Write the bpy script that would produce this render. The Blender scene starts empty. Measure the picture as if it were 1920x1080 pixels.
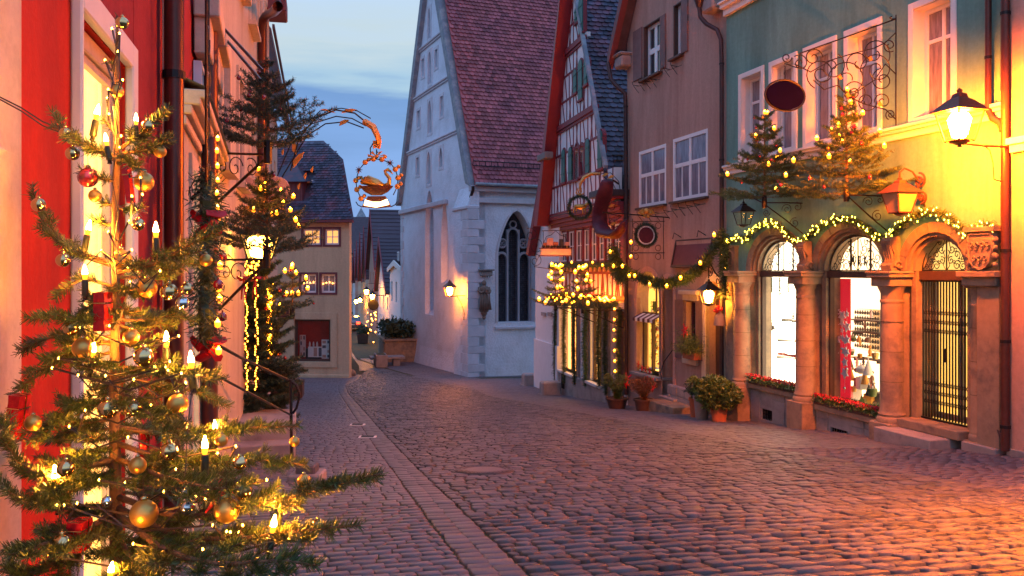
import bpy, math, random
import numpy as np
from mathutils import Vector, Matrix
R=math.radians; PI=math.pi
rnd=random.Random(7); nr=np.random.RandomState(7)
sc=bpy.context.scene
COL=sc.collection
# ------------------------------------------------------------ camera
EYE=1.52; F0=1600.0; HZ=508.0
cam=bpy.data.objects.new('camera',bpy.data.cameras.new('camera')); COL.objects.link(cam)
cam.location=(0,0,EYE); cam.rotation_euler=(R(90),0,0)
cam.data.sensor_width=36; cam.data.lens=36*F0/1920; cam.data.shift_y=-(540-HZ)/1920
cam.data.clip_start=0.05; cam.data.clip_end=2500
sc.camera=cam
# ------------------------------------------------------------ exposure
sc.view_settings.view_transform='Standard'; sc.view_settings.look='None'
sc.view_settings.exposure=0.86; sc.view_settings.gamma=1.0; sc.view_settings.use_curve_mapping=False
sc.render.engine='CYCLES'
cy=sc.cycles
cy.use_denoising=True; cy.max_bounces=6; cy.diffuse_bounces=3; cy.glossy_bounces=3; cy.transmission_bounces=4
cy.transparent_max_bounces=6; cy.sample_clamp_indirect=2.5; cy.sample_clamp_direct=0; cy.caustics_reflective=False; cy.caustics_refractive=False
cy.blur_glossy=0.6
# ------------------------------------------------------------ dusk sky
world=bpy.data.worlds.new('World'); sc.world=world; world.use_nodes=True
nt=world.node_tree; nt.nodes.clear(); L=nt.links.new; N=nt.nodes.new
out=N('ShaderNodeOutputWorld'); bg=N('ShaderNodeBackground'); bg2=N('ShaderNodeBackground'); add=N('ShaderNodeAddShader')
sky=N('ShaderNodeTexSky'); sky.sky_type='NISHITA'; sky.sun_disc=False; sky.sun_elevation=R(0.5); sky.sun_rotation=R(-150)
bg2.inputs[1].default_value=0.03; L(sky.outputs[0],bg2.inputs[0])
tc=N('ShaderNodeTexCoord'); sep=N('ShaderNodeSeparateXYZ'); L(tc.outputs['Generated'],sep.inputs[0])
ramp=N('ShaderNodeValToRGB'); cr=ramp.color_ramp
stops=[(0.0,(.17,.29,.56)),(.075,(.12,.24,.49)),(.16,(.09,.19,.39)),(.20,(.22,.34,.45)),(.25,(.32,.40,.45)),(.45,(.27,.42,.72)),(1.0,(.22,.37,.78))]
while len(cr.elements)<len(stops): cr.elements.new(.5)
for e,(p,c) in zip(cr.elements,stops): e.position=p; e.color=(*c,1)
mp=N('ShaderNodeMapping'); mp.inputs['Scale'].default_value=(1.6,1.6,13); mp.inputs['Rotation'].default_value=(0,R(7),0); L(tc.outputs['Generated'],mp.inputs[0])
nz=N('ShaderNodeTexNoise'); nz.inputs['Scale'].default_value=1.7; nz.inputs['Detail'].default_value=6; nz.inputs['Roughness'].default_value=.5; L(mp.outputs[0],nz.inputs[0])
ma=N('ShaderNodeMath'); ma.operation='MULTIPLY_ADD'; ma.inputs[1].default_value=.30; ma.inputs[2].default_value=-.15; L(nz.outputs[0],ma.inputs[0])
mb_=N('ShaderNodeMath'); mb_.operation='ADD'; L(sep.outputs[2],mb_.inputs[0]); L(ma.outputs[0],mb_.inputs[1])
L(mb_.outputs[0],ramp.inputs[0]); L(ramp.outputs[0],bg.inputs[0]); bg.inputs[1].default_value=0.92
L(bg.outputs[0],add.inputs[0]); L(bg2.outputs[0],add.inputs[1]); L(add.outputs[0],out.inputs[0])

# ------------------------------------------------------------ terrain profile, pixel helpers
_py=[-60,0,20.7,27.3,35,45,52,62,120,400]; _ph=[-4.5,1.52,3.59,4.30,5.05,5.57,5.78,5.90,5.97,5.97]
def hh(y):
    a=0;n=5
    for k in range(n): a+=np.interp(y+(k-2)*1.1,_py,_ph)
    return a/n
def g(y): return EYE-float(hh(y))
def W(x,y,d): return Vector(((x-960)/F0*d,d,EYE-(y-HZ)/F0*d))
def onground(x,y):
    t=(y-HZ)/F0; lo,hi=1.0,200.0
    for _ in range(50):
        m=(lo+hi)/2
        if hh(m)/m>t: lo=m
        else: hi=m
    return Vector(((x-960)/F0*lo,lo,g(lo)))

# ------------------------------------------------------------ materials
MATS={}
def mat(name,col,rough=.7,var=.15,scale=3.0,bump=.0,bscale=40.0,metal=0.0,isl=0.0,col2=None,scale2=1.2,thr=.55,emit=None,estr=0,bdist=.01,spec=.5,streak=False,coat=0,samp=True):
    m=bpy.data.materials.new(name); m.use_nodes=True; t=m.node_tree; l=t.links.new; n=t.nodes.new
    b=t.nodes['Principled BSDF']; b.inputs['Roughness'].default_value=rough; b.inputs['Metallic'].default_value=metal
    b.inputs['Specular IOR Level'].default_value=spec
    if coat: b.inputs['Coat Weight'].default_value=coat; b.inputs['Coat Roughness'].default_value=.08
    c=n('ShaderNodeTexCoord')
    src=c.outputs['Object']
    if streak:
        q=n('ShaderNodeMapping'); q.inputs['Scale'].default_value=(1,1,.15); l(src,q.inputs[0]); ssrc=q.outputs[0]
    else: ssrc=src
    nz=n('ShaderNodeTexNoise'); nz.inputs['Scale'].default_value=scale; nz.inputs['Detail'].default_value=5; nz.inputs['Roughness'].default_value=.65; l(ssrc,nz.inputs[0])
    mr=n('ShaderNodeMapRange'); mr.inputs[1].default_value=.25; mr.inputs[2].default_value=.75; mr.inputs[3].default_value=1-var; mr.inputs[4].default_value=1+var; l(nz.outputs[0],mr.inputs[0])
    val=mr.outputs[0]
    if isl:
        ge=n('ShaderNodeNewGeometry'); oi=n('ShaderNodeObjectInfo'); ad=n('ShaderNodeMath'); ad.operation='ADD'; l(ge.outputs['Random Per Island'],ad.inputs[0]); l(oi.outputs['Random'],ad.inputs[1])
        fr=n('ShaderNodeMath'); fr.operation='FRACT'; l(ad.outputs[0],fr.inputs[0])
        m2=n('ShaderNodeMapRange'); m2.inputs[3].default_value=1-isl; m2.inputs[4].default_value=1+isl; l(fr.outputs[0],m2.inputs[0])
        mm=n('ShaderNodeMath'); mm.operation='MULTIPLY'; l(val,mm.inputs[0]); l(m2.outputs[0],mm.inputs[1]); val=mm.outputs[0]
    base=n('ShaderNodeRGB'); base.outputs[0].default_value=(*col,1); bo=base.outputs[0]
    if col2:
        n2=n('ShaderNodeTexNoise'); n2.inputs['Scale'].default_value=scale2; n2.inputs['Detail'].default_value=6; n2.inputs['Roughness'].default_value=.7; l(ssrc,n2.inputs[0])
        m3=n('ShaderNodeMapRange'); m3.inputs[1].default_value=thr-.08; m3.inputs[2].default_value=thr+.08; l(n2.outputs[0],m3.inputs[0])
        mx=n('ShaderNodeMix'); mx.data_type='RGBA'; l(m3.outputs[0],mx.inputs[0]); l(bo,mx.inputs[6]); mx.inputs[7].default_value=(*col2,1); bo=mx.outputs[2]
    vm=n('ShaderNodeVectorMath'); vm.operation='SCALE'; l(bo,vm.inputs[0]); l(val,vm.inputs['Scale']); l(vm.outputs[0],b.inputs['Base Color'])
    if bump:
        n3=n('ShaderNodeTexNoise'); n3.inputs['Scale'].default_value=bscale; n3.inputs['Detail'].default_value=4; l(src,n3.inputs[0])
        bp=n('ShaderNodeBump'); bp.inputs['Strength'].default_value=bump; bp.inputs['Distance'].default_value=bdist; l(n3.outputs[0],bp.inputs['Height']); l(bp.outputs[0],b.inputs['Normal'])
        rr=n('ShaderNodeMapRange'); rr.inputs[3].default_value=max(0,rough-.12); rr.inputs[4].default_value=min(1,rough+.12); l(n3.outputs[0],rr.inputs[0]); l(rr.outputs[0],b.inputs['Roughness'])
    if emit:
        b.inputs['Emission Color'].default_value=(*emit,1); b.inputs['Emission Strength'].default_value=estr
        if not samp: m.cycles.emission_sampling='NONE'
    if 'plaster' in name:
        b.inputs['Specular IOR Level'].default_value=.12
        n5=n('ShaderNodeTexNoise'); n5.inputs['Scale'].default_value=11; n5.inputs['Detail'].default_value=8; n5.inputs['Roughness'].default_value=.8; l(src,n5.inputs[0])
        m5=n('ShaderNodeMapRange'); m5.inputs[1].default_value=.3; m5.inputs[2].default_value=.7; m5.inputs[3].default_value=.84; m5.inputs[4].default_value=1.12; l(n5.outputs[0],m5.inputs[0])
        v5=n('ShaderNodeVectorMath'); v5.operation='SCALE'; l(vm.outputs[0],v5.inputs[0]); l(m5.outputs[0],v5.inputs['Scale']); l(v5.outputs[0],b.inputs['Base Color'])
    MATS[name]=m; return m
def glass(name,col=(.05,.06,.08),alpha=.35,rough=.04):
    m=bpy.data.materials.new(name); m.use_nodes=True; t=m.node_tree; l=t.links.new; n=t.nodes.new
    t.nodes.clear(); o=n('ShaderNodeOutputMaterial'); tr=n('ShaderNodeBsdfTransparent'); tr.inputs[0].default_value=(*col,1)
    gl=n('ShaderNodeBsdfGlossy'); gl.inputs['Roughness'].default_value=rough; fz=n('ShaderNodeFresnel'); fz.inputs[0].default_value=1.5
    mx=n('ShaderNodeMixShader'); ge=n('ShaderNodeNewGeometry'); iv=n('ShaderNodeMath'); iv.operation='SUBTRACT'; iv.inputs[0].default_value=1; l(ge.outputs['Backfacing'],iv.inputs[1]); mu=n('ShaderNodeMath'); mu.operation='MULTIPLY'; l(fz.outputs[0],mu.inputs[0]); l(iv.outputs[0],mu.inputs[1]); l(mu.outputs[0],mx.inputs[0]); l(tr.outputs[0],mx.inputs[1]); l(gl.outputs[0],mx.inputs[2]); l(mx.outputs[0],o.inputs[0])
    MATS[name]=m; return m
M=MATS
glass('clear',(.92,.93,.95)); glass('lampglass',(.95,.93,.85))
mat('dark_pane',(.03,.035,.05),.06,.1,spec=.8); mat('leaded_glass',(.06,.065,.10),.25,.5,5,.4,12); mat('curtain_pane',(.20,.18,.22),.14,.6,16,spec=.8,streak=True)
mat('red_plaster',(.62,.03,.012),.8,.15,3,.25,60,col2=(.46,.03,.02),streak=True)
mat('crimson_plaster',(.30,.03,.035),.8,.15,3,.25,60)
mat('beige_plaster',(.62,.50,.38),.8,.1,3,.2,70,col2=(.55,.43,.31))
mat('white_trim',(.72,.69,.66),.6,.06,4,.1,60); mat('white_paint',(.74,.74,.76),.45,.05,5)
mat('cream_plaster',(.50,.44,.36),.85,.1,2.5,.25,60,col2=(.43,.37,.30),streak=True)
mat('ochre_plaster',(.56,.43,.28),.85,.12,2,.25,40,col2=(.48,.36,.24),streak=True)
mat('green_plaster',(.15,.32,.28),.85,.2,1.1,.35,60,col2=(.115,.25,.215),streak=True,thr=.53)
mat('pink_plaster',(.43,.285,.235),.9,.16,2.5,.55,28,col2=(.35,.22,.18),streak=True,thr=.52,bdist=.02)
mat('salmon_plaster',(.55,.32,.25),.85,.1,2,.2,60,streak=True)
mat('church_plaster',(.67,.71,.80),.9,.10,.9,.6,9,col2=(.57,.60,.67),scale2=.6,thr=.56,bdist=.05,streak=False)
mat('church_stone',(.55,.54,.60),.85,.15,2,.4,14,isl=.10,bdist=.02)
mat('tracery_stone',(.30,.30,.35),.85,.15,3,.3,14); mat('coping_stone',(.20,.23,.27),.85,.25,3,.4,14,col2=(.32,.33,.34),scale2=2)
mat('sandstone',(.29,.205,.135),.85,.25,4,.5,50,isl=.06,col2=(.16,.125,.10),scale2=2.2,thr=.56,bdist=.008)
mat('grey_stone',(.30,.27,.26),.85,.22,5,.5,40,isl=.12,col2=(.18,.16,.16),scale2=2.5,thr=.57,bdist=.01)
mat('cobble_stone',(.070,.072,.086),.50,.22,7,.9,55,isl=.42,bdist=.007,col2=(.054,.055,.066),scale2=1.1,spec=.38)
mat('paver_stone',(.105,.100,.120),.52,.16,7,.5,70,isl=.16,bdist=.004,col2=(.088,.084,.10),scale2=.9)
mat('joint_soil',(.035,.033,.022),.95,.3,20,.6,60,col2=(.055,.065,.015),scale2=5,thr=.5,bdist=.01)
mat('gutter_stone',(.082,.078,.092),.5,.2,6,.5,60,isl=.2,bdist=.005)
mat('rust_joint',(.16,.07,.05),.8,.2,20,.5,60)
mat('roof_red',(.36,.085,.09),.78,.25,.8,.3,20,isl=.38,col2=(.28,.07,.085),scale2=.5,thr=.52)
mat('roof_dark',(.09,.065,.085),.7,.2,1,.3,20,isl=.5)
mat('roof_slate',(.055,.055,.085),.55,.2,1,.3,20,isl=.5,col2=(.17,.06,.08),scale2=1.4,thr=.56)
mat('roof_far',(.075,.05,.06),.8,.3,3,.5,8)
mat('timber_red',(.20,.018,.028),.6,.2,6,.3,30,streak=True); mat('board_red',(.26,.012,.018),.5,.15,5,.2,30)
mat('timber_white',(.72,.70,.72),.85,.06,3,.25,50)
mat('shutter_green',(.035,.15,.13),.55,.15,6,.1); mat('shutter_brown',(.17,.095,.09),.65,.2,8,.2,40)
mat('iron',(.022,.02,.022),.42,.3,20,.2,80,metal=.6); mat('rust_iron',(.12,.045,.03),.5,.3,20,.2,80,metal=.3)
mat('pipe_brown',(.11,.035,.028),.35,.2,8,.1,metal=.4); mat('pipe_dark',(.05,.03,.032),.4,.2,8,.1,metal=.4)
mat('gold',(.72,.40,.10),.35,.2,14,.2,60,metal=.75); mat('gold_paint',(.62,.30,.06),.45,.25,14,.3,40,metal=.4)
mat('gold_matte',(.62,.36,.09),.36,.05,9,metal=.85); mat('gold_shiny',(.80,.52,.22),.06,.02,9,metal=1)
mat('silver_shiny',(.75,.74,.70),.05,.02,9,metal=1); mat('red_bauble',(.22,.01,.015),.14,.1,9,spec=.8,coat=.8)
mat('red_foil',(.55,.015,.02),.22,.2,50,.5,25,metal=.35,bdist=.01); mat('ribbon_red',(.45,.01,.015),.4,.1,9)
mat('needle',(.05,.10,.025),.5,.3,14,isl=.45,col2=(.06,.08,.025),scale2=7); mat('needle_near',(.062,.098,.022),.45,.3,14,isl=.5,col2=(.075,.075,.02),scale2=9); mat('needle_dark',(.036,.07,.04),.55,.3,14,isl=.45)
mat('leaf',(.09,.14,.03),.45,.3,9,isl=.45); mat('leaf_dry',(.16,.075,.03),.6,.3,9,isl=.4)
mat('bark',(.17,.085,.045),.85,.3,30,.8,60,bdist=.004); mat('wood_dark',(.07,.035,.025),.6,.2,9,.2,40)
mat('wood_grey',(.20,.17,.16),.85,.25,9,.4,40,streak=True); mat('terracotta',(.42,.13,.06),.75,.15,6,.2,40)
mat('cable',(.04,.025,.02),.45,.1); mat('holder',(.03,.035,.022),.4,.1)
mat('flower_red',(.55,.012,.025),.5,.3,20,isl=.4); mat('flower_white',(.75,.72,.72),.5,.1)
mat('maroon_paint',(.085,.012,.02),.55,.15,8); mat('maroon_wood',(.14,.035,.045),.6,.2,8); mat('purple_paint',(.003,.002,.02),.95,.2,8,spec=0)
mat('velvet',(.10,.008,.02),.65,.3,12,.3,40); mat('red_cloth',(.50,.01,.03),.8,.3,60,.4,60)
mat('car_paint',(.08,.08,.09),.25,.1,coat=.7); mat('rubber',(.02,.02,.02),.8,.1)
mat('white_goods',(.75,.72,.66),.5,.05); mat('dark_goods',(.05,.045,.045),.5,.1); mat('brass_goods',(.55,.38,.14),.35,.2,30,metal=.5)
mat('statue_stone',(.20,.13,.10),.8,.3,6,.5,20); mat('skin_bronze',(.22,.13,.09),.7,.2,6)
WARM=(1.0,.50,.13); DEEP=(1.0,.36,.05); YEL=(1.0,.74,.30)
mat('flame',(.9,.6,.3),.5,0,emit=(1,.34,.03),estr=1050)
mat('bulb',(.9,.6,.3),.5,0,emit=(1,.23,.006),estr=85); mat('fairy',(.9,.7,.3),.5,0,emit=(1,.52,.035),estr=60)
mat('fairy_near',(.9,.6,.3),.5,0,emit=(1,.38,.03),estr=45)
mat('frost',(.55,.30,.16),.35,.1,6)
mat('amber_glass',(.9,.5,.1),.3,0,emit=(1,.24,.008),estr=2.4)
mat('fairy_soft',(.9,.6,.3),.5,0,emit=(1,.30,.015),estr=14)
mat('far_bulb',(.9,.6,.3),.5,0,emit=(1,.36,.04),estr=30)
mat('street_glow',(.9,.6,.3),.5,0,emit=(1,.55,.16),estr=16); mat('soft_glow',(.9,.7,.4),.5,0,emit=(1,.70,.32),estr=5)
mat('shop_white',(.85,.82,.74),.7,.02,emit=(1,.82,.54),estr=2.7); mat('shop_amber',(.8,.5,.2),.7,.2,4,emit=(1,.50,.10),estr=2.6)
mat('shop_warm',(.8,.6,.35),.7,.1,4,emit=(1,.72,.40),estr=1.5); mat('room_glow',(.8,.5,.2),.7,.2,4,emit=(1,.42,.10),estr=.75)
mat('shop_yellow',(.8,.65,.3),.7,.1,3,emit=(1,.55,.11),estr=.6); mat('ornate_glow',(.8,.6,.3),.6,.5,12,emit=(1,.52,.10),estr=2.6)
mat('room_red',(.35,.03,.03),.7,.2,4,emit=(1,.08,.04),estr=.012); mat('tail_light',(.5,.01,.01),.3,0,emit=(1,.03,.01),estr=7)
mat('tube_light',(.9,.7,.4),.5,0,emit=(1,.55,.16),estr=18); mat('room_dark',(.05,.04,.05),.8,.2)
mat('shop_red',(.55,.01,.02),.8,.3,60,.3,60,emit=(1,.02,.04),estr=.35)

# ------------------------------------------------------------ mesh builder
class MB:
    def __init__(s,mx=None): s.v=[]; s.f=[]; s.m=mx
    def add(s,vs,fs,mx=None):
        o=len(s.v); t=mx or s.m
        s.v+= [tuple(t@Vector(p)) for p in vs] if t else [tuple(p) for p in vs]
        s.f+=[tuple(i+o for i in f) for f in fs]; return s
    def box(s,x0,x1,y0,y1,z0,z1,mx=None,top=1.0,topy=None):
        ty=top if topy is None else topy
        cx,cyy=(x0+x1)/2,(y0+y1)/2
        a=[(x0,y0,z0),(x1,y0,z0),(x1,y1,z0),(x0,y1,z0)]
        b=[(cx+(x-cx)*top,cyy+(y-cyy)*ty,z1) for x,y,_ in a]
        return s.add(a+b,[(3,2,1,0),(4,5,6,7),(0,1,5,4),(1,2,6,5),(2,3,7,6),(3,0,4,7)],mx)
    def hexa(s,p): return s.add(p,[(3,2,1,0),(4,5,6,7),(0,1,5,4),(1,2,6,5),(2,3,7,6),(3,0,4,7)])
    def tube(s,pts,r,n=6,cap=True,mx=None,flat=None):
        pts=[Vector(p) for p in pts]; k=len(pts); rs=r if isinstance(r,(list,tuple)) else [r]*k
        vs=[];fs=[]; up=None
        for i,p in enumerate(pts):
            d=(pts[min(i+1,k-1)]-pts[max(i-1,0)])
            if d.length<1e-9: d=Vector((0,0,1))
            d.normalize()
            if up is None:
                up=Vector((0,0,1)) if abs(d.z)<.9 else Vector((1,0,0))
            a=d.cross(up)
            if a.length<1e-6: a=d.orthogonal()
            a.normalize(); b=a.cross(d).normalized(); up=b
            for j in range(n):
                t=2*PI*j/n; vs.append(p+a*math.cos(t)*rs[i]+b*math.sin(t)*rs[i]*(flat or 1))
        for i in range(k-1):
            for j in range(n): fs.append((i*n+j,i*n+(j+1)%n,(i+1)*n+(j+1)%n,(i+1)*n+j))
        if cap: fs.append(tuple(range(n))[::-1]); fs.append(tuple((k-1)*n+j for j in range(n)))
        return s.add(vs,fs,mx)
    def lathe(s,prof,n=16,c=(0,0,0),mx=None,ang=2*PI,a0=0,sx=1,sy=1):
        full=abs(ang-2*PI)<1e-6; m=n if full else n+1; vs=[];fs=[]
        for r,z in prof:
            for j in range(m):
                t=a0+ang*j/n; vs.append((c[0]+r*math.cos(t)*sx,c[1]+r*math.sin(t)*sy,c[2]+z))
        for i in range(len(prof)-1):
            for j in range(n): fs.append((i*m+j,i*m+(j+1)%m,(i+1)*m+(j+1)%m,(i+1)*m+j))
        if full:
            if prof[0][0]>1e-5: fs.append(tuple(range(m))[::-1])
            if prof[-1][0]>1e-5: fs.append(tuple((len(prof)-1)*m+j for j in range(m)))
        return s.add(vs,fs,mx)
    def ball(s,c,r,n=12,k=8,sz=1,mx=None):
        return s.lathe([(r*math.sin(PI*i/k)+1e-6,-r*math.cos(PI*i/k)*sz) for i in range(k+1)],n,c,mx)
    def prism(s,poly,y0,y1,mx=None):   # poly in (x,z)
        n=len(poly); vs=[(x,y0,z) for x,z in poly]+[(x,y1,z) for x,z in poly]
        fs=[tuple(range(n)),tuple(range(n,2*n))[::-1]]+[(i,i+n,(i+1)%n+n,(i+1)%n) for i in range(n)]
        return s.add(vs,fs,mx)
    def ring(s,cx,cz,ri,ro,y0,y1,a0=0,a1=PI,n=24,ey=1.0,eo=None):   # half ring in (x,z)
        eo=eo or ey; vs=[];fs=[]
        for i in range(n+1):
            t=a0+(a1-a0)*i/n; c,si=math.cos(t),math.sin(t)
            vs+=[(cx+ri*c,y0,cz+ri*ey*si),(cx+ro*c,y0,cz+ro*eo*si),(cx+ro*c,y1,cz+ro*eo*si),(cx+ri*c,y1,cz+ri*ey*si)]
        for i in range(n):
            for j in range(4): fs.append((i*4+j,i*4+(j+1)%4,i*4+4+(j+1)%4,i*4+4+j))
        fs.append((0,1,2,3)); fs.append((n*4+3,n*4+2,n*4+1,n*4))
        return s.add(vs,fs)
    def slab(s,u0,u1,bot,top,holes,yf,yb,extra=()):
        """wall from u0 to u1 between bot(u) and top(u); holes (ua,ub,zb,zt or ('arch',spring,rise) or ('point',spring,rise))"""
        bt=bot if callable(bot) else (lambda u:bot); tp=top if callable(top) else (lambda u:top)
        br=set([u0,u1]+[e for e in extra if u0<e<u1]); H=[]
        for h in holes:
            ua,ub,zb,zt=h
            if isinstance(zt,tuple):
                kind,sp,ri=zt; c=(ua+ub)/2; w=(ub-ua)/2
                if kind=='arch': fn=lambda u,c=c,w=w,sp=sp,ri=ri: sp+ri*math.sqrt(max(0,1-((u-c)/w)**2))
                else: fn=lambda u,c=c,w=w,sp=sp,ri=ri: sp+ri*(max(0,1-(abs(u-c)/w)**1.7))**.75
                K=14
                for i in range(K+1): br.add(c-w*math.cos(PI*i/K))
            else: fn=lambda u,z=zt:z; br.add(ua); br.add(ub)
            H.append((ua,ub,zb if callable(zb) else (lambda u,z=zb:z),fn))
        br=sorted(br)
        for a,b in zip(br,br[1:]):
            if b-a<1e-5: continue
            m=(a+b)/2; hs=sorted([h for h in H if h[0]<m<h[1]],key=lambda h:h[2](m))
            lo=(bt(a),bt(b))
            for h in hs+[None]:
                hi=(h[2](a),h[2](b)) if h else (tp(a),tp(b))
                if max(hi[0]-lo[0],hi[1]-lo[1])>1e-4:
                    s.hexa([(a,yf,lo[0]),(b,yf,lo[1]),(b,yb,lo[1]),(a,yb,lo[0]),(a,yf,hi[0]),(b,yf,hi[1]),(b,yb,hi[1]),(a,yb,hi[0])])
                if h: lo=(h[3](a),h[3](b))
        return s
    def mesh(s,name,mt,smooth=False,bevel=0):
        me=bpy.data.meshes.new(name); me.from_pydata(s.v,[],s.f)
        import bmesh
        bm=bmesh.new(); bm.from_mesh(me); bmesh.ops.recalc_face_normals(bm,faces=bm.faces)
        if bevel: bmesh.ops.bevel(bm,geom=[e for e in bm.edges if len(e.link_faces)==2 and e.calc_face_angle(0)>.6],offset=bevel,segments=1,affect='EDGES')
        bm.to_mesh(me); bm.free()
        me.materials.append(M[mt] if isinstance(mt,str) else mt)
        if smooth:
            me.polygons.foreach_set('use_smooth',[True]*len(me.polygons))
            if smooth!='all': me.set_sharp_from_angle(angle=R(40))
        return me
    def build(s,name,mt,parent=None,smooth=False,bevel=0,label=None):
        return inst(name,s.mesh(name,mt,smooth,bevel),parent,label=label)
def inst(name,me,parent=None,loc=None,rot=None,scale=None,label=None):
    o=bpy.data.objects.new(name,me); COL.objects.link(o)
    if parent: o.parent=parent
    if loc is not None: o.location=loc
    if rot is not None: o.rotation_euler=rot
    if scale is not None: o.scale=scale if hasattr(scale,'__len__') else (scale,)*3
    if label: o['label']=label
    return o
def tag(o,label,cat,group=None,kind=None):
    if label: o['label']=label
    if cat: o['category']=cat
    if group: o['group']=group
    if kind: o['kind']=kind
    return o
def thing(name,label,cat,loc=(0,0,0),rz=0,group=None):
    o=bpy.data.objects.new(name,None); COL.objects.link(o); o.location=loc; o.rotation_euler=(0,0,rz); o.empty_display_size=.1
    return tag(o,label,cat,group)
def copytree(o,parent=None):
    c=o.copy(); COL.objects.link(c)
    if parent: c.parent=parent
    for ch in list(o.children): copytree(ch,c)
    return c
def stuff(o): o['kind']='stuff'; return o
def struct(o): o['kind']='structure'; return o
def npmesh(name,v,f,mt,smooth=False):
    """v (n,3) array, f (m,k) int array"""
    me=bpy.data.meshes.new(name); m,k=f.shape
    me.vertices.add(len(v)); me.vertices.foreach_set('co',np.ascontiguousarray(v,dtype=np.float32).ravel())
    me.loops.add(m*k); me.loops.foreach_set('vertex_index',np.ascontiguousarray(f,dtype=np.int32).ravel())
    me.polygons.add(m); me.polygons.foreach_set('loop_start',np.arange(0,m*k,k,dtype=np.int32)); me.polygons.foreach_set('loop_total',np.full(m,k,dtype=np.int32))
    if smooth: me.polygons.foreach_set('use_smooth',np.ones(m,dtype=bool))
    me.update(calc_edges=True); me.materials.append(M[mt]); return me
def spot(name,loc,power,col,r=.03):
    l=bpy.data.lights.new(name,'POINT'); l.energy=power; l.color=col; l.shadow_soft_size=r
    o=bpy.data.objects.new(name,l); COL.objects.link(o); o.location=loc; return o

# ------------------------------------------------------------ wall frames
class Fr:
    def __init__(s,p,ang,zb=None):
        s.p=Vector((p[0],p[1])); s.a=ang; s.u=Vector((math.cos(ang),math.sin(ang))); s.n=Vector((-s.u.y,s.u.x)); s.zb=g(p[1]) if zb is None else zb
    def uz(s,x,y=HZ,v=0):
        r=Vector(((x-960)/F0,1)); t=(s.p+s.n*v).dot(s.n)/r.dot(s.n); q=r*t-s.p
        return q.dot(s.u),EYE-(y-HZ)/F0*t-s.zb
    def U(s,x,v=0): return s.uz(x,HZ,v)[0]
    def Z(s,x,y,v=0): return s.uz(x,y,v)[1]
    def P(s,x,y,v=0): u,z=s.uz(x,y,v); return Vector((u,v,z))
    def w(s,u,v,z): q=s.p+s.u*u+s.n*v; return Vector((q.x,q.y,z+s.zb))
    def wp(s,x,y,v=0): u,z=s.uz(x,y,v); return s.w(u,v,z)
    def g(s,u,v=0): q=s.p+s.u*u+s.n*v; return g(q.y)-s.zb
    def root(s,name,label,cat,group=None): return thing(name,label,cat,(s.p.x,s.p.y,s.zb),s.a,group)
    def E(s): return EYE-s.zb
def rightwall(vx,A,x0):
    d=F0*A/(x0-vx); return Fr(((x0-960)/F0*d,d),math.atan2(1,(vx-960)/F0))
def leftwall(vx,B,x0):
    d=F0*B/(vx-x0); return Fr(((x0-960)/F0*d,d),math.atan2(1,(vx-960)/F0)+PI)

def window(par,u0,u1,z0,z1,y,frame='white_paint',pane='dark_pane',cols=2,rows=2,fw=.05,bw=.03,transom=None,name='window',surround=None,sw=.12,sill=None,proud=.02,depth=0):
    """a window whose glass sits at plane y (facing +y)"""
    w=MB(); w.box(u0,u0+fw,y-.03,y+.04,z0,z1); w.box(u1-fw,u1,y-.03,y+.04,z0,z1)
    w.box(u0+fw,u1-fw,y-.03,y+.04,z0,z0+fw); w.box(u0+fw,u1-fw,y-.03,y+.04,z1-fw,z1)
    o=w.build(name,frame,par)
    m=MB(); zs=[z0+fw,z1-fw] if rows==1 else None
    if transom: zz=[z0+fw,z0+(z1-z0)*transom,z1-fw]
    else: zz=[z0+fw+(z1-z0-2*fw)*i/rows for i in range(rows+1)]
    uu=[u0+fw+(u1-u0-2*fw)*i/cols for i in range(cols+1)]
    for i in range(1,cols): m.box(uu[i]-bw/2,uu[i]+bw/2,y-.012,y+.032,z0+fw,z1-fw)
    for j in range(1,len(zz)-1): m.box(u0+fw,u1-fw,y-.010,y+.028,zz[j]-bw/2,zz[j]+bw/2)
    if m.v: m.build('glazing_bar',frame,o)
    for i in range(cols):
        for j in range(len(zz)-1):
            p=MB(); p.box(uu[i]+.002,uu[i+1]-.002,y-.008,y+.002,zz[j]+.002,zz[j+1]-.002); p.build('pane',pane,o)
    return o
def spiral(c,r,turns,a0,dirn=1,n=26,shrink=.15):
    out=[]
    for i in range(n+1):
        t=i/n; rr=r*(1-(1-shrink)*t); a=a0+dirn*turns*2*PI*t; out.append((c[0]+rr*math.cos(a),0,c[1]+rr*math.sin(a)))
    return out
def scurve(p,q,bend,n=12):
    """bowed line in x,z"""
    out=[]; dx,dz=q[0]-p[0],q[1]-p[1]
    for i in range(n+1):
        t=i/n; b=bend*math.sin(PI*t); out.append((p[0]+dx*t-dz*b,0,p[1]+dz*t+dx*b))
    return out
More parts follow.
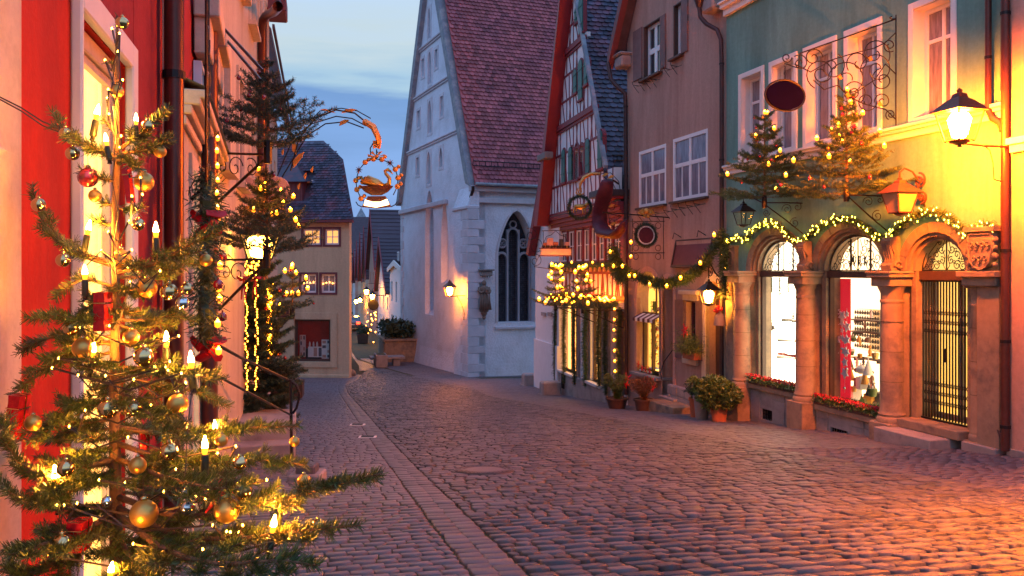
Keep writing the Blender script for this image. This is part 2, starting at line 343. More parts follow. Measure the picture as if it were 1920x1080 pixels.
# ------------------------------------------------------------ foliage
def needle_arrays(segs,per_m,ln,wd,fwd=.55,up=.25,jit=.25):
    P0=np.array([a for a,b,w in segs]); P1=np.array([b for a,b,w in segs]); wt=np.array([w for a,b,w in segs])
    Ls=np.linalg.norm(P1-P0,axis=1); n=np.maximum(1,(Ls*per_m*wt).astype(int)); idx=np.repeat(np.arange(len(segs)),n); N_=len(idx)
    t=nr.rand(N_,1); base=P0[idx]+(P1-P0)[idx]*t; ax=(P1-P0)[idx]/np.maximum(Ls[idx],1e-6)[:,None]
    rv=nr.randn(N_,3); rv[:,2]+=up; rad=rv-ax*np.sum(rv*ax,axis=1)[:,None]; rad/=np.linalg.norm(rad,axis=1)[:,None]+1e-9
    d=ax*fwd+rad*.85; d/=np.linalg.norm(d,axis=1)[:,None]; L_=ln*(1-jit+2*jit*nr.rand(N_,1))*(.6+.4*np.minimum(1,(1-t)*4+.3))
    sd=np.cross(d,nr.randn(N_,3)); sd/=np.linalg.norm(sd,axis=1)[:,None]+1e-9; sd*=wd/2
    tip=base+d*L_
    v=np.stack([base-sd,base+sd,tip+sd*.45,tip-sd*.45],axis=1).reshape(-1,3); f=np.arange(N_*4).reshape(-1,4); return v,f
def limb(p0,p1,sag,nsec,slen,rng,tert=True,plane=None):
    """main stem polyline and its side twigs -> (main pts, twig segments)"""
    p0=Vector(p0);p1=Vector(p1); d=p1-p0; Ln=d.length; pts=[]
    for i in range(9):
        t=i/8; q=p0+d*t; q=q+Vector((0,0,-sag*math.sin(PI*t)*Ln+.0)); pts.append(q)
    side=d.cross(Vector((0,0,1)))
    if side.length<1e-4: side=Vector((1,0,0))
    side.normalize(); segs=[]
    if plane is not None: side=(side*math.cos(plane)+Vector((0,0,1))*math.sin(plane)).normalized()
    for i in range(8): segs.append((pts[i],pts[i+1],.35+.65*min(1,i/3)))
    dn=d.normalized()
    for k in range(nsec):
        t=.22+.74*(k+rng.random()*.6)/nsec; i=min(7,int(t*8)); q=pts[i].lerp(pts[i+1],t*8-i)
        s=1 if k%2 else -1; l=slen*(1.05-t*.75)*(.75+.5*rng.random())
        dr=(dn*.75+side*s*.8+Vector((0,0,rng.uniform(-.12,.18)))).normalized(); e=q+dr*l
        m=q.lerp(e,.5)+Vector((0,0,-.03*l)); segs.append((q,m,1)); segs.append((m,e,1))
        if tert and l>slen*.5:
            for s2 in (1,-1):
                q2=q.lerp(e,rng.uniform(.3,.6)); d2=(dr*.8+side.cross(Vector((0,0,1)))*0+dn.cross(dr).cross(dr)*0+(dr.cross(Vector((0,0,1)))).normalized()*s2*.65).normalized(); segs.append((q2,q2+d2*l*.45,1))
    return pts,segs
def seg_tubes(mb,segs,r):
    for a,b,w in segs: mb.tube([a,b],[r,r*.6],4,cap=False)
def fir(name,label,H,Rr,whorls,per,par_loc,seed,rz=0,group=None,mt='needle_dark',nl=.03,nw=.004,per_m=260,base=.0,lean=0,sec=7,asc=.25,scale=1,taper=.85,pw=1.25):
    rng=random.Random(seed); root=thing(name,label,'Christmas tree',par_loc,rz,group)
    tr=MB(); tr.tube([(0,0,-.02),(0.01*H,0,H*.5),(0,0,H)],[.022*H**.5,.014*H**.5,.004],7); 
    segs=[]; tips=[]; tw=MB()
    for k in range(whorls):
        t=k/(whorls-1) if whorls>1 else 0; z=H*(base+(1-base)*(t**.95)*.93); rr=Rr*((1-t)**pw*taper+1-taper)*(.85+.25*rng.random()); nb=per if t<.8 else 4
        for j in range(nb):
            a=2*PI*(j+.5*(k%2)+rng.uniform(-.2,.2))/nb; l=rr*rng.uniform(.75,1.12)
            zz=z+rng.uniform(-.03,.03)*H; p1=(math.cos(a)*l,math.sin(a)*l,zz+l*(asc+.5*t+rng.uniform(-.08,.1)))
            pts,sg=limb((0,0,zz),p1,.06,sec,l*.5,rng); segs+=sg; tips.append(pts[-1]); tips.append(pts[5])
            tw.tube(pts[::2],[.006,.005,.004,.003,.002],4,cap=False)
    segs.append((Vector((0,0,H*.75)),Vector((0,0,H*1.02)),1.2)); tips.append(Vector((0,0,H*1.0)))
    tr.build('trunk','bark',root,True); tw.build('branch_wood','bark',root)['kind']='stuff'
    v,f=needle_arrays(segs,per_m,nl,nw); stuff(inst('crown',npmesh('crown',v,f,mt),root))
    return root,tips
def garland(name,label,pts,r,per_m,nl=.05,nw=.008,mt='needle_dark',rz=0,loc=(0,0,0),par=None,cat='garland',wobble=.02):
    root=par or thing(name,label,cat,loc,rz)
    P=[Vector(p) for p in pts]; segs=[]
    for a,b in zip(P,P[1:]): segs.append((a,b,1))
    t=MB(); t.tube(P,r*.35,6); t.build('stem' if not par else 'garland_stem','needle_dark',root)
    v,f=needle_arrays(segs,per_m,nl,nw,fwd=.35,up=0); 
    # offset bases outward for volume
    off=nr.randn(len(v)//4,3)*r*.33; v=v+np.repeat(off,4,axis=0)
    stuff(inst('foliage' if not par else 'garland_foliage',npmesh('foliage',v,f,mt),root)); return root
_bm={}
def shared(key,fn):
    if key not in _bm: _bm[key]=fn()
    return _bm[key]
def bulbmesh(kind='bulb',r=.022):
    def mk():
        q=r*(1.3 if kind=='bulb' else 1.0); m=MB(); m.lathe([(1e-5,-q*1.2),(q*.8,-q*.8),(q,0),(q*.85,q*.55),(q*.35,q*1.3),(1e-5,q*1.8)],6); me=m.mesh('bulb',kind,'all'); me.materials.append(M['amber_glass'])
        if kind in('bulb','fairy','far_bulb'):
            for p in me.polygons: p.material_index=1 if (p.center.z<q*.35 if kind!='fairy' else p.index%2) else 0
        return me
    return shared((kind,r),mk)
def lights_on(label,pts,loc=(0,0,0),rz=0,kind='bulb',r=.022,group=None,wire=True,name='light_string'):
    root=thing(name,label,'string lights',loc,rz,group)
    if wire and len(pts)>1:
        w=MB()
        for a,b in zip(pts,pts[1:]):
            a=Vector(a);b=Vector(b)
            if (a-b).length<1.5: m=(a+b)/2-Vector((0,0,.04)); w.tube([a,m,b],.003,3,cap=False)
        if w.v: w.build('wire','cable',root)
    me=bulbmesh(kind,r)
    for p in pts: inst('bulb',me,root,p)
    return root
ORD='first second third fourth fifth sixth seventh eighth ninth tenth eleventh twelfth thirteenth fourteenth fifteenth sixteenth seventeenth eighteenth nineteenth twentieth'.split(); ORD+=['twenty-'+w for w in ORD[:9]]+['thirtieth']
def baubles(pts,label,group,root_loc,rz,r=.035,mt='red_bauble'):
    def mk():
        m=MB(); m.ball((0,0,-r-.012),r,12,8); m.lathe([(r*.2,-.014),(r*.2,0),(1e-5,.002)],6); return m.mesh('bauble',mt,'all')
    me=shared(('bb',r,mt),mk); c,s=math.cos(rz),math.sin(rz)
    order=sorted(range(len(pts)),key=lambda i:-pts[i][2]); rk={i:k for k,i in enumerate(order)}
    for i,p in enumerate(pts):
        o=inst('bauble',me,None,(root_loc[0]+p[0]*c-p[1]*s,root_loc[1]+p[0]*s+p[1]*c,root_loc[2]+p[2])); tag(o,label+', '+ORD[rk[i]]+' from the top','bauble',group)
def lantern(name,label,loc,rz=0,h=.5,w=.32,glow='street_glow',metal='iron',power=0,col=WARM,group=None,glassm='lampglass',hang=False):
    """four-sided tapering street lantern, origin at its bottom"""
    t=thing(name,label,'lantern',loc,rz,group); b=w*.30; tp=w*.5; hb=h*.6
    fr=MB()
    for sx,sy in ((1,1),(1,-1),(-1,1),(-1,-1)): fr.tube([(sx*b,sy*b,.03),(sx*tp,sy*tp,hb)],w*.028,5)
    for z,q in ((.03,b),(hb,tp)):
        for k in range(4):
            c=[(q,q),(-q,q),(-q,-q),(q,-q)]; p1,p2=c[k],c[(k+1)%4]; fr.tube([(p1[0],p1[1],z),(p2[0],p2[1],z)],w*.03,5)
    fr.lathe([(.01,-.03),(b*.9,.0),(b*1.05,.03),(1e-5,.032)],8); fr.build('frame',metal,t)
    gl=MB()
    for k in range(4):
        c=[(1,1),(-1,1),(-1,-1),(1,-1)]; p1,p2=c[k],c[(k+1)%4]
        p=MB(); p.add([(p1[0]*b*.98,p1[1]*b*.98,.035),(p2[0]*b*.98,p2[1]*b*.98,.035),(p2[0]*tp*.97,p2[1]*tp*.97,hb),(p1[0]*tp*.97,p1[1]*tp*.97,hb)],[(0,1,2,3)])
        p.build('pane',glassm,t)
    rf=MB(); rf.lathe([(tp*1.75,hb-.005),(tp*1.62,hb+.02),(tp*.75,h*.82),(tp*.5,h*.86),(tp*.42,h*.93),(tp*.15,h*.96),(tp*.2,h*1.0),(1e-5,h*1.05)],4,a0=PI/4); rf.build('roof',metal,t)
    if glow:
        q=MB(); q.lathe([(1e-5,hb*.1),(b*.75,hb*.2),(tp*.72,hb*.75),(tp*.5,hb*.93),(1e-5,hb*.97)],10); q.build('lamp_bulb',glow,t,'all')
    return t
def quat_to(p,q):  # matrix putting local z along q-p at p
    d=(Vector(q)-Vector(p)).normalized(); return Matrix.Translation(p)@d.to_track_quat('Z','Y').to_matrix().to_4x4()
# ============================================================ GROUND
def hhv(y):
    a=0
    for k in range(5): a=a+np.interp(y+(k-2)*1.1,_py,_ph)
    return a/5
def sheet(name,xl,xr,ys,off,mt,nx=1,par=None):
    vs=[];fs=[]
    for y in ys:
        for i in range(nx+1):
            a,b=xl(y),xr(y); vs.append((a+(b-a)*i/nx,y,g(y)+off))
    for j in range(len(ys)-1):
        for i in range(nx): k=j*(nx+1)+i; fs.append((k,k+1,k+nx+2,k+nx+1))
    me=bpy.data.meshes.new(name); me.from_pydata(vs,[],fs); me.materials.append(M[mt]); me.polygons.foreach_set('use_smooth',[True]*len(fs)); return inst(name,me,par)
def brick_mat(name,col,w,h,rough,joint=(.03,.03,.025)):
    m=mat(name,col,rough,.2,6,.4,60); t=m.node_tree; l=t.links.new; b=t.nodes['Principled BSDF']
    c=t.nodes.new('ShaderNodeTexCoord'); mp=t.nodes.new('ShaderNodeMapping'); mp.inputs['Rotation'].default_value=(0,0,R(-14)); l(c.outputs['Object'],mp.inputs[0])
    br=t.nodes.new('ShaderNodeTexBrick'); br.inputs['Scale'].default_value=1; br.inputs['Brick Width'].default_value=w; br.inputs['Row Height'].default_value=h; br.inputs['Mortar Size'].default_value=.012
    br.inputs['Color1'].default_value=(*[x*1.15 for x in col],1); br.inputs['Color2'].default_value=(*[x*.8 for x in col],1); br.inputs['Mortar'].default_value=(*joint,1)
    l(mp.outputs[0],br.inputs[0]); l(br.outputs[0],b.inputs['Base Color'])
    bp=t.nodes.new('ShaderNodeBump'); bp.inputs['Distance'].default_value=.01; bp.inputs['Strength'].default_value=1; bp.invert=True; l(br.outputs[1],bp.inputs['Height']); l(bp.outputs[0],b.inputs['Normal'])
brick_mat('road_far',(.085,.073,.09),.2,.17,.5)
ys=[-15,-5,0]+[2*i for i in range(1,36)]+[75,85,100,130,180,300,500,900]
struct(sheet('ground',lambda y:-400,lambda y:400,ys,-.045,'joint_soil',8))
def curve(px): 
    p=sorted([tuple(onground(x,y))[:2] for x,y in px],key=lambda q:q[1]); Y=np.array([q[1] for q in p]); X=np.array([q[0] for q in p])
    s0=(X[1]-X[0])/(Y[1]-Y[0])
    def f(y):
        if np.ndim(y)==0 and y<Y[0]: return float(X[0]+s0*(y-Y[0]))
        r=np.interp(y,Y,X); return float(r) if np.ndim(y)==0 else np.where(y<Y[0],X[0]+s0*(y-Y[0]),r)
    return f
far=[(-12.4,60),(-19.5,90),(-29,130)]
_gl=curve([(889,1080),(804,973),(747,893),(707,840),(676,795),(649,755),(636,733),(635,722)])
_gr=curve([(995,1080),(849,942),(769,867),(702,795),(671,758),(650,733),(646,722)])
_re=curve([(1920,931),(1705,891),(1547,860),(1414,839),(1260,810),(1130,781),(1000,757),(938,747),(884,727)])
def XL(y): return _gl(y) if y<42 else _gl(42)-.10*(y-42) if y<50 else _gl(42)-.8-.25*(y-50)
def XG(y): return max(XL(y)+.28,_gr(y)) if y<42 else XL(y)+.3
def XR(y): return _re(y) if y<37 else min(_re(37),_re(37)-.45*(y-37)) if y<56 else _re(37)-8.55-.25*(y-56)
def wallL(y): return -.95-.2437*y if y<44 else -11.6
def wallR(y): return 11.5-.2875*y+.2 if y<27.3 else 3.85-.21*(y-27.3)+.3 if y<37.5 else 4.0 if y<44.8 else -1.9-.419*(y-45)
road=struct(sheet('road',XG,XR,[3+1.5*i for i in range(36)]+[60,70,85,100,130],-.032,'joint_soil'))
struct(sheet('road_far',lambda y:XL(y),lambda y:XR(y),[48.5,52,56,60,65,70,80,90,110,140],-.006,'road_far'))
pavL=struct(sheet('pavement_left',lambda y:wallL(y)-.6,XL,[1+1.5*i for i in range(33)],-.022,'joint_soil'))
pavR=struct(sheet('pavement_right',XR,lambda y:wallR(y)+.4,[3+1.5*i for i in range(37)],-.022,'joint_soil'))
gut=struct(sheet('gutter',XL,XG,[3+1.5*i for i in range(31)],-.024,'joint_soil'))
TH=math.atan(.25); ex=np.array([math.cos(TH),math.sin(TH)]); ey=np.array([-math.sin(TH),math.cos(TH)])
def blockverts(cx,cy,lx,ly,ang,hgt,tilt,rs,inset=.018,drop=.014,low=.05):
    n=len(cx); sx=np.array([-1,1,1,-1]); sy=np.array([-1,-1,1,1]); ca,sa=np.cos(ang),np.sin(ang); V=np.zeros((n,12,3))
    J=rs.randn(n,4,2)*np.minimum(lx,ly)[:,None,None]*.045
    for r,(ins,dz) in enumerate(((0,-low),(0.0,-drop),(inset,0))):
        for k in range(4):
            a=sx[k]*(lx/2-ins)+J[:,k,0]; b=sy[k]*(ly/2-ins)+J[:,k,1]
            x=cx+a*ca-b*sa; y=cy+a*sa+b*ca
            V[:,r*4+k,0]=x; V[:,r*4+k,1]=y; V[:,r*4+k,2]=EYE-hhv(y)+hgt+dz+tilt[:,0]*a+tilt[:,1]*b
    return V
QF=[(8,9,10,11)]+[(r*4+k,r*4+(k+1)%4,r*4+4+(k+1)%4,r*4+4+k) for r in range(2) for k in range(4)]
QF=np.array([q for q in QF])
def lay(name,xmin,xmax,y0,y1,rowd,ln,par,mt,seed,gap=.012,hj=.006,tj=.02,lj=.3,nparts=300,ang=0.0,inset=.018,drop=.014,bond=None,bow=0):
    rs=np.random.RandomState(seed); out=[]; k0=int((y0-4)/rowd); k1=int((y1+6)/rowd)
    th=TH+ang; e=np.array([math.cos(th),math.sin(th)]); s_=np.array([-math.sin(th),math.cos(th)])
    for k in range(k0,k1):
        s=k*rowd
        def tx(fn):
            y=s/s_[1] if abs(s_[1])>0 else 0; t=0
            for _ in range(12):
                t=(fn(y)-s_[0]*s)/e[0]; y=e[1]*t+s_[1]*s
            return t,y
        ta,ya=tx(xmin); tb,yb=tx(xmax)
        if max(ya,yb)<y0 or min(ya,yb)>y1 or tb-ta<.05: continue
        t=ta; first=True
        while t<tb-.03:
            l=ln*(1+lj*(rs.rand()*2-1)); 
            if first: l=ln*(.4+.6*rs.rand()) if bond is None else ln*(1 if k%2 else .5); first=False
            if t+l>tb-ln*.35: l=tb-t
            c=t+l/2; x=e[0]*c+s_[0]*s; y=e[1]*c+s_[1]*s
            if y0<=y<=y1 and abs(x)<y*.66+1.2: out.append((x,y,l-gap*(.7+.8*rs.rand()),rowd-gap*(.7+.6*rs.rand())))
            t+=l
    A=np.array(out); n=len(A); hgt=rs.randn(n)*hj; tilt=rs.randn(n,2)*tj; angs=th+rs.randn(n)*.02
    vis=(np.abs(A[:,0]/A[:,1])<.60)&((hhv(A[:,1])/A[:,1])<.36); d=np.where(vis,A[:,1],999); order=np.argsort(d,kind='stable')[:nparts]; sel=np.zeros(n,bool); sel[order]=True
    B=A[~sel]; V=blockverts(B[:,0],B[:,1],B[:,2],B[:,3],angs[~sel],hgt[~sel],tilt[~sel],rs,inset,drop)
    F=(QF[None]+np.arange(len(B))[:,None,None]*12).reshape(-1,4)
    stuff(inst(name,npmesh(name,V.reshape(-1,3),F,mt),par))
    var=[]
    for q in range(8):
        z=np.zeros(1); v=blockverts(z,z,np.array([ln]),np.array([rowd-gap]),z,z,np.zeros((1,2)),rs,inset,drop)[0]; v[:,2]-=v[:,2].max()
        var.append(npmesh(name,v,QF,mt))
    for i in np.where(sel)[0]:
        x,y,lx,ly=A[i]; o=inst(name,var[i%8],par,(x,y,g(y)+hgt[i]),(-math.atan(.1)+tilt[i,1],-tilt[i,0],angs[i]),(lx/ln,1,1))
lay('cobble',lambda y:XG(y)+.02,XR,4.6,49.5,.165,.205,road,'cobble_stone',3,gap=.021,hj=.0045,tj=.014,lj=.45,inset=.013,drop=.007)
lay('paver',lambda y:wallL(y)-.5,lambda y:XL(y)-.015,3.6,47,.150,.172,pavL,'paver_stone',5,gap=.009,hj=.002,tj=.008,lj=.12,bond=1,inset=.008,drop=.006)
lay('paver',lambda y:XR(y)+.24,lambda y:wallR(y)+.3,7.5,57,.16,.24,pavR,'paver_stone',6,gap=.010,hj=.002,tj=.008,lj=.2,inset=.008,drop=.006,nparts=250)
# kerb row of long stones along the right road edge, two rows of gutter stones on the left
def row_along(name,fn,w,ln,par,mt,y0,y1,seed,off=0,nparts=60,gap=.012):
    rs=np.random.RandomState(seed); out=[]; y=y0
    while y<y1:
        x1,x2=fn(y),fn(y+ln); a=math.atan2(ln,x2-x1); l=ln*(.8+.4*rs.rand()); out.append((fn(y+l*.48)+off,y+l*.48*math.sin(a),l-gap,w-gap,a)); y+=l*math.sin(a)
    A=np.array(out); n=len(A); z=rs.randn(n)*.002; tl=rs.randn(n,2)*.006; k=np.arange(n)>=nparts
    V=blockverts(A[k,0],A[k,1],A[k,2],A[k,3],A[k,4],z[k],tl[k],rs,.01,.008); stuff(inst(name,npmesh(name,V.reshape(-1,3),(QF[None]+np.arange(k.sum())[:,None,None]*12).reshape(-1,4),mt),par))
    for i in range(min(nparts,n)):
        V=blockverts(*[A[i:i+1,c] for c in range(5)],z[i:i+1],tl[i:i+1],rs,.01,.008)[0]; inst(name,npmesh(name,V,QF,mt),par)
row_along('kerb_stone',lambda y:XR(y)+.11,.2,.42,pavR,'gutter_stone',8.8,45,11)
row_along('gutter_stone',lambda y:XL(y)+(XG(y)-XL(y))*.27,.2,.17,gut,'gutter_stone',5.0,46,12,nparts=90)
row_along('gutter_stone',lambda y:XL(y)+(XG(y)-XL(y))*.75,.2,.17,gut,'gutter_stone',5.0,46,13,nparts=90)
# manhole cover
def disc_on_ground(x,y,name,label,r):
    p=onground(x,y); t=thing(name,label,'manhole cover',(p.x,p.y,p.z+.004)); t.rotation_euler=(-math.atan(.1),0,0)
    m=MB(); m.lathe([(r,-.03),(r,.012),(r*.86,.012),(r*.86,.004),(r*.80,.004),(r*.80,.014),(r*.73,.014),(r*.73,.006),(r*.66,.006),(r*.66,.013),(1e-5,.013)],36); m.build('iron_ring','gutter_stone',t,True)
    m=MB()
    for k in range(40):
        a=2*PI*k/40; m.box(-.012,.012,-.02,.02,.012,.019,Matrix.Rotation(a,4,'Z')@Matrix.Translation((r*.93,0,0)))
    m.build('cog','gutter_stone',t)['kind']='stuff'
disc_on_ground(908,882,'manhole_cover','round iron manhole cover with notched rings in the cobbled road',.40)
p=onground(668,800); 
for (x,y) in ((660,797),(677,820)):
    p=onground(x,y); t=thing('drain_grate','pale drain slab crossing the gutter at its %s break'%('farther' if y<800 else 'nearer'),'drain',(p.x+.12,p.y,p.z+.006)); m=MB(); m.box(-.16,.16,-.10,.10,-.05,.008); m.build('slab','white_trim',t); m=MB(); [m.box(-.12,.12,-.07+.035*i,-.055+.035*i,.0085,.012) for i in range(5)]; m.build('slot','iron',t)

# ============================================================ GREEN HOUSE
G=rightwall(500,11.5,1893); E=G.E(); gr=G.root('green_house','pale green plastered shop house with three stone arches and a white window ledge','house')
Lg=G.U(1362); m=MB()
WZ=[(1386,1434),(1443,1496),(1507,1570),(1584,1655),(1705,1795)]
wins=[(G.U(b),G.U(a)) for a,b in WZ]
ARC=[(19.27,.86,.67,1.17),(16.83,.88,.69,1.19),(14.66,.58,.60,.87)]   # distance, glass half width, rise, outer radius
arcs=[]
for d,w,r,ro in ARC:
    u=(d-G.p.y)*1.0405; arcs.append((u,w,r,ro))
holes=[(a+.10,b-.10,E+2.70,E+4.66) for a,b in wins]+[(u-ro+.06,u+ro-.06,-3,('arch',E,(ro-.06)*(.95 if ro<1 else .82))) for u,w,r,ro in arcs]
m.slab(0,Lg,E+.001,E+9.2,holes,0,-.42,[]); m.build('wall','green_plaster',gr); m=MB(); m.slab(0,Lg,-1.6,E,holes[5:],-.002,-.42,[]); m.build('stone_wall','sandstone',gr)
m=MB(); m.slab(0,Lg,E+2.50,E+2.56,[],.10,0); m.slab(0,Lg,E+2.56,E+2.62,[],.14,0); m.slab(0,Lg,E+2.38,E+2.50,[],.05,0); m.build('window_ledge','white_trim',gr,bevel=.01)
m=MB(); m.slab(-.0,Lg,E+6.35,E+6.52,[],.10,0); m.slab(0,Lg,E+6.52,E+6.62,[],.2,0); m.slab(0,Lg,E+6.62,E+6.68,[],.26,0); m.build('cornice','white_trim',gr,bevel=.01)
for i,(a,b) in enumerate(wins):
    sf=MB(); z0,z1=E+2.623,E+4.76; sf.box(a,a+.12,0.001,.035,z0,z1); sf.box(b-.12,b,0.001,.035,z0,z1); sf.box(a+.12,b-.12,0.001,.035,z1-.12,z1); so=sf.build('window_surround','white_trim',gr,bevel=.006)
    rv=MB(); rv.box(a+.105,a+.115,-.30,0,z0,z1-.12); rv.box(b-.115,b-.105,-.30,0,z0,z1-.12); rv.box(a+.105,b-.105,-.30,0,z1-.135,z1-.122); rv.box(a+.105,b-.105,-.30,.03,z0,E+2.71); rv.build('reveal','white_trim',so)
    window(gr,a+.12,b-.12,E+2.71,z1-.14,-.26,cols=2,transom=.70,pane='curtain_pane',fw=.07,bw=.06)
# stone arches
for i,(u,w,r,ro) in enumerate(arcs):
    m=MB(); e=.95 if ro<1 else .82
    n=9
    for k in range(n):   # voussoir blocks of the outer band
        v=MB(); a0,a1=PI*k/n+.006,PI*(k+1)/n-.006; v.ring(u,E,ro-.17,ro+.02,-.06,.045,a0,a1,4,e); v.build('arch_stone','sandstone',gr)
    m.ring(u,E,ro-.24,ro-.165,-.16,.0,n=26,ey=e); m.ring(u,E,ro-.30,ro-.235,-.26,-.07,n=26,ey=e); m.build('arch_moulding','sandstone',gr,True)
    m=MB(); m.ring(u,E,w,ro-.29,-.45,-.20,n=26,ey=r/w,eo=e*.98)
    jx=ro-.30
    for s in (-1,1):
        a,b=sorted((u+s*w,u+s*(ro-.17))); m.box(a,b,-.45,-.10,-1.7,E)
    m.build('jamb','sandstone',gr)
# columns
CX=[(1391,716),(1510,748),(1672,787)]; colu=[]
BZ=EYE-.2385*11.5-G.zb
def column(u,v,r,full=True,par=gr):
    m=MB(); H=E-.28-BZ
    m.lathe([(r*1.28,0),(r*1.30,.05),(r*1.22,.09),(r*1.10,.11),(r*1.16,.15),(r*1.06,.19),(r*1.0,.23),(r*.985,H*.5),(r*.93,H-.30),(r*.99,H-.29),(r*.99,H-.25),(r*.93,H-.24),(r*.94,H-.12),(r*1.15,H-.03),(r*1.2,H)],24,(u,v,BZ)); m.build('column','sandstone',par,True)
    m=MB(); zg=G.g(u,v)-.3
    m.box(u-r*1.35,u+r*1.35,-.40,v+r*1.35,zg,BZ-.001); m.build('pedestal','sandstone',par,bevel=.015)
    m=MB(); m.box(u-r*1.25,u+r*1.25,-.40,v+r*1.2,E-.28,E-.12); m.box(u-r*1.5,u+r*1.5,-.40,v+r*1.5,E-.12,E-.05); m.box(u-r*1.6,u+r*1.6,-.40,v+r*1.6,E-.05,E); m.build('abacus','sandstone',par,bevel=.01)
    # joint rings
    j=MB(); [j.lathe([(r*1.0+.001,-.003),(r*1.0+.0015,.003)],24,(u,v,BZ+H*f)) for f in (.30,.52,.74)]; j.build('joint','joint_soil',par)
for x,y in CX:
    u=G.U(x,.12); colu.append(u); column(u,.12,.205)
column(.60,-.02,.13)
m=MB(); ua,ub=.06,.50; m.box(ua,ub,-.4,.14,BZ-.02,E-.1); m.build('pier','sandstone',gr,bevel=.01)
m=MB(); m.box(ua-.02,.78,-.4,.26,-.5,BZ-.02-.15); m.box(ua-.0,.74,-.4,.22,BZ-.17,BZ-.02); m.build('pier_base','grey_stone',gr,bevel=.012)
m=MB(); m.box(ua-.04,.80,-.4,.27,E-.1,E+.0); m.box(ua-.0,.74,-.4,.21,E-.24,E-.1); m.build('pier_capital','sandstone',gr,bevel=.01)
# left end pilaster
m=MB(); m.box(G.U(1378),G.U(1364),-.3,.06,-.2+G.g(Lg),E-.25); m.box(G.U(1381),G.U(1358),-.3,.16,E-.25,E-.0); m.build('pilaster','sandstone',gr,bevel=.01)
# carved consoles over the columns
def console(u,shield=False):
    m=MB(); z=E
    prof=[(.05,.0),(.24,.0),(.26,.10),(.18,.16),(.16,.32),(.24,.44),(.27,.54),(.20,.62),(.05,.62)]
    m.add([(u-.13,y,z+h) for y,h in prof]+[(u+.13,y,z+h) for y,h in prof],[tuple(range(9))[::-1],tuple(range(9,18))]+[(i,(i+1)%9,(i+1)%9+9,i+9) for i in range(9)])
    for s in (-.09,-.03,.03,.09): m.tube([(u+s,.20,z+.02),(u+s,.17,z+.22),(u+s,.25,z+.48),(u+s,.22,z+.6)],.024,6)
    for s in (-1,1): m.tube([(u+s*.17+p[0]*.0,.10+p[0],z+.1+p[2]) for p in spiral((0,0),.09,1.2,0)],.02,5)
    m.build('console','sandstone',gr,True)
for u in colu[1:]: console(u)
u=G.U(1378); m=MB(); m.box(u-.16,u+.12,-.1,.12,E,E+.56); m.box(u-.19,u+.15,-.1,.15,E+.56,E+.62); m.ring(u-.02,E+.3,.09,.12,.12,.15,0,2*PI,20,1.6); m.build('console','sandstone',gr,bevel=.01)
# coat of arms over the pier
cr_=MB(); u=G.U(1843,.2); z=E
sh=[(-.24,.58),(.24,.58),(.26,.40),(.22,.15),(.12,.04),(0,.0),(-.12,.04),(-.22,.15),(-.26,.40)]
cr_.prism([(u+a,z+.02+b) for a,b in sh],.16,.26); cr_.box(u-.26,u+.26,-.05,.16,z,z+.62); cr_.box(u-.30,u+.30,-.05,.30,z+.62,z+.70)
for row,zz in ((0,.42),(1,.20)):
    for k in range(4 if row==0 else 3):
        x0=u-.165+.11*k+(.055 if row else 0); cr_.tube([(x0+q[0],.275,z+zz+q[2]) for q in spiral((0,0),.045,1.1,PI/2*k,1,12,.5)],.013,5); cr_.tube([(x0-.03,.27,z+zz-.05),(x0,.28,z+zz-.09),(x0+.03,.27,z+zz-.03)],.012,5)
for s in (-1,1):
    for k in range(4): cr_.ball((u+s*.25,.22,z+.10+.13*k),.045+.01*(k%2),8,6)
cr_.tube([(u+a*.92,.27,z+.02+b*.97+.0) for a,b in sh+[sh[0]]],.014,5); cr_.build('coat_of_arms','sandstone',gr,True)
# shop bases, windows, gate
sill_z=[EYE-.226*11.5-G.zb,EYE-.236*11.5-G.zb]
for i in (0,1):
    u,w,r,ro=arcs[i]; ua,ub=colu[i+1]+.3,colu[i]-.3; zg=min(G.g(ua),G.g(ub))-.2; zt=sill_z[i]-.02
    n=3
    gv=[(1432,1452,765,783),(1562,1594,800,812)][i]; ga,gb=G.U(gv[1]),G.U(gv[0]); gz1,gz0=G.Z(gv[0],gv[2]),G.Z(gv[0],gv[3])-.02
    m=MB(); m.slab(ua,ub,zg,zt-.14,[(ga,gb,gz0,gz1)],.06,-.3)
    bs=m.build('plinth','grey_stone',gr)
    for a_,b_ in ((ua,(ua+ga)/2),((ua+ga)/2+.005,ga-.06),(gb+.06,ub)):
        if b_-a_>.1: q=MB(); q.box(a_+.01,b_-.005,.06,.075,gz0-.02,zt-.30); q.build('stone','grey_stone',bs,bevel=.006); q=MB(); q.box(a_+.01,b_-.005,.06,.078,zt-.285,zt-.15); q.build('stone','grey_stone',bs,bevel=.006)
    m=MB(); m.box(ua,ub,-.3,.13,zt-.14,zt-.02); m.build('sill','sandstone',gr,bevel=.012)
    q=MB(); q.box(ga,gb,-.2,-.1,gz0,gz1); q.build('vent_back','room_dark',gr); q=MB()
    for k in range(7): x=ga+(gb-ga)*(k+.5)/7; q.box(x-.008,x+.008,.02,.035,gz0,gz1)
    for k in range(3): z=gz0+(gz1-gz0)*(k+.5)/3; q.box(ga,gb,.012,.02,z-.006,z+.006)
    q.build('vent_grille','iron',gr)
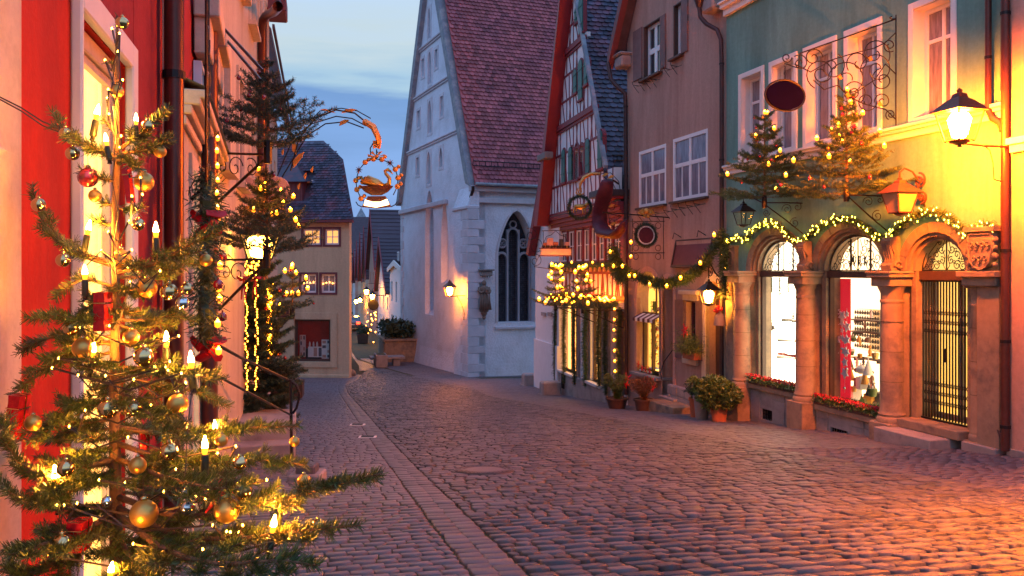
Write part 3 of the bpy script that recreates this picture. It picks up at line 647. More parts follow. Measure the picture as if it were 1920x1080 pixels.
def fan(par,u,w,r,yy,seed,mono=None):
    """wrought scrolls inside the half round light"""
    m=MB(); t=.009
    def sc_(cx,cz,rr,tn,a0,d=1): m.tube([(u+p[0],yy,E+p[2]) for p in spiral((cx,cz),rr,tn,a0,d,18)],t,4,cap=False)
    m.ring(u,E+.01,w-.03,w-.005,yy-.01,yy+.01,n=24,ey=r/w); m.box(u-w,u+w,yy-.01,yy+.01,E+.0,E+.02)
    for s in (-1,1):
        for cx,cz,rr,tn,a0 in ((.62,.14,.12,1.4,2.6),(.62,.36,.10,1.3,4.0),(.40,.16,.14,1.5,.3),(.40,.46,.12,1.3,5.0),(.20,.62,.12,1.3,3.3),(.17,.30,.11,1.4,1.2),(.80,.12,.08,1.2,1.0),(.28,.82,.07,1.2,2.2)):
            sc_(s*cx*w,cz*r,rr*w*1.1,tn,a0 if s>0 else PI-a0,s)
        m.tube([(u+s*x*w,yy,E+z*r) for x,z in ((.02,.02),(.12,.16),(.06,.4),(.16,.62),(.08,.9))],t,4,cap=False)
        m.tube([(u+s*x*w,yy,E+z*r) for x,z in ((.92,.05),(.75,.3),(.70,.5),(.5,.7),(.3,.88))],t,4,cap=False)
        for x,z in ((.3,.25),(.52,.3),(.34,.6)):
            for k in range(5): a=2*PI*k/5; m.ball((u+s*x*w+.028*math.cos(a),yy,E+z*r+.028*math.sin(a)),.012,5,4)
    m.tube([(u,yy,E),(u,yy,E+r*.96)],.014,5)
    m.build('fanlight_scrolls','iron',par)
    if mono:
        q=MB(); hh_=.20*r/.7; 
        for x0,pts in mono: q.tube([(u+x0*w*-1+px*-.12,yy+.012,E+.10+pz*hh_) for px,pz in pts],.013,5)
        q.build('monogram','iron',par)
MONO=[(-.20,[(-.2,0),(0,.1),(.1,1),(.3,.4),(.5,1),(.6,.1),(.8,0)]),(.02,[(.1,0),(.15,1),(.5,1),(.55,.6),(.2,.5),(.6,.05),(.8,0)]),(.22,[(.1,0),(.15,1),(.15,.5),(.6,1),(.2,.5),(.7,0)])]
for i in (0,1):
    u,w,r,ro=arcs[i]; yy=-.22; zs=sill_z[i]
    f=MB(); f.box(u-w,u-w+.05,yy-.05,yy+.05,zs-.02,E); f.box(u+w-.05,u+w,yy-.05,yy+.05,zs-.02,E); f.box(u-w+.05,u+w-.05,yy-.05,yy+.05,zs-.02,zs+.04); f.box(u-w,u+w,yy-.06,yy+.10,E-.14,E-.001); fo=f.build('shop_window','wood_dark',gr)
    p=MB(); p.box(u-w+.05,u+w-.05,yy-.004,yy+.004,zs+.042,E-.142); p.build('pane','clear',fo)
    p=MB(); p.prism([(u+w*math.cos(PI*k/20)*.99,E+.002+r*math.sin(PI*k/20)*.99) for k in range(21)],yy-.052,yy-.046); p.build('pane','clear',fo)
    q=MB()
    for s in (-.33,.33): q.box(u+s*w-.018,u+s*w+.018,yy-.045,yy-.02,E+.001,E+r*.93)
    q.build('glazing_bar','wood_dark',fo)
    fan(fo,u,w,r,yy+.03,i,MONO if i else None)
    # lit interior box
    b=MB(); D=1.1; x0,x1=u-w-.05,u+w+.6
    b.box(x0,x1,yy-D-.03,yy-D,zs-.1,E+r+.1); b.box(x0-.03,x0,yy-D,yy-.12,zs-.1,E+r+.1); b.box(x1,x1+.03,yy-D,yy-.12,zs-.1,E+r+.1)
    b.box(x0,x1,yy-D,yy-.12,zs-.1,zs-.02); b.build('shop_interior','shop_white' if i==0 else 'shop_warm',gr)
u,w,r,ro=arcs[2]; yy=-.24
f=MB(); f.box(u-w-.03,u+w+.03,yy-.05,yy+.08,E-.16,E-.001); f.build('door_lintel','wood_dark',gr)
zd=G.Z(1820,806)-.02
dr=MB(); dr.box(u-w,u-w+.06,yy-.30,yy-.22,zd,E-.16); dr.box(u+w-.06,u+w,yy-.30,yy-.22,zd,E-.16); dr.box(u-.10,u-.04,yy-.30,yy-.22,zd,E-.16); dr.box(u-w,u+w,yy-.30,yy-.22,zd,zd+.10); do=dr.build('glass_door','wood_grey',gr)
p=MB(); p.box(u-w+.06,u+w-.06,yy-.262,yy-.258,zd+.1,E-.16); p.build('pane','clear',do)
p=MB(); p.prism([(u+w*math.cos(PI*k/20)*.99,E+.002+r*math.sin(PI*k/20)*.99) for k in range(21)],yy-.052,yy-.046); p.build('pane','clear',do)
fan(gr,u,w,r,yy+.02,7)
b=MB(); D=1.9; x0,x1=u-w-.3,u+w+.5
b.box(x0,x1,yy-D-.03,yy-D,zd-.1,E+r+.1); b.box(x0-.03,x0,yy-D,yy-.35,zd-.1,E+r+.1); b.box(x1,x1+.03,yy-D,yy-.35,zd-.1,E+r+.1); b.box(x0,x1,yy-D,yy-.35,zd-.1,zd-.02); b.build('shop_interior','shop_yellow',gr)
# folding lattice gate
gt=thing('lattice_gate','closed black folding lattice gate across the right stone archway','gate',G.w(u,yy+.02,zd+.03),G.a); n=17; hg=E-.17-zd-.05
ba=MB(); ba.box(-.008,.008,-.012,.012,0,hg); bme=ba.mesh('bar','iron')
for k in range(n): inst('bar',bme,gt,(-w+.04+(2*w-.08)*k/(n-1),0,0))
m=MB(); s=(2*w-.08)/(n-1)
for z0 in (hg*.10,hg*.62):
    for k in range(n-1):
        x=-w+.04+s*k
        for j in range(3): z=z0+.16*j; m.tube([(x,.014,z),(x+s,.014,z+.16)],.006,4); m.tube([(x,-.014,z+.16),(x+s,-.014,z)],.006,4)
m.build('lattice','iron',gt)
m=MB(); m.box(-w,w,-.02,.02,-.035,-.005); m.box(-w,w,-.02,.02,hg,hg+.03); m.box(.0,.05,.012,.03,hg*.42,hg*.52); m.build('rail','iron',gt)
# steps of the gate
m=MB(); ua,ub=G.U(1822),G.U(1700); m.box(ua+.05,ub,-.4,.22,zd-.16,zd-.01); m.build('doorstep','sandstone',gr,bevel=.012)
m=MB(); m.box(G.U(1800),G.U(1692),-.1,.62,zd-.5,zd-.165); m.build('doorstep','grey_stone',gr,bevel=.012)

# display pieces
def local(F,u,v,z): return F.w(u,v,z)
u,w,r,ro=arcs[0]; zs=sill_z[0]
for k,(du,z,l) in enumerate(((-.28,.95,.9),(-.28,.55,1.0),(-.2,1.45,.5))):
    t=thing('display_shelf','white glass shelf in the left shop window, %s of the set'%('middle','lowest','topmost')[k],'shelf',G.w(G.U(1483,-.85)+.2*0,-.85,zs+z),G.a); m=MB(); m.box(-l/2,l/2,-.14,.14,0,.025); m.build('board','white_goods',t,bevel=.004); m=MB(); [m.box(x-.01,x+.01,-.14,.12,-.05,-.001) for x in (-l*.4,l*.4)]; m.build('bracket','iron',t)
def figurine(F,u,v,z,h,label,mt='dark_goods',group=None,cat='ornament'):
    t=thing('figurine',label,cat,F.w(u,v,z),F.a,group); m=MB(); m.lathe([(h*.22,0),(h*.22,h*.06),(h*.1,h*.1),(h*.16,h*.35),(h*.08,h*.6),(1e-5,h*.64)],8); m.build('body',mt,t,True); m=MB(); m.ball((0,0,h*.76),h*.13,8,6); m.build('head',mt,t,True); return t
figurine(G,G.U(1487,-.8),-.8,zs+1.48,.17,'dark round ornament on the top white shelf of the left shop window')
figurine(G,G.U(1446,-.6),-.6,zs+1.26,.2,'small dark figure group hanging high in the left shop window')
t=thing('model_train','tiny dark model wagon on glass in the left shop window','ornament',G.w(G.U(1446,-.55),-.55,zs+1.18),G.a); m=MB(); m.box(-.12,.12,-.03,.03,.02,.07); m.box(-.09,-.03,-.03,.03,.07,.12); m.build('body','dark_goods',t,bevel=.004); m=MB(); [m.lathe([(.02,-.035),(.02,-.02),(1e-5,-.02)],8,mx=Matrix.Translation((x,0,.02))@Matrix.Rotation(R(90),4,'X')) for x in (-.08,.08)]; m.build('wheel','iron',t)
t=thing('display_cloth','red ribbon strip along the lowest shelf in the left shop window','ribbon',G.w(G.U(1478,-.7),-.7,zs+.60),G.a); m=MB(); m.box(-.42,.42,-.02,.02,0,.03); m.tube([(-.4,0,.03),(-.2,0,.05),(0,0,.03),(.2,0,.055),(.4,0,.035)],.018,6); m.build('ribbon_strip','ribbon_red',t)
for k in range(5):
    x=u+w*.8-k*w*.38; pp=[(0,0,0),(.01,0,-.15-.05*(k%2)),(-.01,0,-.34-.07*(k%2))]; garland('hanging_sprig','green fir sprig hanging in the left shop window, %s from the left'%ORD[k],pp,.04,500,.05,.008,'leaf',G.a,G.w(x,yy-.10,E-.15))['group']='fir sprigs along the top of the left shop window'
u,w,r,ro=arcs[1]; zs=sill_z[1]
t=thing('felt_board','sparkling red felt panel at the left of the middle shop window','display panel',G.w(G.U(1594,-.45),-.45,zs),G.a); m=MB(); m.box(0,G.U(1551,-.45)-G.U(1594,-.45),-.02,0,0,E-zs-.16); m.build('felt','shop_red',t)
star=MB(); star.prism([((.05 if k%2 else .10)*math.sin(PI*k/5),(.05 if k%2 else .10)*math.cos(PI*k/5)) for k in range(10)],-.012,.012); stme=star.mesh('star','flower_white')
for k,(xp,zt,zl) in enumerate(((1558,2.30,1.3),(1569,2.0,.8),(1579,1.9,1.3),(1588,1.95,.9),(1563,1.2,.4),(1584,1.4,.5))):
    t=thing('star_mobile','%s string of white paper stars before the red felt panel, counted from the left'%ORD[(0,2,3,5,1,4)[k]],'star garland',G.w(G.U(xp,-.40),-.40,zs),G.a,'star strings before the red panel')
    m=MB(); m.tube([(0,0,zt),(0,0,zl-.3)],.003,3); m.build('thread','flower_white',t)
    for j in range(4): inst('star',stme,t,(0,0,zt-.12-(zt-zl)*j/4),(0,rnd.uniform(0,1),0),rnd.uniform(.6,1.3))
    b_=MB(); b_.ball((0,0,zl-.2),.035,8,6); b_.build('bead','silver_shiny',t,'all')
for k in range(6):
    t=thing('gift_box',('large gold wrapped box at the front of','small cream box left of','brown box stacked at the right of','pale box on top of the stack in','low wide gold box in the middle of','narrow dark box near the glass of')[k]+' the middle shop window','box',G.w(G.U(1585+11*k,-.65),-.62-.1*(k%3),zs+.02+(.28 if k in (3,2) else 0)),G.a+rnd.uniform(-.3,.3)); m=MB(); a=.10+.03*(k%3); m.box(-a,a,-a*.8,a*.8,0,.20+.05*(k%2)); m.build('box_body',('brass_goods','white_goods','wood_grey','white_goods','gold_paint','dark_goods')[k],t,bevel=.006); m=MB(); m.box(-a*1.02,a*1.02,-.012,.012,.002,.206+.05*(k%2)); m.build('ribbon','flower_white' if k%2 else 'ribbon_red',t)
for k,(du,z,h) in enumerate(((-.55,.95,.26),(-.35,.75,.2),(-.15,.7,.24),(-.62,.4,.3),(.15,.3,.22),(-.4,1.5,.2),(-.6,1.75,.2),(-.25,1.15,.2))):
    figurine(G,G.U(1598-60*du,-.9)-.0,-.9,zs+z,h,'small %s ornament figure number'.replace(' number','')%('golden','dark','cream','brown','silver','bronze','white','amber')[k]+' '+('beside the gold boxes','behind the red panel edge','in the middle row','at the lower right','near the paper tree','on the upper right shelf','on the topmost shelf','above the box stack')[k]+' of the middle shop window',('gold_paint','dark_goods','white_goods','skin_bronze','silver_shiny','skin_bronze','flower_white','brass_goods')[k])
for k,z in enumerate((.90,1.45,1.70)):
    t=thing('display_shelf','dark shelf in the middle shop window, %s of three'%('lowest','middle','highest')[k],'shelf',G.w(G.U(1630,-1.0),-1.0,zs+z),G.a); m=MB(); m.box(-.45,.45,-.12,.12,-.03,-.002); m.build('board','dark_goods',t); m=MB(); [m.box(x-.012,x+.012,-.12,.1,-.08,-.03) for x in (-.35,.35)]; m.build('bracket','iron',t)
t=thing('glass_rack','rack of many small dark bottles at the back of the middle shop window','rack',G.w(G.U(1626,-1.3),-1.32,zs+1.0),G.a); m=MB(); m.box(-.4,.4,-.02,.0,0,.9); m.build('back_board','brass_goods',t); m=MB()
for j in range(7):
    for k in range(10): m.lathe([(.022,0),(.025,.05),(.01,.07),(.01,.09)],6,(-.36+.08*k,.04,.06+.12*j))
m.build('bottle','dark_goods',t)['kind']='stuff'
t=thing('paper_tree','little white paper cone tree at the foot of the red panel','ornament',G.w(G.U(1567,-.6),-.6,zs+.0),G.a); m=MB()
for k in range(4): m.lathe([(.12-.025*k,.06+.09*k),(.04,.20+.09*k)],10)
m.build('cone','flower_white',t); m=MB(); m.tube([(0,0,0),(0,0,.1)],.015,6); m.build('stem','wood_grey',t)
garland('shop_greenery','strip of light green moss along the foot of the middle shop window',[(w-.08,0,0),(.3,0,.03),(0,0,0),(-.4,0,.04),(-w+.08,0,0)],.07,1500,.05,.01,'leaf',G.a,G.w(u,yy-.14,zs+.03),cat='greenery')
# goods behind the gate
u,w,r,ro=arcs[2]
t=thing('display_case','tall lit glass cabinet with shelves behind the lattice gate','cabinet',G.w(u-.35,-1.7,zd-.02),G.a); m=MB(); m.box(-.4,.4,-.3,-.27,0,2.3); m.build('back','shop_white',t)
m=MB(); [m.box(-.4,.4,-.27,.1,z,z+.03) for z in (.5,.9,1.3,1.7,2.1)]; m.build('shelf','wood_grey',t); m=MB(); [m.box(x-.02,x+.02,.08,.12,0,2.3) for x in (-.4,.4)]; m.build('post','iron',t)
for k in range(14):
    figurine(G,u-.65+.15*(k%5),-1.75,zd-.02+(.53,.93,1.33)[k//5],.22,'small ornament in the glass cabinet behind the gate, %s of its %s row'%(ORD[k%5],('lowest','middle','top')[k//5]),('gold_paint','dark_goods','brass_goods')[k%3],'ornaments on the shelves behind the gate')
t=thing('shop_counter','low wooden counter seen through the left part of the gate','counter',G.w(u+.3,-2.0,zd-.02),G.a); m=MB(); m.box(-.25,.35,-.2,.2,0,.85); m.build('body','wood_grey',t,bevel=.01); m=MB(); m.box(-.28,.38,-.24,.24,.852,.9); m.build('top','wood_dark',t,bevel=.006)
# flower strips on the sills
def flowerstrip(label,ua,ub,z,v=.06):
    L_=ub-ua; t=thing('flower_trough',label,'flowers',G.w(ua,v,z),G.a); m=MB(); m.box(0.02,L_-.02,-.07,.08,0,.06); m.build('trough','wood_dark',t)
    n=int(900*L_); b=np.stack([nr.rand(n)*L_,nr.randn(n)*.055+.02,.04+nr.rand(n)*.15],1); d=nr.randn(n,3); d/=np.linalg.norm(d,axis=1)[:,None]; s_=np.cross(d,nr.randn(n,3)); s_/=np.linalg.norm(s_,axis=1)[:,None]
    v_=np.stack([b-s_*.012,b+s_*.012,b+d*.045+s_*.006,b+d*.045-s_*.006],1).reshape(-1,3); stuff(inst('foliage',npmesh('foliage',v_,np.arange(4*n).reshape(-1,4),'leaf'),t))
    n=int(420*L_); b=np.stack([nr.rand(n)*L_,nr.randn(n)*.05+.03,.15+nr.rand(n)*.07],1); d=nr.randn(n,3); d/=np.linalg.norm(d,axis=1)[:,None]; s_=np.cross(d,nr.randn(n,3)); s_/=np.linalg.norm(s_,axis=1)[:,None]; q=np.cross(d,s_)
    v_=np.stack([b-s_*.018,b+q*.018,b+s_*.018,b-q*.018],1).reshape(-1,3); stuff(inst('blossom',npmesh('blossom',v_,np.arange(4*n).reshape(-1,4),'flower_red'),t))
flowerstrip('row of red flowers on the sill of the left shop window',colu[1]+.30,colu[0]-.28,sill_z[0]-.04)
flowerstrip('row of red flowers on the sill of the middle shop window',colu[2]+.30,colu[1]-.30,sill_z[1]-.04)
# lit garland along the arches
path=[]
for x,y in ((1361,505),(1360,470),(1368,452),(1385,445),(1400,450),(1412,432),(1430,420),(1450,417),(1467,428),(1482,447),(1497,455),(1512,446),(1530,430),(1552,418),(1575,410),(1600,413),(1620,425),(1638,440),(1655,448),(1670,443),(1685,425),(1705,408),(1730,398),(1757,397),(1780,408),(1800,425),(1815,437),(1828,428),(1850,420),(1866,430),(1872,455),(1872,490)):
    path.append(G.P(x,y,.10))
dense=[]
for a,b in zip(path,path[1:]):
    for k in range(3): dense.append(a.lerp(b,k/3))
dense.append(path[-1])
gl_=garland('lit_arch_garland','thick fir garland with yellow fairy lights over the three stone arches',[p-path[0] for p in dense],.085,900,.075,.009,'leaf',G.a,G.w(*path[0]))
bm_=bulbmesh('fairy',.0095); NB=0
for a,b in zip(dense,dense[1:]):
    k=max(2,int((b-a).length*26))
    for j in range(k):
        if NB<300:
            q=a.lerp(b,rnd.random())-path[0]+Vector((rnd.gauss(0,.045),abs(rnd.gauss(.06,.035)),rnd.gauss(0,.045))); inst('fairy_bulb',bm_,gl_,q); NB+=1
# downpipes at the right end
def pipe(name,label,pts,r,mt,clamps=(),loc=(0,0,0),rz=0):
    t=thing(name,label,'downpipe',loc,rz); m=MB(); m.tube(pts,r,10); m.build('pipe',mt,t,True)
    for c in clamps:
        q=MB(); q.lathe([(r*1.16,-.025),(r*1.16,.025)],12,c); q.build('clamp','iron',t)
    return t
def pp_(F,x,y,v): return tuple(F.P(x,y,v))
o=Vector(G.w(0,0,0))
pipe('drain_pipe','thick rust brown downpipe at the right end of the green house',[pp_(G,1885,y,.14) for y in (-60,120,200,215,235,480,790,845)],.065,'pipe_brown',[pp_(G,1885,y,.14) for y in (25,470,640,800)],o,G.a)
pipe('drain_pipe','thinner brown downpipe bending into the thick one on the green house',[pp_(G,1853,-60,.12),pp_(G,1853,150,.12),pp_(G,1853,205,.12),pp_(G,1860,222,.13),pp_(G,1874,230,.14),pp_(G,1880,245,.14)],.05,'pipe_brown',[pp_(G,1853,108,.12)],o,G.a)
pipe('drain_pipe','slim dark vertical pipe beside the thick downpipe near the ground',[pp_(G,1870,490,.10),pp_(G,1870,800,.10),pp_(G,1876,815,.13),pp_(G,1884,838,.17)],.03,'pipe_dark',[pp_(G,1870,700,.10)],o,G.a)
# neighbour at the far right
h2=G.root('salmon_house','salmon plastered house front at the right edge past the downpipe','house'); m=MB(); m.slab(-6,-.03,-1.6,E+8,[],.08,-.4); m.build('wall','salmon_plaster',h2)
m=MB(); m.slab(-6,-.05,-1.6,BZ+.02,[],.12,.08); m.build('plinth','grey_stone',h2,bevel=.01); m=MB(); m.box(-1.4,-.12,.08,.22,E+1.92,E+2.02); m.box(-1.4,-.14,.08,.16,E+1.80,E+1.92); m.build('ledge','white_trim',h2,bevel=.01)
# big street lamp
mat('lamp_strong',(.9,.6,.3),.5,0,emit=(1,.165,.004),estr=3100); mat('lamp_near',(.9,.6,.3),.5,0,emit=(1,.19,.001),estr=8000); mat('lamp_soft',(.9,.6,.3),.5,0,emit=(1,.45,.06),estr=60); mat('lamp_church',(.9,.6,.3),.5,0,emit=(1,.25,.012),estr=430); mat('lamp_mid',(.9,.6,.3),.5,0,emit=(1,.33,.03),estr=200); mat('lamp_small',(.9,.6,.3),.5,0,emit=(1,.62,.25),estr=26)
lp=W(1799,268,12.65); lantern('street_lamp','large lit four sided street lantern on the long arm before the green house',lp,G.a,.78,.46,'lamp_strong','rust_iron')
t=thing('iron_bracket','long straight iron arm with a curved stay holding the big lit lantern','bracket',G.w(.0,.08,E+1.9),G.a)
inv=lambda p:(Matrix.Rotation(-G.a,4,'Z')@(Vector(p)-Vector(t.location)))
a=inv(lp); m=MB(); m.tube([(-.12,-.0,a.z-.0),(a.x*.5-.0,a.y*.5,a.z),(a.x,a.y,a.z)],.018,8); m.tube([(a.x,a.y,a.z-.06),(a.x,a.y,a.z+.04)],.03,8); m.build('rod','rust_iron',t,True)
m=MB(); m.tube([(a.x*.55-.05,a.y*.55,a.z),(a.x*.35,a.y*.35,a.z-.06),(a.x*.28,a.y*.28,a.z-.25),(a.x*.26,a.y*.26,a.z-.5),(a.x*.1,a.y*.1,a.z-.52),(0,.0,a.z-.60),(-.04,-.0,a.z-1.0),(-.1,-.02,a.z-1.02)],.009,6); m.build('stay','rust_iron',t,True)
for s in (-1,1):
    m=MB(); m.tube([(a.x+s*.14,a.y,a.z+.1),(a.x+s*.13,a.y,a.z+.02),(a.x+s*.05,a.y,a.z-.02),(a.x,a.y,a.z-.0)],.012,6); m.build('prong','rust_iron',t,True)

lq=(5.1,6.7,g(7.0)+3.3); t=thing('inferred_lamp','unseen street lamp past the right edge, bell shade added to confine its pool','lamp',lq,0)  # out of view, inferred from the orange pool on the cobbles
m=MB(); m.lathe([(1e-5,.42),(.10,.40),(.20,.28),(.22,.0),(.225,-.10),(.215,-.10),(.21,.0),(.19,.27),(.05,.38),(1e-5,.385)],20); m.build('added_bell_shade','rust_iron',t,True)  # deep shade made up to keep the light on the ground below
m=MB(); m.lathe([(1e-5,.16),(.10,.17),(.11,.2),(1e-5,.24)],14); m.build('lamp_bulb','lamp_near',t,True)
m=MB(); m.tube([(0,0,.42),(0,0,.8),(2.2,0,.95),(4.0,0,.9)],.03,8); m.build('arm_rod','rust_iron',t,True)
u,w,r,ro=arcs[1]; zs=sill_z[1]; rg=random.Random(12)
pxs=sorted(rg.uniform(1592,1646) for _ in range(28))
for k in range(28):
    px=pxs[k]; v=-rg.uniform(.5,.85); zz=zs+rg.choice((0,.0,.22,.42,.62,.95,1.25)); kind=k%3; mtn=rg.choice(('white_goods','brass_goods','skin_bronze','gold_paint','dark_goods','leaf'))
    t=thing('shop_item',{'white_goods':'white','brass_goods':'brass','skin_bronze':'brown','gold_paint':'golden','dark_goods':'black','leaf':'green'}[mtn]+' '+('ball','cone','pot')[kind]+' shaped gift in the middle shop window, %s from the left'%ORD[k],'ornament',G.w(G.U(px,v),v,zz),G.a,'goods piled in the middle shop window')
    m=MB(); s=rg.uniform(.05,.11); m.lathe([[(s*.4,0),(s,s*.5),(s,s*1.2),(s*.4,s*1.8),(1e-5,s*1.9)],[(s,0),(s*.7,s),(s*.2,s*2.6),(1e-5,s*2.7)],[(s*.7,0),(s,s*1.2),(s*.9,s*1.6),(s*.5,s*1.6)]][kind],10); m.build('body',mtn,t,True)
    m=MB(); m.lathe([(s*.15,0),(s*.15,s*.5),(1e-5,s*.6)],6,(0,0,s*(1.85,2.6,1.55)[kind])); m.build('knob','flower_white',t)
# ============================================================ PINK HOUSE
K=rightwall(500,11.55,1366); EK=K.E(); kr=K.root('pink_house','rough pink plastered gabled house between the green and the half timbered house','house')
LK=K.U(1176)
def kz(x,y): return K.Z(x,y)
uw=lambda x0,x1:(K.U(x1),K.U(x0))
Aw=[(1198,1249,277,386),(1262,1327,251,373)]
Uw=[(1207,1239,41,142),(1263,1279,6,106)]
HK=[]
for x0,x1,yt,yb in Aw+Uw:
    a,b=uw(x0,x1); xm=(x0+x1)/2; HK.append([a,b,kz(xm,yb),kz(xm,yt)])
a1,b1=uw(1195,1237); sz0=kz(1216,701); HK2=[(a1,b1,sz0,('arch',kz(1216,560),(b1-a1)*.5*1.05))]
a2,b2=uw(1242,1263); HK2.append((a2,b2,-3,('arch',kz(1252,545),(b2-a2)*.5*1.0)))
a3,b3=uw(1286,1306); HK2.append((a3,b3,kz(1296,668),kz(1296,565)))
a4,b4=uw(1324,1353); HK2.append((a4,b4,-3,('arch',kz(1338,560),(b4-a4)*.5*1.15)))
apexu=LK*.5
m=MB(); m.slab(-.0,LK,-1.6,lambda u:EK+7.3+ (min(u,LK-u))*1.55,[tuple(h) for h in HK]+HK2,0,-.38,[apexu]); m.build('wall','pink_plaster',kr)
for h,(x0,x1,yt,yb) in zip(HK[:2],Aw):
    window(kr,h[0],h[1],h[2],h[3],-.04,cols=2,rows=1,transom=.56,pane='curtain_pane',fw=.10,bw=.11)
    s=MB(); s.box(h[0]-.06,h[1]+.06,-.02,.12,h[2]-.07,h[2]-.005); s.build('sill','wood_dark',kr,bevel=.008)
    q=MB(); w_=(h[1]-h[0]-.2)/2; 
    for c in (h[0]+.10+w_*.5-.03,h[1]-.10-w_*.5+.03): q.box(c-.02,c+.02,-.035,-.012,h[2]+.1,h[2]+(h[3]-h[2])*.55)
    q.build('casement_bar','white_paint',kr)
for k,h in enumerate(HK[2:]):
    window(kr,h[0]+.05,h[1]-.05,h[2]+.03,h[3]-.03,-.16,cols=2 if k==0 else 1,rows=1,transom=.5,fw=.10,bw=.16 if k==0 else .05)
    f=MB(); f.box(h[0]-.0,h[0]+.05,-.3,.012,h[2],h[3]); f.box(h[1]-.05,h[1],-.3,.012,h[2],h[3]); f.box(h[0]+.05,h[1]-.05,-.3,.012,h[3]-.03,h[3]); f.build('casing','wood_dark',kr)
    s=MB(); s.box(h[0]-.12,h[1]+.12,-.02,.14,h[2]-.07,h[2]-.004); s.build('sill','wood_dark',kr,bevel=.008)
def shutter(par,u0,u1,z0,z1,v,mt,slats=True,ang=0):
    m=MB(); m.box(u0,u1,v,v+.03,z0,z1); o=m.build('shutter',mt,par,bevel=.004); n=4
    for i in range(n):
        q=MB(); w=(u1-u0)/n; q.box(u0+w*i+.004,u0+w*(i+1)-.004,v+.031,v+.041,z0+.01,z1-.01); q.build('board',mt,o)
    return o
def shut_px(par,F,x0,x1,yt,yb,v,mt):
    a,b=F.U(x1),F.U(x0); xm=(x0+x1)/2; return shutter(par,a,b,F.Z(xm,yb),F.Z(xm,yt),v,mt)
for x0,x1,yt,yb in ((1189,1205,55,150),(1240,1249,28,128),(1280,1291,-4,98),(1268,1284,562,672),(1306,1319,564,676)): shut_px(kr,K,x0,x1,yt,yb,.004,'shutter_brown')
# iron flower holders under the windows
def holders(F,par,x0,x1,y0,y1,n):
    m=MB()
    for k in range(n):
        t=(k+.5)/n; x=x0+(x1-x0)*t; y=y0+(y1-y0)*t; u,z=F.uz(x,y)
        m.tube([(u,.02,z),(u,.22,z+.02),(u,.24,z+.12)],.011,4); m.tube([(u,.02,z-.22),(u,.2,z)],.009,4)
    a=F.P(x0,y0,.2); b=F.P(x1,y1,.2); m.tube([a,b],.010,4); m.build('flower_holder','iron',par)
holders(K,kr,1193,1238,163,148,4); holders(K,kr,1250,1278,133,122,2); holders(K,kr,1250,1322,398,382,5); holders(K,kr,1200,1246,405,399,3)
# roof verge boards and roof
for s in (0,1):
    m=MB(); 
    if s: m.hexa([(LK+.45,-6,EK+6.75),(LK+.45,.45,EK+6.75),(apexu,.45,EK+7.4+apexu*1.55),(apexu,-6,EK+7.4+apexu*1.55),(LK+.45,-6,EK+6.9),(LK+.45,.45,EK+6.9),(apexu,.45,EK+7.6+apexu*1.55),(apexu,-6,EK+7.6+apexu*1.55)])
    else: m.hexa([(-.0,-6,EK+7.35),(-.0,.45,EK+7.35),(apexu,.45,EK+7.4+apexu*1.55),(apexu,-6,EK+7.4+apexu*1.55),(-.0,-6,EK+7.5),(-.0,.45,EK+7.5),(apexu,.45,EK+7.6+apexu*1.55),(apexu,-6,EK+7.6+apexu*1.55)])
    m.build('roof','roof_far',kr)
m=MB(); m.hexa([(LK+.46,.30,EK+6.55),(LK+.46,.50,EK+6.55),(apexu,.50,EK+7.2+apexu*1.55),(apexu,.30,EK+7.2+apexu*1.55),(LK+.46,.30,EK+6.98),(LK+.46,.50,EK+6.98),(apexu,.50,EK+7.65+apexu*1.55),(apexu,.30,EK+7.65+apexu*1.55)]); m.build('verge_board','maroon_wood',kr)
for (x,y) in ((1166,118),(1334,10)):
    c=K.P(x,y,.2); m=MB(); m.box(c.x-.30,c.x+.30,-.1,.34,c.z-.16,c.z+.20); m.box(c.x-.34,c.x+.34,-.1,.42,c.z+.20,c.z+.30); m.build('corbel_stone','grey_stone',kr,bevel=.05)
# ground floor
def archtrim(par,F,a,b,zb,sp,rise,w,v0,v1,mt,name='surround'):
    c=(a+b)/2; r=(b-a)/2; m=MB(); m.ring(c,sp,r,r+w,v0,v1,n=18,ey=rise/r,eo=(rise+w)/(r+w)); m.box(a-w,a,v0,v1,zb,sp); m.box(b,b+w,v0,v1,zb,sp); return m.build(name,mt,par,bevel=.006)
archtrim(kr,K,a1,b1,sz0-.1,kz(1216,560),(b1-a1)*.525,.16,-.10,.03,'salmon_plaster')
archtrim(kr,K,a2,b2,K.g(a2)-.2,kz(1252,545),(b2-a2)*.5,.14,-.10,.03,'salmon_plaster')
archtrim(kr,K,a4,b4,K.g(a4)-.2,kz(1338,560),(b4-a4)*.575,.20,-.10,.03,'beige_plaster')
# shop window
f=MB(); zt=kz(1216,560)+(b1-a1)*.5; zm=kz(1216,590); um=a1+(b1-a1)*.60
f.box(um-.04,um+.04,-.30,-.20,sz0,zm); f.box(a1,b1,-.30,-.18,zm-.04,zm+.05); f.box(a1,b1,-.30,-.20,sz0-.0,sz0+.08); f.box((a1+b1)/2-.02,(a1+b1)/2+.02,-.3,-.25,zm+.05,zt); f.box(b1-.06,b1,-.3,-.2,sz0,zm); so=f.build('shop_window','wood_dark',kr)
p=MB(); p.box(a1,b1,-.262,-.256,sz0+.08,zm-.04); p.build('pane','clear',so)
b=MB(); b.box(a1-.3,b1+1.6,-1.4,-1.37,sz0-.1,zt+.3); b.box(b1+1.6,b1+1.63,-1.4,-.38,sz0-.1,zt+.3); b.build('shop_interior','shop_yellow',kr); b=MB(); b.box(a1-.3,b1+.5,-1.4,-.38,sz0-.12,sz0-.03); b.box(a1-.33,a1-.3,-1.4,-.38,sz0-.1,zt+.3); b.build('shop_floor','ornate_glow',kr)
m=MB(); n=9
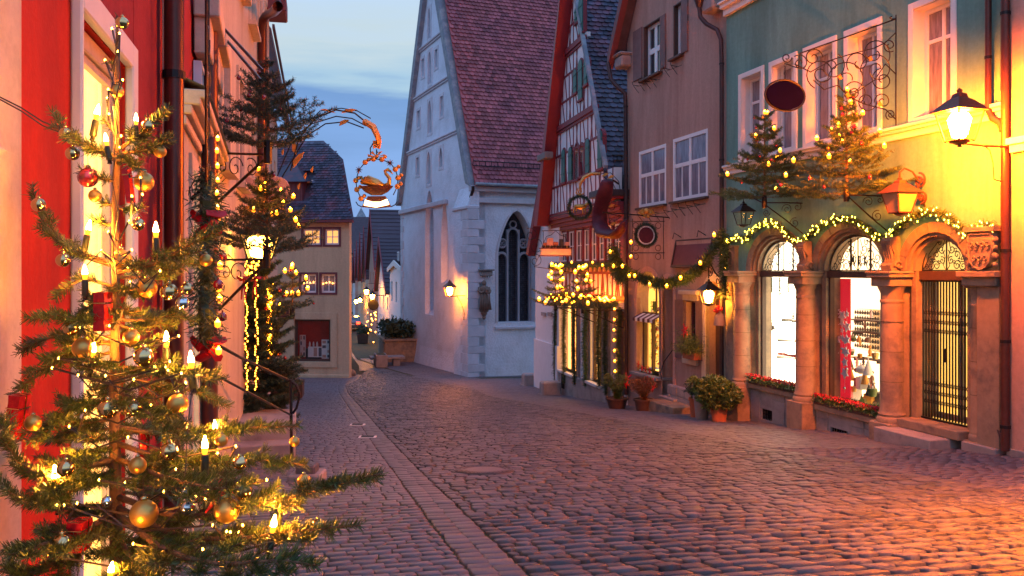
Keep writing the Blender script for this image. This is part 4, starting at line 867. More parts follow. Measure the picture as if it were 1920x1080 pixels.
for k in range(n):
    x0=a1+(b1-a1)*k/n; q=MB(); q.add([(x0,-.12,zm+.02),(x0+(b1-a1)/n,-.12,zm+.02),(x0+(b1-a1)/n,.16,zm-.12),(x0,.16,zm-.12),(x0,.16,zm-.22),(x0+(b1-a1)/n,.16,zm-.22)],[(0,1,2,3),(3,2,5,4)]); q.build('awning_stripe','flower_white' if k%2 else 'maroon_paint',kr)
m=MB(); m.box(a1-.2,b1+.1,-.35,.22,sz0-.10,sz0-.0); m.build('sill','grey_stone',kr,bevel=.015)
# display: gold and green ornaments column
colr=['gold_shiny','red_bauble','silver_shiny','gold_matte','flower_white']
for k in range(26):
    vv=-.42-rnd.random()*.3; q=K.w(K.U(rnd.uniform(1222,1236),vv),vv,sz0+.15+ (k/26)*1.85); mk=colr[k%5]
    def mk_(mm=mk):
        m=MB(); m.ball((0,0,0),.06,10,7); m.lathe([(.015,.058),(.015,.075),(1e-5,.076)],6); return m.mesh('bauble',mm,'all')
    o=inst('bauble',shared(('d',mk),mk_),None,q,None,rnd.uniform(.6,1.3)); tag(o,{'gold_shiny':'shiny gold','red_bauble':'dark red','silver_shiny':'silver','gold_matte':'matte gold','flower_white':'white'}[mk]+' ornament in the pink house shop window display, '+ORD[25-k]+' from the top','bauble',mk.replace('_',' ')+' ornaments in the pink house shop window')
garland('window_swag','tall green garland hung with ornaments in the pink house shop window',[(0,0,2.1),(.04,0,1.5),(-.04,0,.9),(.03,0,.3)],.14,900,.08,.012,'leaf',K.a,K.w(K.U(1227,-.7),-.7,sz0+.05))
q=garland('sill_log','row of red stars and white logs on the window sill of the pink house shop',[(0,0,.04),(-.5,0,.05),(-1.0,0,.04)],.07,600,.06,.01,'leaf',K.a,K.w(b1-.05,-.05,sz0),cat='decoration')
pm=MB(); 
for k in range(5): pm.prism([(0,0),(.05*math.cos(2*PI*(k-.35)/5),.05*math.sin(2*PI*(k-.35)/5)),(.13*math.cos(2*PI*k/5),.13*math.sin(2*PI*k/5)),(.05*math.cos(2*PI*(k+.35)/5),.05*math.sin(2*PI*(k+.35)/5))],-.01,.01)
pst=pm.mesh('red_star','flower_red')
for k in range(4): inst('red_star',pst,q,(-.1-.27*k,.09,.12+.08*(k==0)),(0,rnd.random(),.0))
m=MB(); [m.tube([(-.15-.3*k,.04,.05),(-.36-.3*k,.05,.06)],.035,8) for k in range(3)]; m.build('log','flower_white',q,True)
# recess with red framed window, handrail, steps
b=MB(); b.box(a2-.1,b2+.2,-.62,-.38,K.g(a2)-.2,kz(1252,500)); b.build('recess_wall','pink_plaster',kr)
x0,x1=K.U(1262,-.37),K.U(1248,-.37); z0,z1=K.Z(1255,638,-.37),K.Z(1255,567,-.37); window(kr,x0,x1,z0,z1,-.34,frame='board_red',cols=1,rows=1,fw=.05)
t=thing('handrail','thin black curved handrail beside the steps of the pink house','handrail',K.w(0,0,0),K.a); m=MB(); m.tube([K.P(1262,655,-.1),K.P(1245,678,.15),K.P(1238,700,.3),K.P(1241,712,.3)],.016,6); m.build('rail','iron',t,True)
for k,(xa,xb,yt,v1) in enumerate(((1234,1262,745,.25),(1214,1262,757,.75))):
    z=K.Z((xa+xb)/2,yt,v1); m=MB(); m.box(K.U(xb,v1),K.U(xa,v1),-.3,v1,z-.7,z); m.build('step','sandstone' if k else 'grey_stone',kr,bevel=.015)
# small window, plinth, doorway
h=(a3,b3,kz(1296,668),kz(1296,565)); window(kr,h[0],h[1],h[2],h[3],-.22,frame='maroon_wood',cols=2,rows=2,fw=.05)
m=MB(); m.box(h[0]-.12,h[1]+.12,-.1,.05,h[3]+.02,h[3]+.18); m.box(h[0]-.2,h[1]+.2,-.1,.14,h[3]+.18,h[3]+.30); m.build('window_hood','beige_plaster',kr,bevel=.012); m=MB(); m.box(h[0]-.1,h[1]+.1,-.1,.08,h[2]-.22,h[2]-.02); m.build('sill','beige_plaster',kr,bevel=.012)
d0=K.g(a4); m=MB(); m.box(a4,b4,-.34,-.28,d0-.2,kz(1338,560)+.5); do=m.build('door','wood_dark',kr); [MB().box(a4+.08+i*(b4-a4-.16)/3+.01,a4+.08+(i+1)*(b4-a4-.16)/3-.01,-.279,-.265,d0+.1,d0+2.0).build('panel','wood_dark',do,bevel=.008) for i in range(3)]
pa,pb=K.U(1318),K.U(1258)
zp=kz(1290,728); rs=random.Random(3)
m=MB(); m.box(pa,pb,.0,.10,K.g(pb)-.4,zp-.0); m.build('plinth','grey_stone',kr,bevel=.02)
for r_ in range(3):
    u=pa
    while u<pb-.15:
        l=rs.uniform(.3,.6); l=min(l,pb-u); q=MB(); zz=zp-.02-.26*(r_+1); q.box(u+.01,u+l-.01,.10,.12+rs.random()*.02,zz+.01,zz+.25); q.build('stone','grey_stone',kr,bevel=.012); u+=l
# downpipe of the pink house
o=K.w(0,0,0)
pipe('drain_pipe','dark swan neck downpipe between the pink and the green house',[tuple(K.P(x,y,v)) for x,y,v in ((1311,-30,.40),(1311,14,.40),(1313,32,.38),(1325,45,.28),(1345,56,.16),(1352,75,.12),(1353,120,.12),(1353,420,.12),(1353,770,.12),(1352,788,.14))],.058,'pipe_dark',[tuple(K.P(1353,y,.12)) for y in (120,300,560)],o,K.a)
q=K.P(1311,5,.4); t=thing('gutter_funnel','dark funnel and gutter end at the top of the swan neck pipe','gutter',K.w(q.x,.4,q.z),K.a); m=MB(); m.lathe([(.07,-.12),(.16,.12),(.18,.2),(.18,.28)],10); m.build('funnel','pipe_dark',t,True); m=MB(); m.tube([(.1,0,.3),(-1.2,0,.36)],.09,8); m.build('gutter','pipe_dark',t)
pipe('drain_pipe','dark downpipe running down between the half timbered and the pink house',[tuple(K.P(x,y,v)) for x,y,v in ((1140,118,.5),(1146,150,.45),(1160,165,.3),(1172,175,.14),(1173,200,.12),(1174,470,.12),(1174,740,.12))],.07,'pipe_dark',[tuple(K.P(1173,y,.12)) for y in (200,330,600)],o,K.a)
# maroon panel sign
a,b=uw(1268,1334); t=thing('sign_board','blank maroon rectangular board leaning out over the pink wall','sign',K.w((a+b)/2,.1,kz(1300,497)),K.a); w_=(b-a)/2; hh_=kz(1300,450)-kz(1300,497)
t2=Matrix.Rotation(R(12),4,'X'); m=MB(t2); m.box(-w_,w_,-.02,.02,0,hh_); m.build('board','maroon_wood',t); m=MB(t2)
m.box(-w_-.05,w_+.05,-.04,.05,hh_,hh_+.07); m.box(-w_-.05,w_+.05,-.04,.05,-.07,0); m.box(-w_-.05,-w_,-.04,.05,0,hh_); m.box(w_,w_+.05,-.04,.05,0,hh_); m.build('frame','pipe_dark',t)
m=MB(); [m.tube([(s*w_*.7,-.1,hh_+.1),(s*w_*.7,.12,hh_+.22),(s*w_*.7,.16,hh_+.05)],.012,5) for s in (-1,1)]; m.build('hook','iron',t)

# ============================================================ HALF TIMBERED HOUSE
T=rightwall(620,9.42,1173); ET=T.E(); tr_=T.root('half_timbered_house','tall gabled house with dark red timbers, white infill and green shutters','house')
LT=T.U(1040); J=.25     # upper floors jettied by J
zJ=ET+2.25; ZL=[zJ,ET+5.67,ET+8.45]
apu,apz=T.U(1088),ET+10.9; ru=T.U(1149); rz_=ET+3.45; lu=LT+.15
def gtop(u):
    if u<ru: return rz_
    if u<apu: return rz_+(apz-rz_)*(u-ru)/(apu-ru)
    return apz+(zJ-apz)*(u-apu)/(lu-apu)
def tx(x,y,v=J): return T.uz(x,y,v)
# ground storey wall with openings
sw=[(T.U(1083),T.U(1050)),(T.U(1131),T.U(1107))]; dw=(T.U(1170),T.U(1146))
zs_=ET-.4; zbeam=ET-1.05
def szb(i): return (T.Z(1066,697),T.Z(1119,718))[i]
fl=[(x0,x1) for x0,x1 in ((1050,1064),(1066,1078),(1080,1092),(1095,1106),(1109,1120),(1123,1134),(1137,1148),(1152,1163))]
fw_=[(T.U(b),T.U(a)) for a,b in fl]; fz0,fz1=ET+.38,ET+1.55
m=MB(); m.slab(.0,LT,-2.2,ET-.0,[(sw[0][0],sw[0][1],szb(0),zbeam-.15),(sw[1][0],sw[1][1],szb(1),zbeam-.15),(dw[0],dw[1],-3,zbeam-.25)],0,-.35); m.build('wall','timber_white',tr_)
m=MB(); m.slab(0,LT,ET+.0,zJ-.3,[(a,b,fz0,fz1) for a,b in fw_],.0,-.3); m.build('wall_upper','timber_red',tr_)
for a,b in fw_: window(tr_,a,b,fz0,fz1,-.06,cols=2,rows=2,fw=.05,bw=.03,pane='dark_pane')
def beam(x0,z0,x1,z1,w,v=.02,d=.10,mt='timber_red',name='timber'):
    a=Vector((x0,0,z0)); b=Vector((x1,0,z1)); l=(b-a).length; an=math.atan2(z1-z0,x1-x0); q=MB(Matrix.Translation((x0,v,z0))@Matrix.Rotation(-an,4,'Y')); q.box(0,l,-d,0,-w/2,w/2); return q.build(name,mt,tr_)
for a,b in zip(fw_,fw_[1:]): beam((a[0]+b[1])/2,ET+.05,(a[0]+b[1])/2,ET+1.75,max(.12,(a[0]-b[1])*.5),.05)
beam(0,ET+1.72,LT,ET+1.72,.16,.06); beam(0,ET+.14,LT,ET+.14,.2,.08)
# corbelled mouldings under jetty
m=MB(); 
for k,(z,v) in enumerate(((zJ-.48,.08),(zJ-.32,.14),(zJ-.17,.21),(zJ-.02,.28))): m.box(-.02,LT+.12,-.2,v,z-.15,z)
m.build('jetty_moulding','timber_red',tr_,bevel=.012)
# ground floor stripes and braces
zA,zB=ET-.9,ET-.02
beam(0,zB-.03,LT,zB-.03,.12,.03); beam(0,zA,LT,zA,.16,.05)
k=0; u=.25
while u<LT-.1:
    if k%3==1: beam(u-.2,zA,u,zB,.07,.02); beam(u+.2,zA,u,zB,.07,.021); beam(u,zA,u,zB,.06,.022)
    elif k%3==0: beam(u-.07,zA,u+.07,zB,.09); beam(u+.07,zA,u-.07,zB,.09,.022)
    else: beam(u,zA,u,zB,.10)
    u+=.52; k+=1
# gable wall in J plane
sh=[]  # windows of the gable: (x centre px, yt, yb, w px, shuttered?)
GW=[(1058,280,342,8),(1073,275,338,8),(1082,270,336,9),(1091,270,330,9),(1101,262,325,8),(1127,245,315,9),(1080,130,174,7),(1090,112,186,9),(1100,110,158,7),(1082,15,42,5),(1091,-5,62,9)]
hol=[]
for x,yt,yb,w_ in GW:
    c=T.U(x,J); hw=w_/2/F0*(c*.978+27.3)*2.9; hw=min(.34,max(.16,hw)); hol.append((c-hw,c+hw,T.Z(x,yb,J),T.Z(x,yt,J)))
HW_=[(a,b,z0,('arch',z1-(b-a)/2,(b-a)/2)) for a,b,z0,z1 in hol]
m=MB(); m.slab(.35,lu-.05,zJ,lambda u:gtop(u)-.1,HW_,J,J-.25,[ru,apu]); m.build('gable_wall','timber_white',tr_)
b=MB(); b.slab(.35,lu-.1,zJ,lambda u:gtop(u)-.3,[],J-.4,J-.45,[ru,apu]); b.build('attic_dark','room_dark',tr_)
for i,(a,b_,z0,z1) in enumerate(hol):
    archtrim(tr_,T,a,b_,z0,z1-(b_-a)/2,(b_-a)/2,.07,J-.1,J+.03,'timber_red','window_frame')
    q=MB(); q.box(a-.1,b_+.1,J-.02,J+.08,z0-.08,z0-.005); q.build('sill','timber_red',tr_)
    if i in (2,3): continue
    q=MB(); off=(0 if i not in (1,4) else (.3 if i==1 else -.3)); vv=J+.035
    q.slab(a+.01+off*.5,b_-.01+off*.5,z0,('x' and (lambda u,c=(a+b_)/2+off*.5,r=(b_-a)/2,z=z1:z-(b_-a)/2+math.sqrt(max(0,r*r-(u-c)**2)) if abs(u-c)<r else z-(b_-a)/2)),[],vv+.03,vv,[a+(b_-a)*j/8+off*.5 for j in range(1,8)]); o_=q.build('shutter','shutter_green',tr_)
    for zz in (.25,.75): z=z0+(z1-z0)*zz-.03; q=MB(); q.box(a+.02+off*.5,b_-.02+off*.5,vv+.031,vv+.05,z,z+.05); q.build('batten','shutter_green',o_)
def clipu(u,z): return u
for z in ZL[1:]:
    q=[u for u in np.linspace(0,lu,400) if gtop(u)>z]; beam(q[0]-.1,z,q[-1]+.1,z,.2,J+.10,.2); beam(q[0]-.1,z-.15,q[-1]+.1,z-.15,.12,J+.05,.15)
for z in (zJ+.06,zJ+1.15,zJ+2.35,ZL[1]+.08,ZL[1]+.95,ZL[1]+1.9,ZL[2]+.08,ZL[2]+.9):
    q=[u for u in np.linspace(.36,lu,400) if gtop(u)>z+.1]; beam(q[0],z,q[-1],z,.085,J+.018)
def inhole(u,z): return any(a-.02<u<b+.02 and z0-.05<z<z1 for a,b,z0,z1 in hol)
lev=[zJ+.1,zJ+1.12,zJ+2.33,ZL[1]-.1,ZL[1]+.1,ZL[1]+.93,ZL[1]+1.88,ZL[2]-.1,ZL[2]+.1,ZL[2]+.88,ZL[2]+1.8]
for i in range(len(lev)-1):
    z0,z1=lev[i],lev[i+1]
    if z1-z0<.3: continue
    u=.5+.12*(i%2); k=i
    while u<lu:
        if gtop(u)>z0+.15:
            zt=min(z1,gtop(u)-.05)
            if not inhole(u,(z0+z1)/2) and not inhole(u,z0+.15):
                if k%4==1 and zt==z1 and gtop(u+.25)>z1: beam(u-.16,z0,u+.16,z1,.075,J+.016); 
                elif k%4==3 and zt==z1: beam(u-.1,z0,u+.1,z1,.07,J+.016); beam(u+.1,z0,u-.1,z1,.07,J+.019)
                else: beam(u,z0,u,zt,.085,J+.015)
        u+=.46; k+=1
# verge boards (broad, red) and roofs
def verge(u0,z0,u1,z1,w,v0,v1,mt,name): 
    q=MB(); q.hexa([(u0,v0,z0),(u0,v1,z0),(u1,v1,z1),(u1,v0,z1),(u0+w,v0,z0),(u0+w,v1,z0),(u1,v1,z1+.4),(u1,v0,z1+.4)]); return q.build(name,mt,tr_,bevel=.01)
verge(lu-.1,zJ-.35,apu,apz-.25,.62,J-.02,J+.5,'board_red','verge_board')
q=MB(); q.hexa([(ru-.10,J-.02,rz_-.05),(ru-.10,J+.12,rz_-.05),(apu-.02,J+.12,apz-.05),(apu-.02,J-.02,apz-.05),(ru-.20,J-.02,rz_+.05),(ru-.20,J+.12,rz_+.05),(apu-.02,J+.12,apz+.2),(apu-.02,J-.02,apz+.2)]); q.build('verge_board','coping_stone',tr_)
q=MB(); q.hexa([(lu+.48,J+.42,zJ-.35),(lu+.48,-9,zJ-.35),(apu,-9,apz+.1),(apu,J+.42,apz+.1),(lu+.56,J+.42,zJ-.30),(lu+.56,-9,zJ-.30),(apu,-9,apz+.22),(apu,J+.42,apz+.22)]); q.build('roof_far_slope','roof_dark',tr_)
q=MB(); e0=ru-.5; ez=rz_-.95; q.hexa([(e0,J+.10,ez),(e0,-9,ez),(apu,-9,apz),(apu,J+.10,apz),(e0,J+.10,ez+.05),(e0,-9,ez+.05),(apu,-9,apz+.05),(apu,J+.10,apz+.05)]); q.build('roof_slope','roof_dark',tr_)
def tiles(par,org,du,dv,nu,nv,wt,ht,mt,nparts=0,name='roof_tile',cut=None,thick=.02,lift=.04,seed=1,rounded=True,maxw=None):
    """beaver tail tiles: org corner (eave), du direction along the row, dv direction up the slope"""
    du=Vector(du).normalized(); dv=Vector(dv).normalized(); nn=du.cross(dv).normalized()
    if nn.z<0: nn=-nn
    sh=[(-.5,1.25),(-.5,.25),(-.38,.08),(-.2,0.0),(.2,0.0),(.38,.08),(.5,.25),(.5,1.25)] if rounded else [(-.5,1.25),(-.5,0),(.5,0),(.5,1.25)]
    n=len(sh); bas=[]
    for a,b in sh: bas.append((a*wt*.97,b*ht,lift*(1-b*.8)+.004))
    low=[(a,b,z-thick) for a,b,z in bas if b<ht*1.2]
    verts=bas+[(a,b,z-thick) for a,b,z in bas]; faces=[tuple(range(n))]+[(i,i+1,i+1+n,i+n) for i in range(1,n-2)] if rounded else [tuple(range(n)),(1,2,6,5),(0,1,5,4),(2,3,7,6)]
    rs=random.Random(seed); pos=[]
    for j in range(nv):
        for i in range(nu):
            c=(i+.5+.5*(j%2))*wt; r=j*ht
            if cut and not cut(c,r): continue
            pos.append((c,r,rs.gauss(0,.004),rs.gauss(0,.01)))
    B=Matrix((du,dv,nn)).transposed()
    P=[Vector(org)+du*c+dv*r+nn*z for c,r,z,_ in pos]
    me=bpy.data.meshes.new(name); me.from_pydata([tuple(B@Vector(v)) for v in verts],[],faces); me.materials.append(M[mt])
    for k in range(min(nparts,len(P))): inst(name,me,par,P[k])
    rest=P[nparts:]
    if rest:
        V=np.array([tuple(B@Vector(v)) for v in verts]); PV=np.array([tuple(p) for p in rest]); jz=np.array([q[3] for q in pos[nparts:]])
        vv=(V[None]+PV[:,None]).reshape(-1,3); ff=[]; bm=bpy.data.meshes.new(name); nv_=len(V)
        F_=[f for f in faces]; loops=[]; st=[]; tot=[]; c=0
        for k in range(len(rest)):
            for f in F_: st.append(c); tot.append(len(f)); loops+=[x+k*nv_ for x in f]; c+=len(f)
        bm.vertices.add(len(vv)); bm.vertices.foreach_set('co',vv.astype(np.float32).ravel()); bm.loops.add(len(loops)); bm.loops.foreach_set('vertex_index',np.array(loops,dtype=np.int32)); bm.polygons.add(len(st)); bm.polygons.foreach_set('loop_start',np.array(st,dtype=np.int32)); bm.polygons.foreach_set('loop_total',np.array(tot,dtype=np.int32)); bm.update(calc_edges=True); bm.materials.append(M[mt]); stuff(inst(name,bm,par))
dvv=Vector((apu-e0,0,apz-ez)); n_up=int(dvv.length/.205)
tiles(tr_,(e0,J+.1,ez+.06),(0,-1,0),dvv,13,n_up,.25,.205,'roof_slate',300,seed=4,lift=.05)
# snow guard, red box at the eave, gutter head
q=MB(); z=ez+1.15; uu=e0+(apu-e0)*(z-ez)/(apz-ez)-.12; q.tube([(uu,0,z+.05),(uu,-2.5,z+.05)],.02,5); q.tube([(uu,0,z+.22),(uu,-2.5,z+.22)],.02,5); [q.tube([(uu,-.15*k,z),(uu,-.15*k,z+.24)],.012,4) for k in range(17)]; q.build('snow_guard','iron',tr_)
q=MB(); q.box(-.05,ru-.2,-.1,J+.35,zJ+.05,rz_-1.0); q.build('eave_box','board_red',tr_,bevel=.02)
q=MB(); q.box(-.1,ru-.1,-.3,J+.62,ez-.12,ez+.10); q.build('eave_gutter','pipe_dark',tr_,bevel=.02)
# stone base with stones, sills, lit windows, door
bz=[(sw[1][0]-.2,LT,szb(0)-.05)]
m=MB(); m.slab(dw[1]+.12,LT+.05,-2.5,lambda u:szb(1)-.06 if u<(sw[0][0]-.3) else szb(0)-.06,[],.14,0,[sw[0][0]-.3-1e-3,sw[0][0]-.3+1e-3]); m.build('plinth','grey_stone',tr_,bevel=.015)
for i,(a,b) in enumerate(sw):
    z0=szb(i); q=MB(); q.box(a-.1,b+.1,-.2,.2,z0-.10,z0); q.build('sill','white_trim',tr_,bevel=.01)
    nmul=2; fm=MB(); 
    for k in range(nmul+1): uu=a+(b-a)*k/nmul; fm.box(uu-.05,uu+.05,-.22,-.12,z0,zbeam-.15)
    fm.box(a,b,-.22,-.12,z0,z0+.06); fm.box(a,b,-.22,-.12,zbeam-.25,zbeam-.15); wo=fm.build('shop_window','wood_dark',tr_)
    q=MB(); q.box(a,b,-.172,-.168,z0+.06,zbeam-.25); q.build('pane','clear',wo)
    q=MB(); q.box(a-.2,b+.2,-1.2,-1.15,z0-.1,zbeam); q.box(a-.2,b+.2,-1.2,-.36,z0-.14,z0-.10); q.box(b+.2,b+.24,-1.2,-.36,z0-.1,zbeam); q.build('shop_interior','shop_amber',tr_)
    for k in range(nmul):
        q=MB(); uu=T.U(((1076,1061),(1126,1115))[i][k],-.42)
        for j in range(7): x=uu-.16+.05*j; q.box(x,x+.04,-.42-.02*(j%2),-.40-.02*(j%2),z0+.1,zbeam-.2)
        q.build('red_curtain','shop_red',tr_)
for i,(a,b,z0) in enumerate(((sw[0][0]-.35,sw[0][0]-.1,szb(0)),(sw[1][1]+.12,sw[1][1]+.4,szb(1)),(dw[1]+.05,sw[1][0]-.1,szb(1)))):
    q=MB(); q.box(a,b,0,.10,T.g(a)-.3,zbeam); q.build('stone_post','grey_stone',tr_,bevel=.012)
q=MB(); q.box(dw[0],dw[1],-.32,-.26,-3,zbeam-.25); q.build('door','wood_dark',tr_)
q=MB(); q.box(T.U(1056),T.U(1046),.12,.16,T.Z(1052,712),T.Z(1052,690)) ; q=MB(); u=T.U(1056,.14)
g_=MB(); [g_.box(u-.2+.08*k,u-.18+.08*k,.141,.165,T.Z(1056,725),T.Z(1056,698)) for k in range(6)]; g_.build('cellar_grille','iron',tr_)
# garlands of the half timbered house
TG=lambda u,v,z:(u,v,z)
o=T.w(0,0,0)
garland('eave_garland','long fir garland on the ledge below the white window row of the half timbered house',[(u,.22,ET+.18+.03*math.sin(u*5)) for u in np.linspace(.5,LT-.1,26)],.13,700,.11,.014,'needle',T.a,o)
q=MB(); 
mm=MB(); mm.box(-.07,.07,-.03,.03,0,.14,top=.7); gt_=mm.mesh('tag','gold_paint')
gq=thing('ledge_tags','row of small copper pots along the garland ledge of the half timbered house','pots',o,T.a)
for k in range(16): inst('pot',gt_,gq,(.6+.5*k,.36,ET-.02))
garland('door_garland','fir garland framing the shop front under the glowing light row',[(u,.24,zbeam-.05+.05*math.sin(u*4)) for u in np.linspace(.2,LT-.1,26)],.14,800,.12,.014,'needle',T.a,o)
for k,u in enumerate((dw[0]-.02,dw[1]+.10,sw[1][0]-.05,sw[1][1]+.1,sw[0][0]-.15,(sw[0][0]+sw[0][1])/2,sw[0][1]+.1)):
    zb_=T.g(u)+.5 if k>1 else T.g(u)+.3
    garland('post_garland',('fir garland hanging at the near side of the dark shop door','fir garland hanging at the far side of the dark shop door','fir garland on the near jamb of the nearer lit shop window','fir garland on the far jamb of the nearer lit shop window','fir garland on the near jamb of the farther lit shop window','fir garland on the middle bar of the farther lit shop window','fir garland on the far corner of the half timbered shop front')[k],[(u,.16,zbeam-.1),(u+.03,.2,(zbeam+zb_)/2),(u,.16,zb_)],.10,800,.10,.013,'needle',T.a,o)
lights_on('dense row of orange light bulbs glowing above the shop door of the half timbered house',[(u,.30+.02*math.sin(9*u),zbeam+.10+.05*math.sin(7*u)) for u in np.linspace(.15,4.2,44)],o,T.a,'bulb',.03)
lights_on('string of orange lights along the far half of the shop front garland',[(u,.40,zbeam-.05+.12*math.sin(5*u)) for u in np.linspace(4.5,LT,15)],o,T.a,'bulb',.026)
lights_on('orange lights running down beside the dark shop door',[(dw[0]-.0+.05*math.sin(7*k),.32,zbeam-.2-.33*k) for k in range(7)],o,T.a,'bulb',.028)
lights_on('orange lights on the ledge garland under the white window row',[(u,.38,ET+.22+.1*math.sin(3*u)) for u in (1.2,2.3,3.5,4.9,6.2,7.6)],o,T.a,'bulb',.026)
# swag between the two houses
sw_px=[(1150,470,1.1),(1157,492,1.0),(1172,508,.9),(1190,516,.8),(1212,526,.75),(1238,532,.7),(1262,530,.65),(1290,520,.6),(1313,502,.55),(1332,478,.5),(1346,455,.4),(1355,436,.3)]
pts=[K.P(x,y,v) for x,y,v in sw_px]; dn=[]
for a,b in zip(pts,pts[1:]): dn+= [a,a.lerp(b,.5)]
dn.append(pts[-1]); oK=K.w(0,0,0)
garland('garland_swag','heavy fir garland sagging across the pink wall with orange lights',dn,.15,1000,.13,.016,'needle',K.a,oK)
garland('garland_tail','fir garland hanging down the pipe between pink and green house',[K.P(x,y,.3) for x,y in ((1355,440),(1358,470),(1356,500),(1359,530),(1357,560))],.13,800,.12,.015,'needle',K.a,oK)
garland('garland_bunch','thick fir bunch hanging at the corner of the half timbered house',[K.P(x,y,1.1) for x,y in ((1152,462),(1150,490),(1157,512),(1166,525))],.24,1400,.15,.016,'needle',K.a,oK)
lights_on('orange bulbs spaced along the heavy garland across the pink wall',[K.P(x,y,v) for x,y,v in ((1144,473,1.25),(1167,500,1.1),(1150,500,1.2),(1183,455,1.0),(1183,482,1.0),(1180,518,.95),(1190,518,.95),(1157,516,1.1),(1218,534,.95),(1250,537,.85),(1276,522,.8),(1313,494,.75),(1339,441,.6))],oK,K.a,'bulb',.032,wire=False)
# red hook like drapery at the corner
hp=[(1122,348,.9),(1124,370,.9),(1122,395,.9),(1124,420,.9),(1132,438,.95),(1146,446,1.0),(1158,440,1.0),(1167,425,.95)]
t=thing('red_drape','large dark red J shaped cloth figure hanging from the eave of the half timbered house','decoration',T.w(0,0,0),T.a); m=MB(); m.tube([T.P(x-3+ (6 if i>4 else 0),y,1.0) for i,(x,y,v) in enumerate([(1142,340,0),(1136,365,0),(1128,395,0),(1127,420,0),(1136,437,0),(1150,441,0),(1160,432,0),(1166,416,0)])],[.20,.26,.24,.26,.28,.22,.16,.06],10,flat=.55); m.build('body','velvet',t,'all'); m=MB(); m.tube([T.P(1160,345,.8),T.P(1150,338,1.0),T.P(1140,336,1.0)],.03,6); m.build('hook','iron',t)
t=thing('red_banner','narrow dark red cloth banner hanging beside the white window row at the pipe','banner',T.w(0,0,0),T.a); m=MB(); c=T.P(1170,415,.5); m.box(c.x-.13,c.x+.13,.42,.48,c.z-1.5,c.z+.05); m.box(c.x-.11,c.x+.11,.40,.44,c.z-1.3,c.z-.1); m.build('cloth','velvet',t,bevel=.02); m=MB(); m.tube([(c.x-.16,.45,c.z+.06),(c.x+.16,.45,c.z+.06)],.015,5); m.build('rod','iron',t)

# ============================================================ SMALL WHITE HOUSE behind
Wf=rightwall(620,9.3,1048); wr=Wf.root('white_gable_house','narrow white house with dark red verge squeezed between church and half timbered house','house')
Ew=Wf.E(); Lw=Wf.U(1004); zE=Wf.Z(1004,470); m=MB(); a_=Wf.U(1042)
ztop=Wf.Z(1035,292)
m.slab(0,Lw,-2.5,lambda u:ztop+1-(ztop+1-zE)*max(0,(u-.2)/(Lw-.2)),[(Wf.U(1024),Wf.U(1018),Wf.Z(1021,575),Wf.Z(1021,558)),(Wf.U(1036),Wf.U(1030),Wf.Z(1033,575),Wf.Z(1033,555))],0,-.4,[.2]); m.build('wall','timber_white',wr)
for x0,x1,y0,y1 in ((1018,1024,558,577),(1030,1036,555,577)): window(wr,Wf.U(x1),Wf.U(x0),Wf.Z(x0+3,y1),Wf.Z(x0+3,y0),-.1,cols=1,rows=2,fw=.06); q=MB(); q.box(Wf.U(x1)-.05,Wf.U(x0)+.05,-.05,.08,Wf.Z(x0+3,y1)-.35,Wf.Z(x0+3,y1)-.2); q.build('sill','grey_stone',wr)
q=MB(); q.hexa([(Lw-.0,-.0,zE-.25),(Lw-.0,.35,zE-.25),(.25,.35,ztop+.75),(.25,-.0,ztop+.75),(Lw+.45,-.0,zE-.15),(Lw+.45,.35,zE-.15),(.25,.35,ztop+1.4),(.25,0,ztop+1.4)]); q.build('verge_board','timber_red',wr,bevel=.02)
q=MB(); q.hexa([(Lw+.4,.3,zE-.2),(Lw+.4,-7,zE-.2),(.2,-7,ztop+1.3),(.2,.3,ztop+1.3),(Lw+.5,.3,zE-.1),(Lw+.5,-7,zE-.1),(.2,-7,ztop+1.45),(.2,.3,ztop+1.45)]); q.build('roof','roof_dark',wr)
q=MB(); c=Wf.P(1018,296,.6); q.box(c.x-.9,c.x+.45,.4,.75,c.z-.12,c.z+.14); q.build('hoist_beam','wood_grey',wr,bevel=.02)
q=MB(); q.box(-.0,Lw,0,.08,-2.5,Wf.Z(1020,640)); q.build('plinth','timber_white',wr)

# ============================================================ CHURCH
C=Fr((-75/1600*45,45),math.atan2(1,-.419)); ch=C.root('church','white plastered gothic church with steep stepped string gable and huge red tiled roof','church')
c_top=C.uz(811,-118); CL=C.U(752); au,az=CL*.5,c_top[1]; ez_=C.Z(884,347)
def cz(x,y): return C.Z(x,y)
gt=lambda u: ez_+(az-ez_)*(1-abs(u-au)/au)
lan=[(805,15,72,5),(806,97,157,6),(806,189,249,6.5),(804,285,345,7)]; sm=[(793,110,143,4.5),(818,92,126,5),(785,207,238,5),(828,180,217,5.5),(783,295,328,5),(827,277,313,6)]
HC=[]
for x,yt,yb,w_ in lan: HC.append((C.U(x+w_/2),C.U(x-w_/2),cz(x,yb),('point',cz(x,yt)-.7,.7)))
for x,yt,yb,w_ in sm: HC.append((C.U(x+w_/2),C.U(x-w_/2),cz(x,yb),cz(x,yt)))
NI=[(797,813,590,357),(827,840,530,380)]
for x0,x1,yb,yt in NI: HC.append((C.U(x1),C.U(x0),cz((x0+x1)/2,yb),('point',cz((x0+x1)/2,yt)-1.9,1.9)))
m=MB(); m.slab(0,CL,-2.6,gt,HC,0,-.75,[au]); m.build('gable_wall','church_plaster',ch)
m=MB(); m.slab(.05,CL-.05,-2.6,lambda u:gt(u)-.3,[(C.U(x+w_/2)+.12,C.U(x-w_/2)-.12,cz(x,yb)+.15,cz(x,yt)-.35) for x,yt,yb,w_ in lan+sm],-.75,-.95,[au]); m.build('inner_wall','church_plaster',ch)
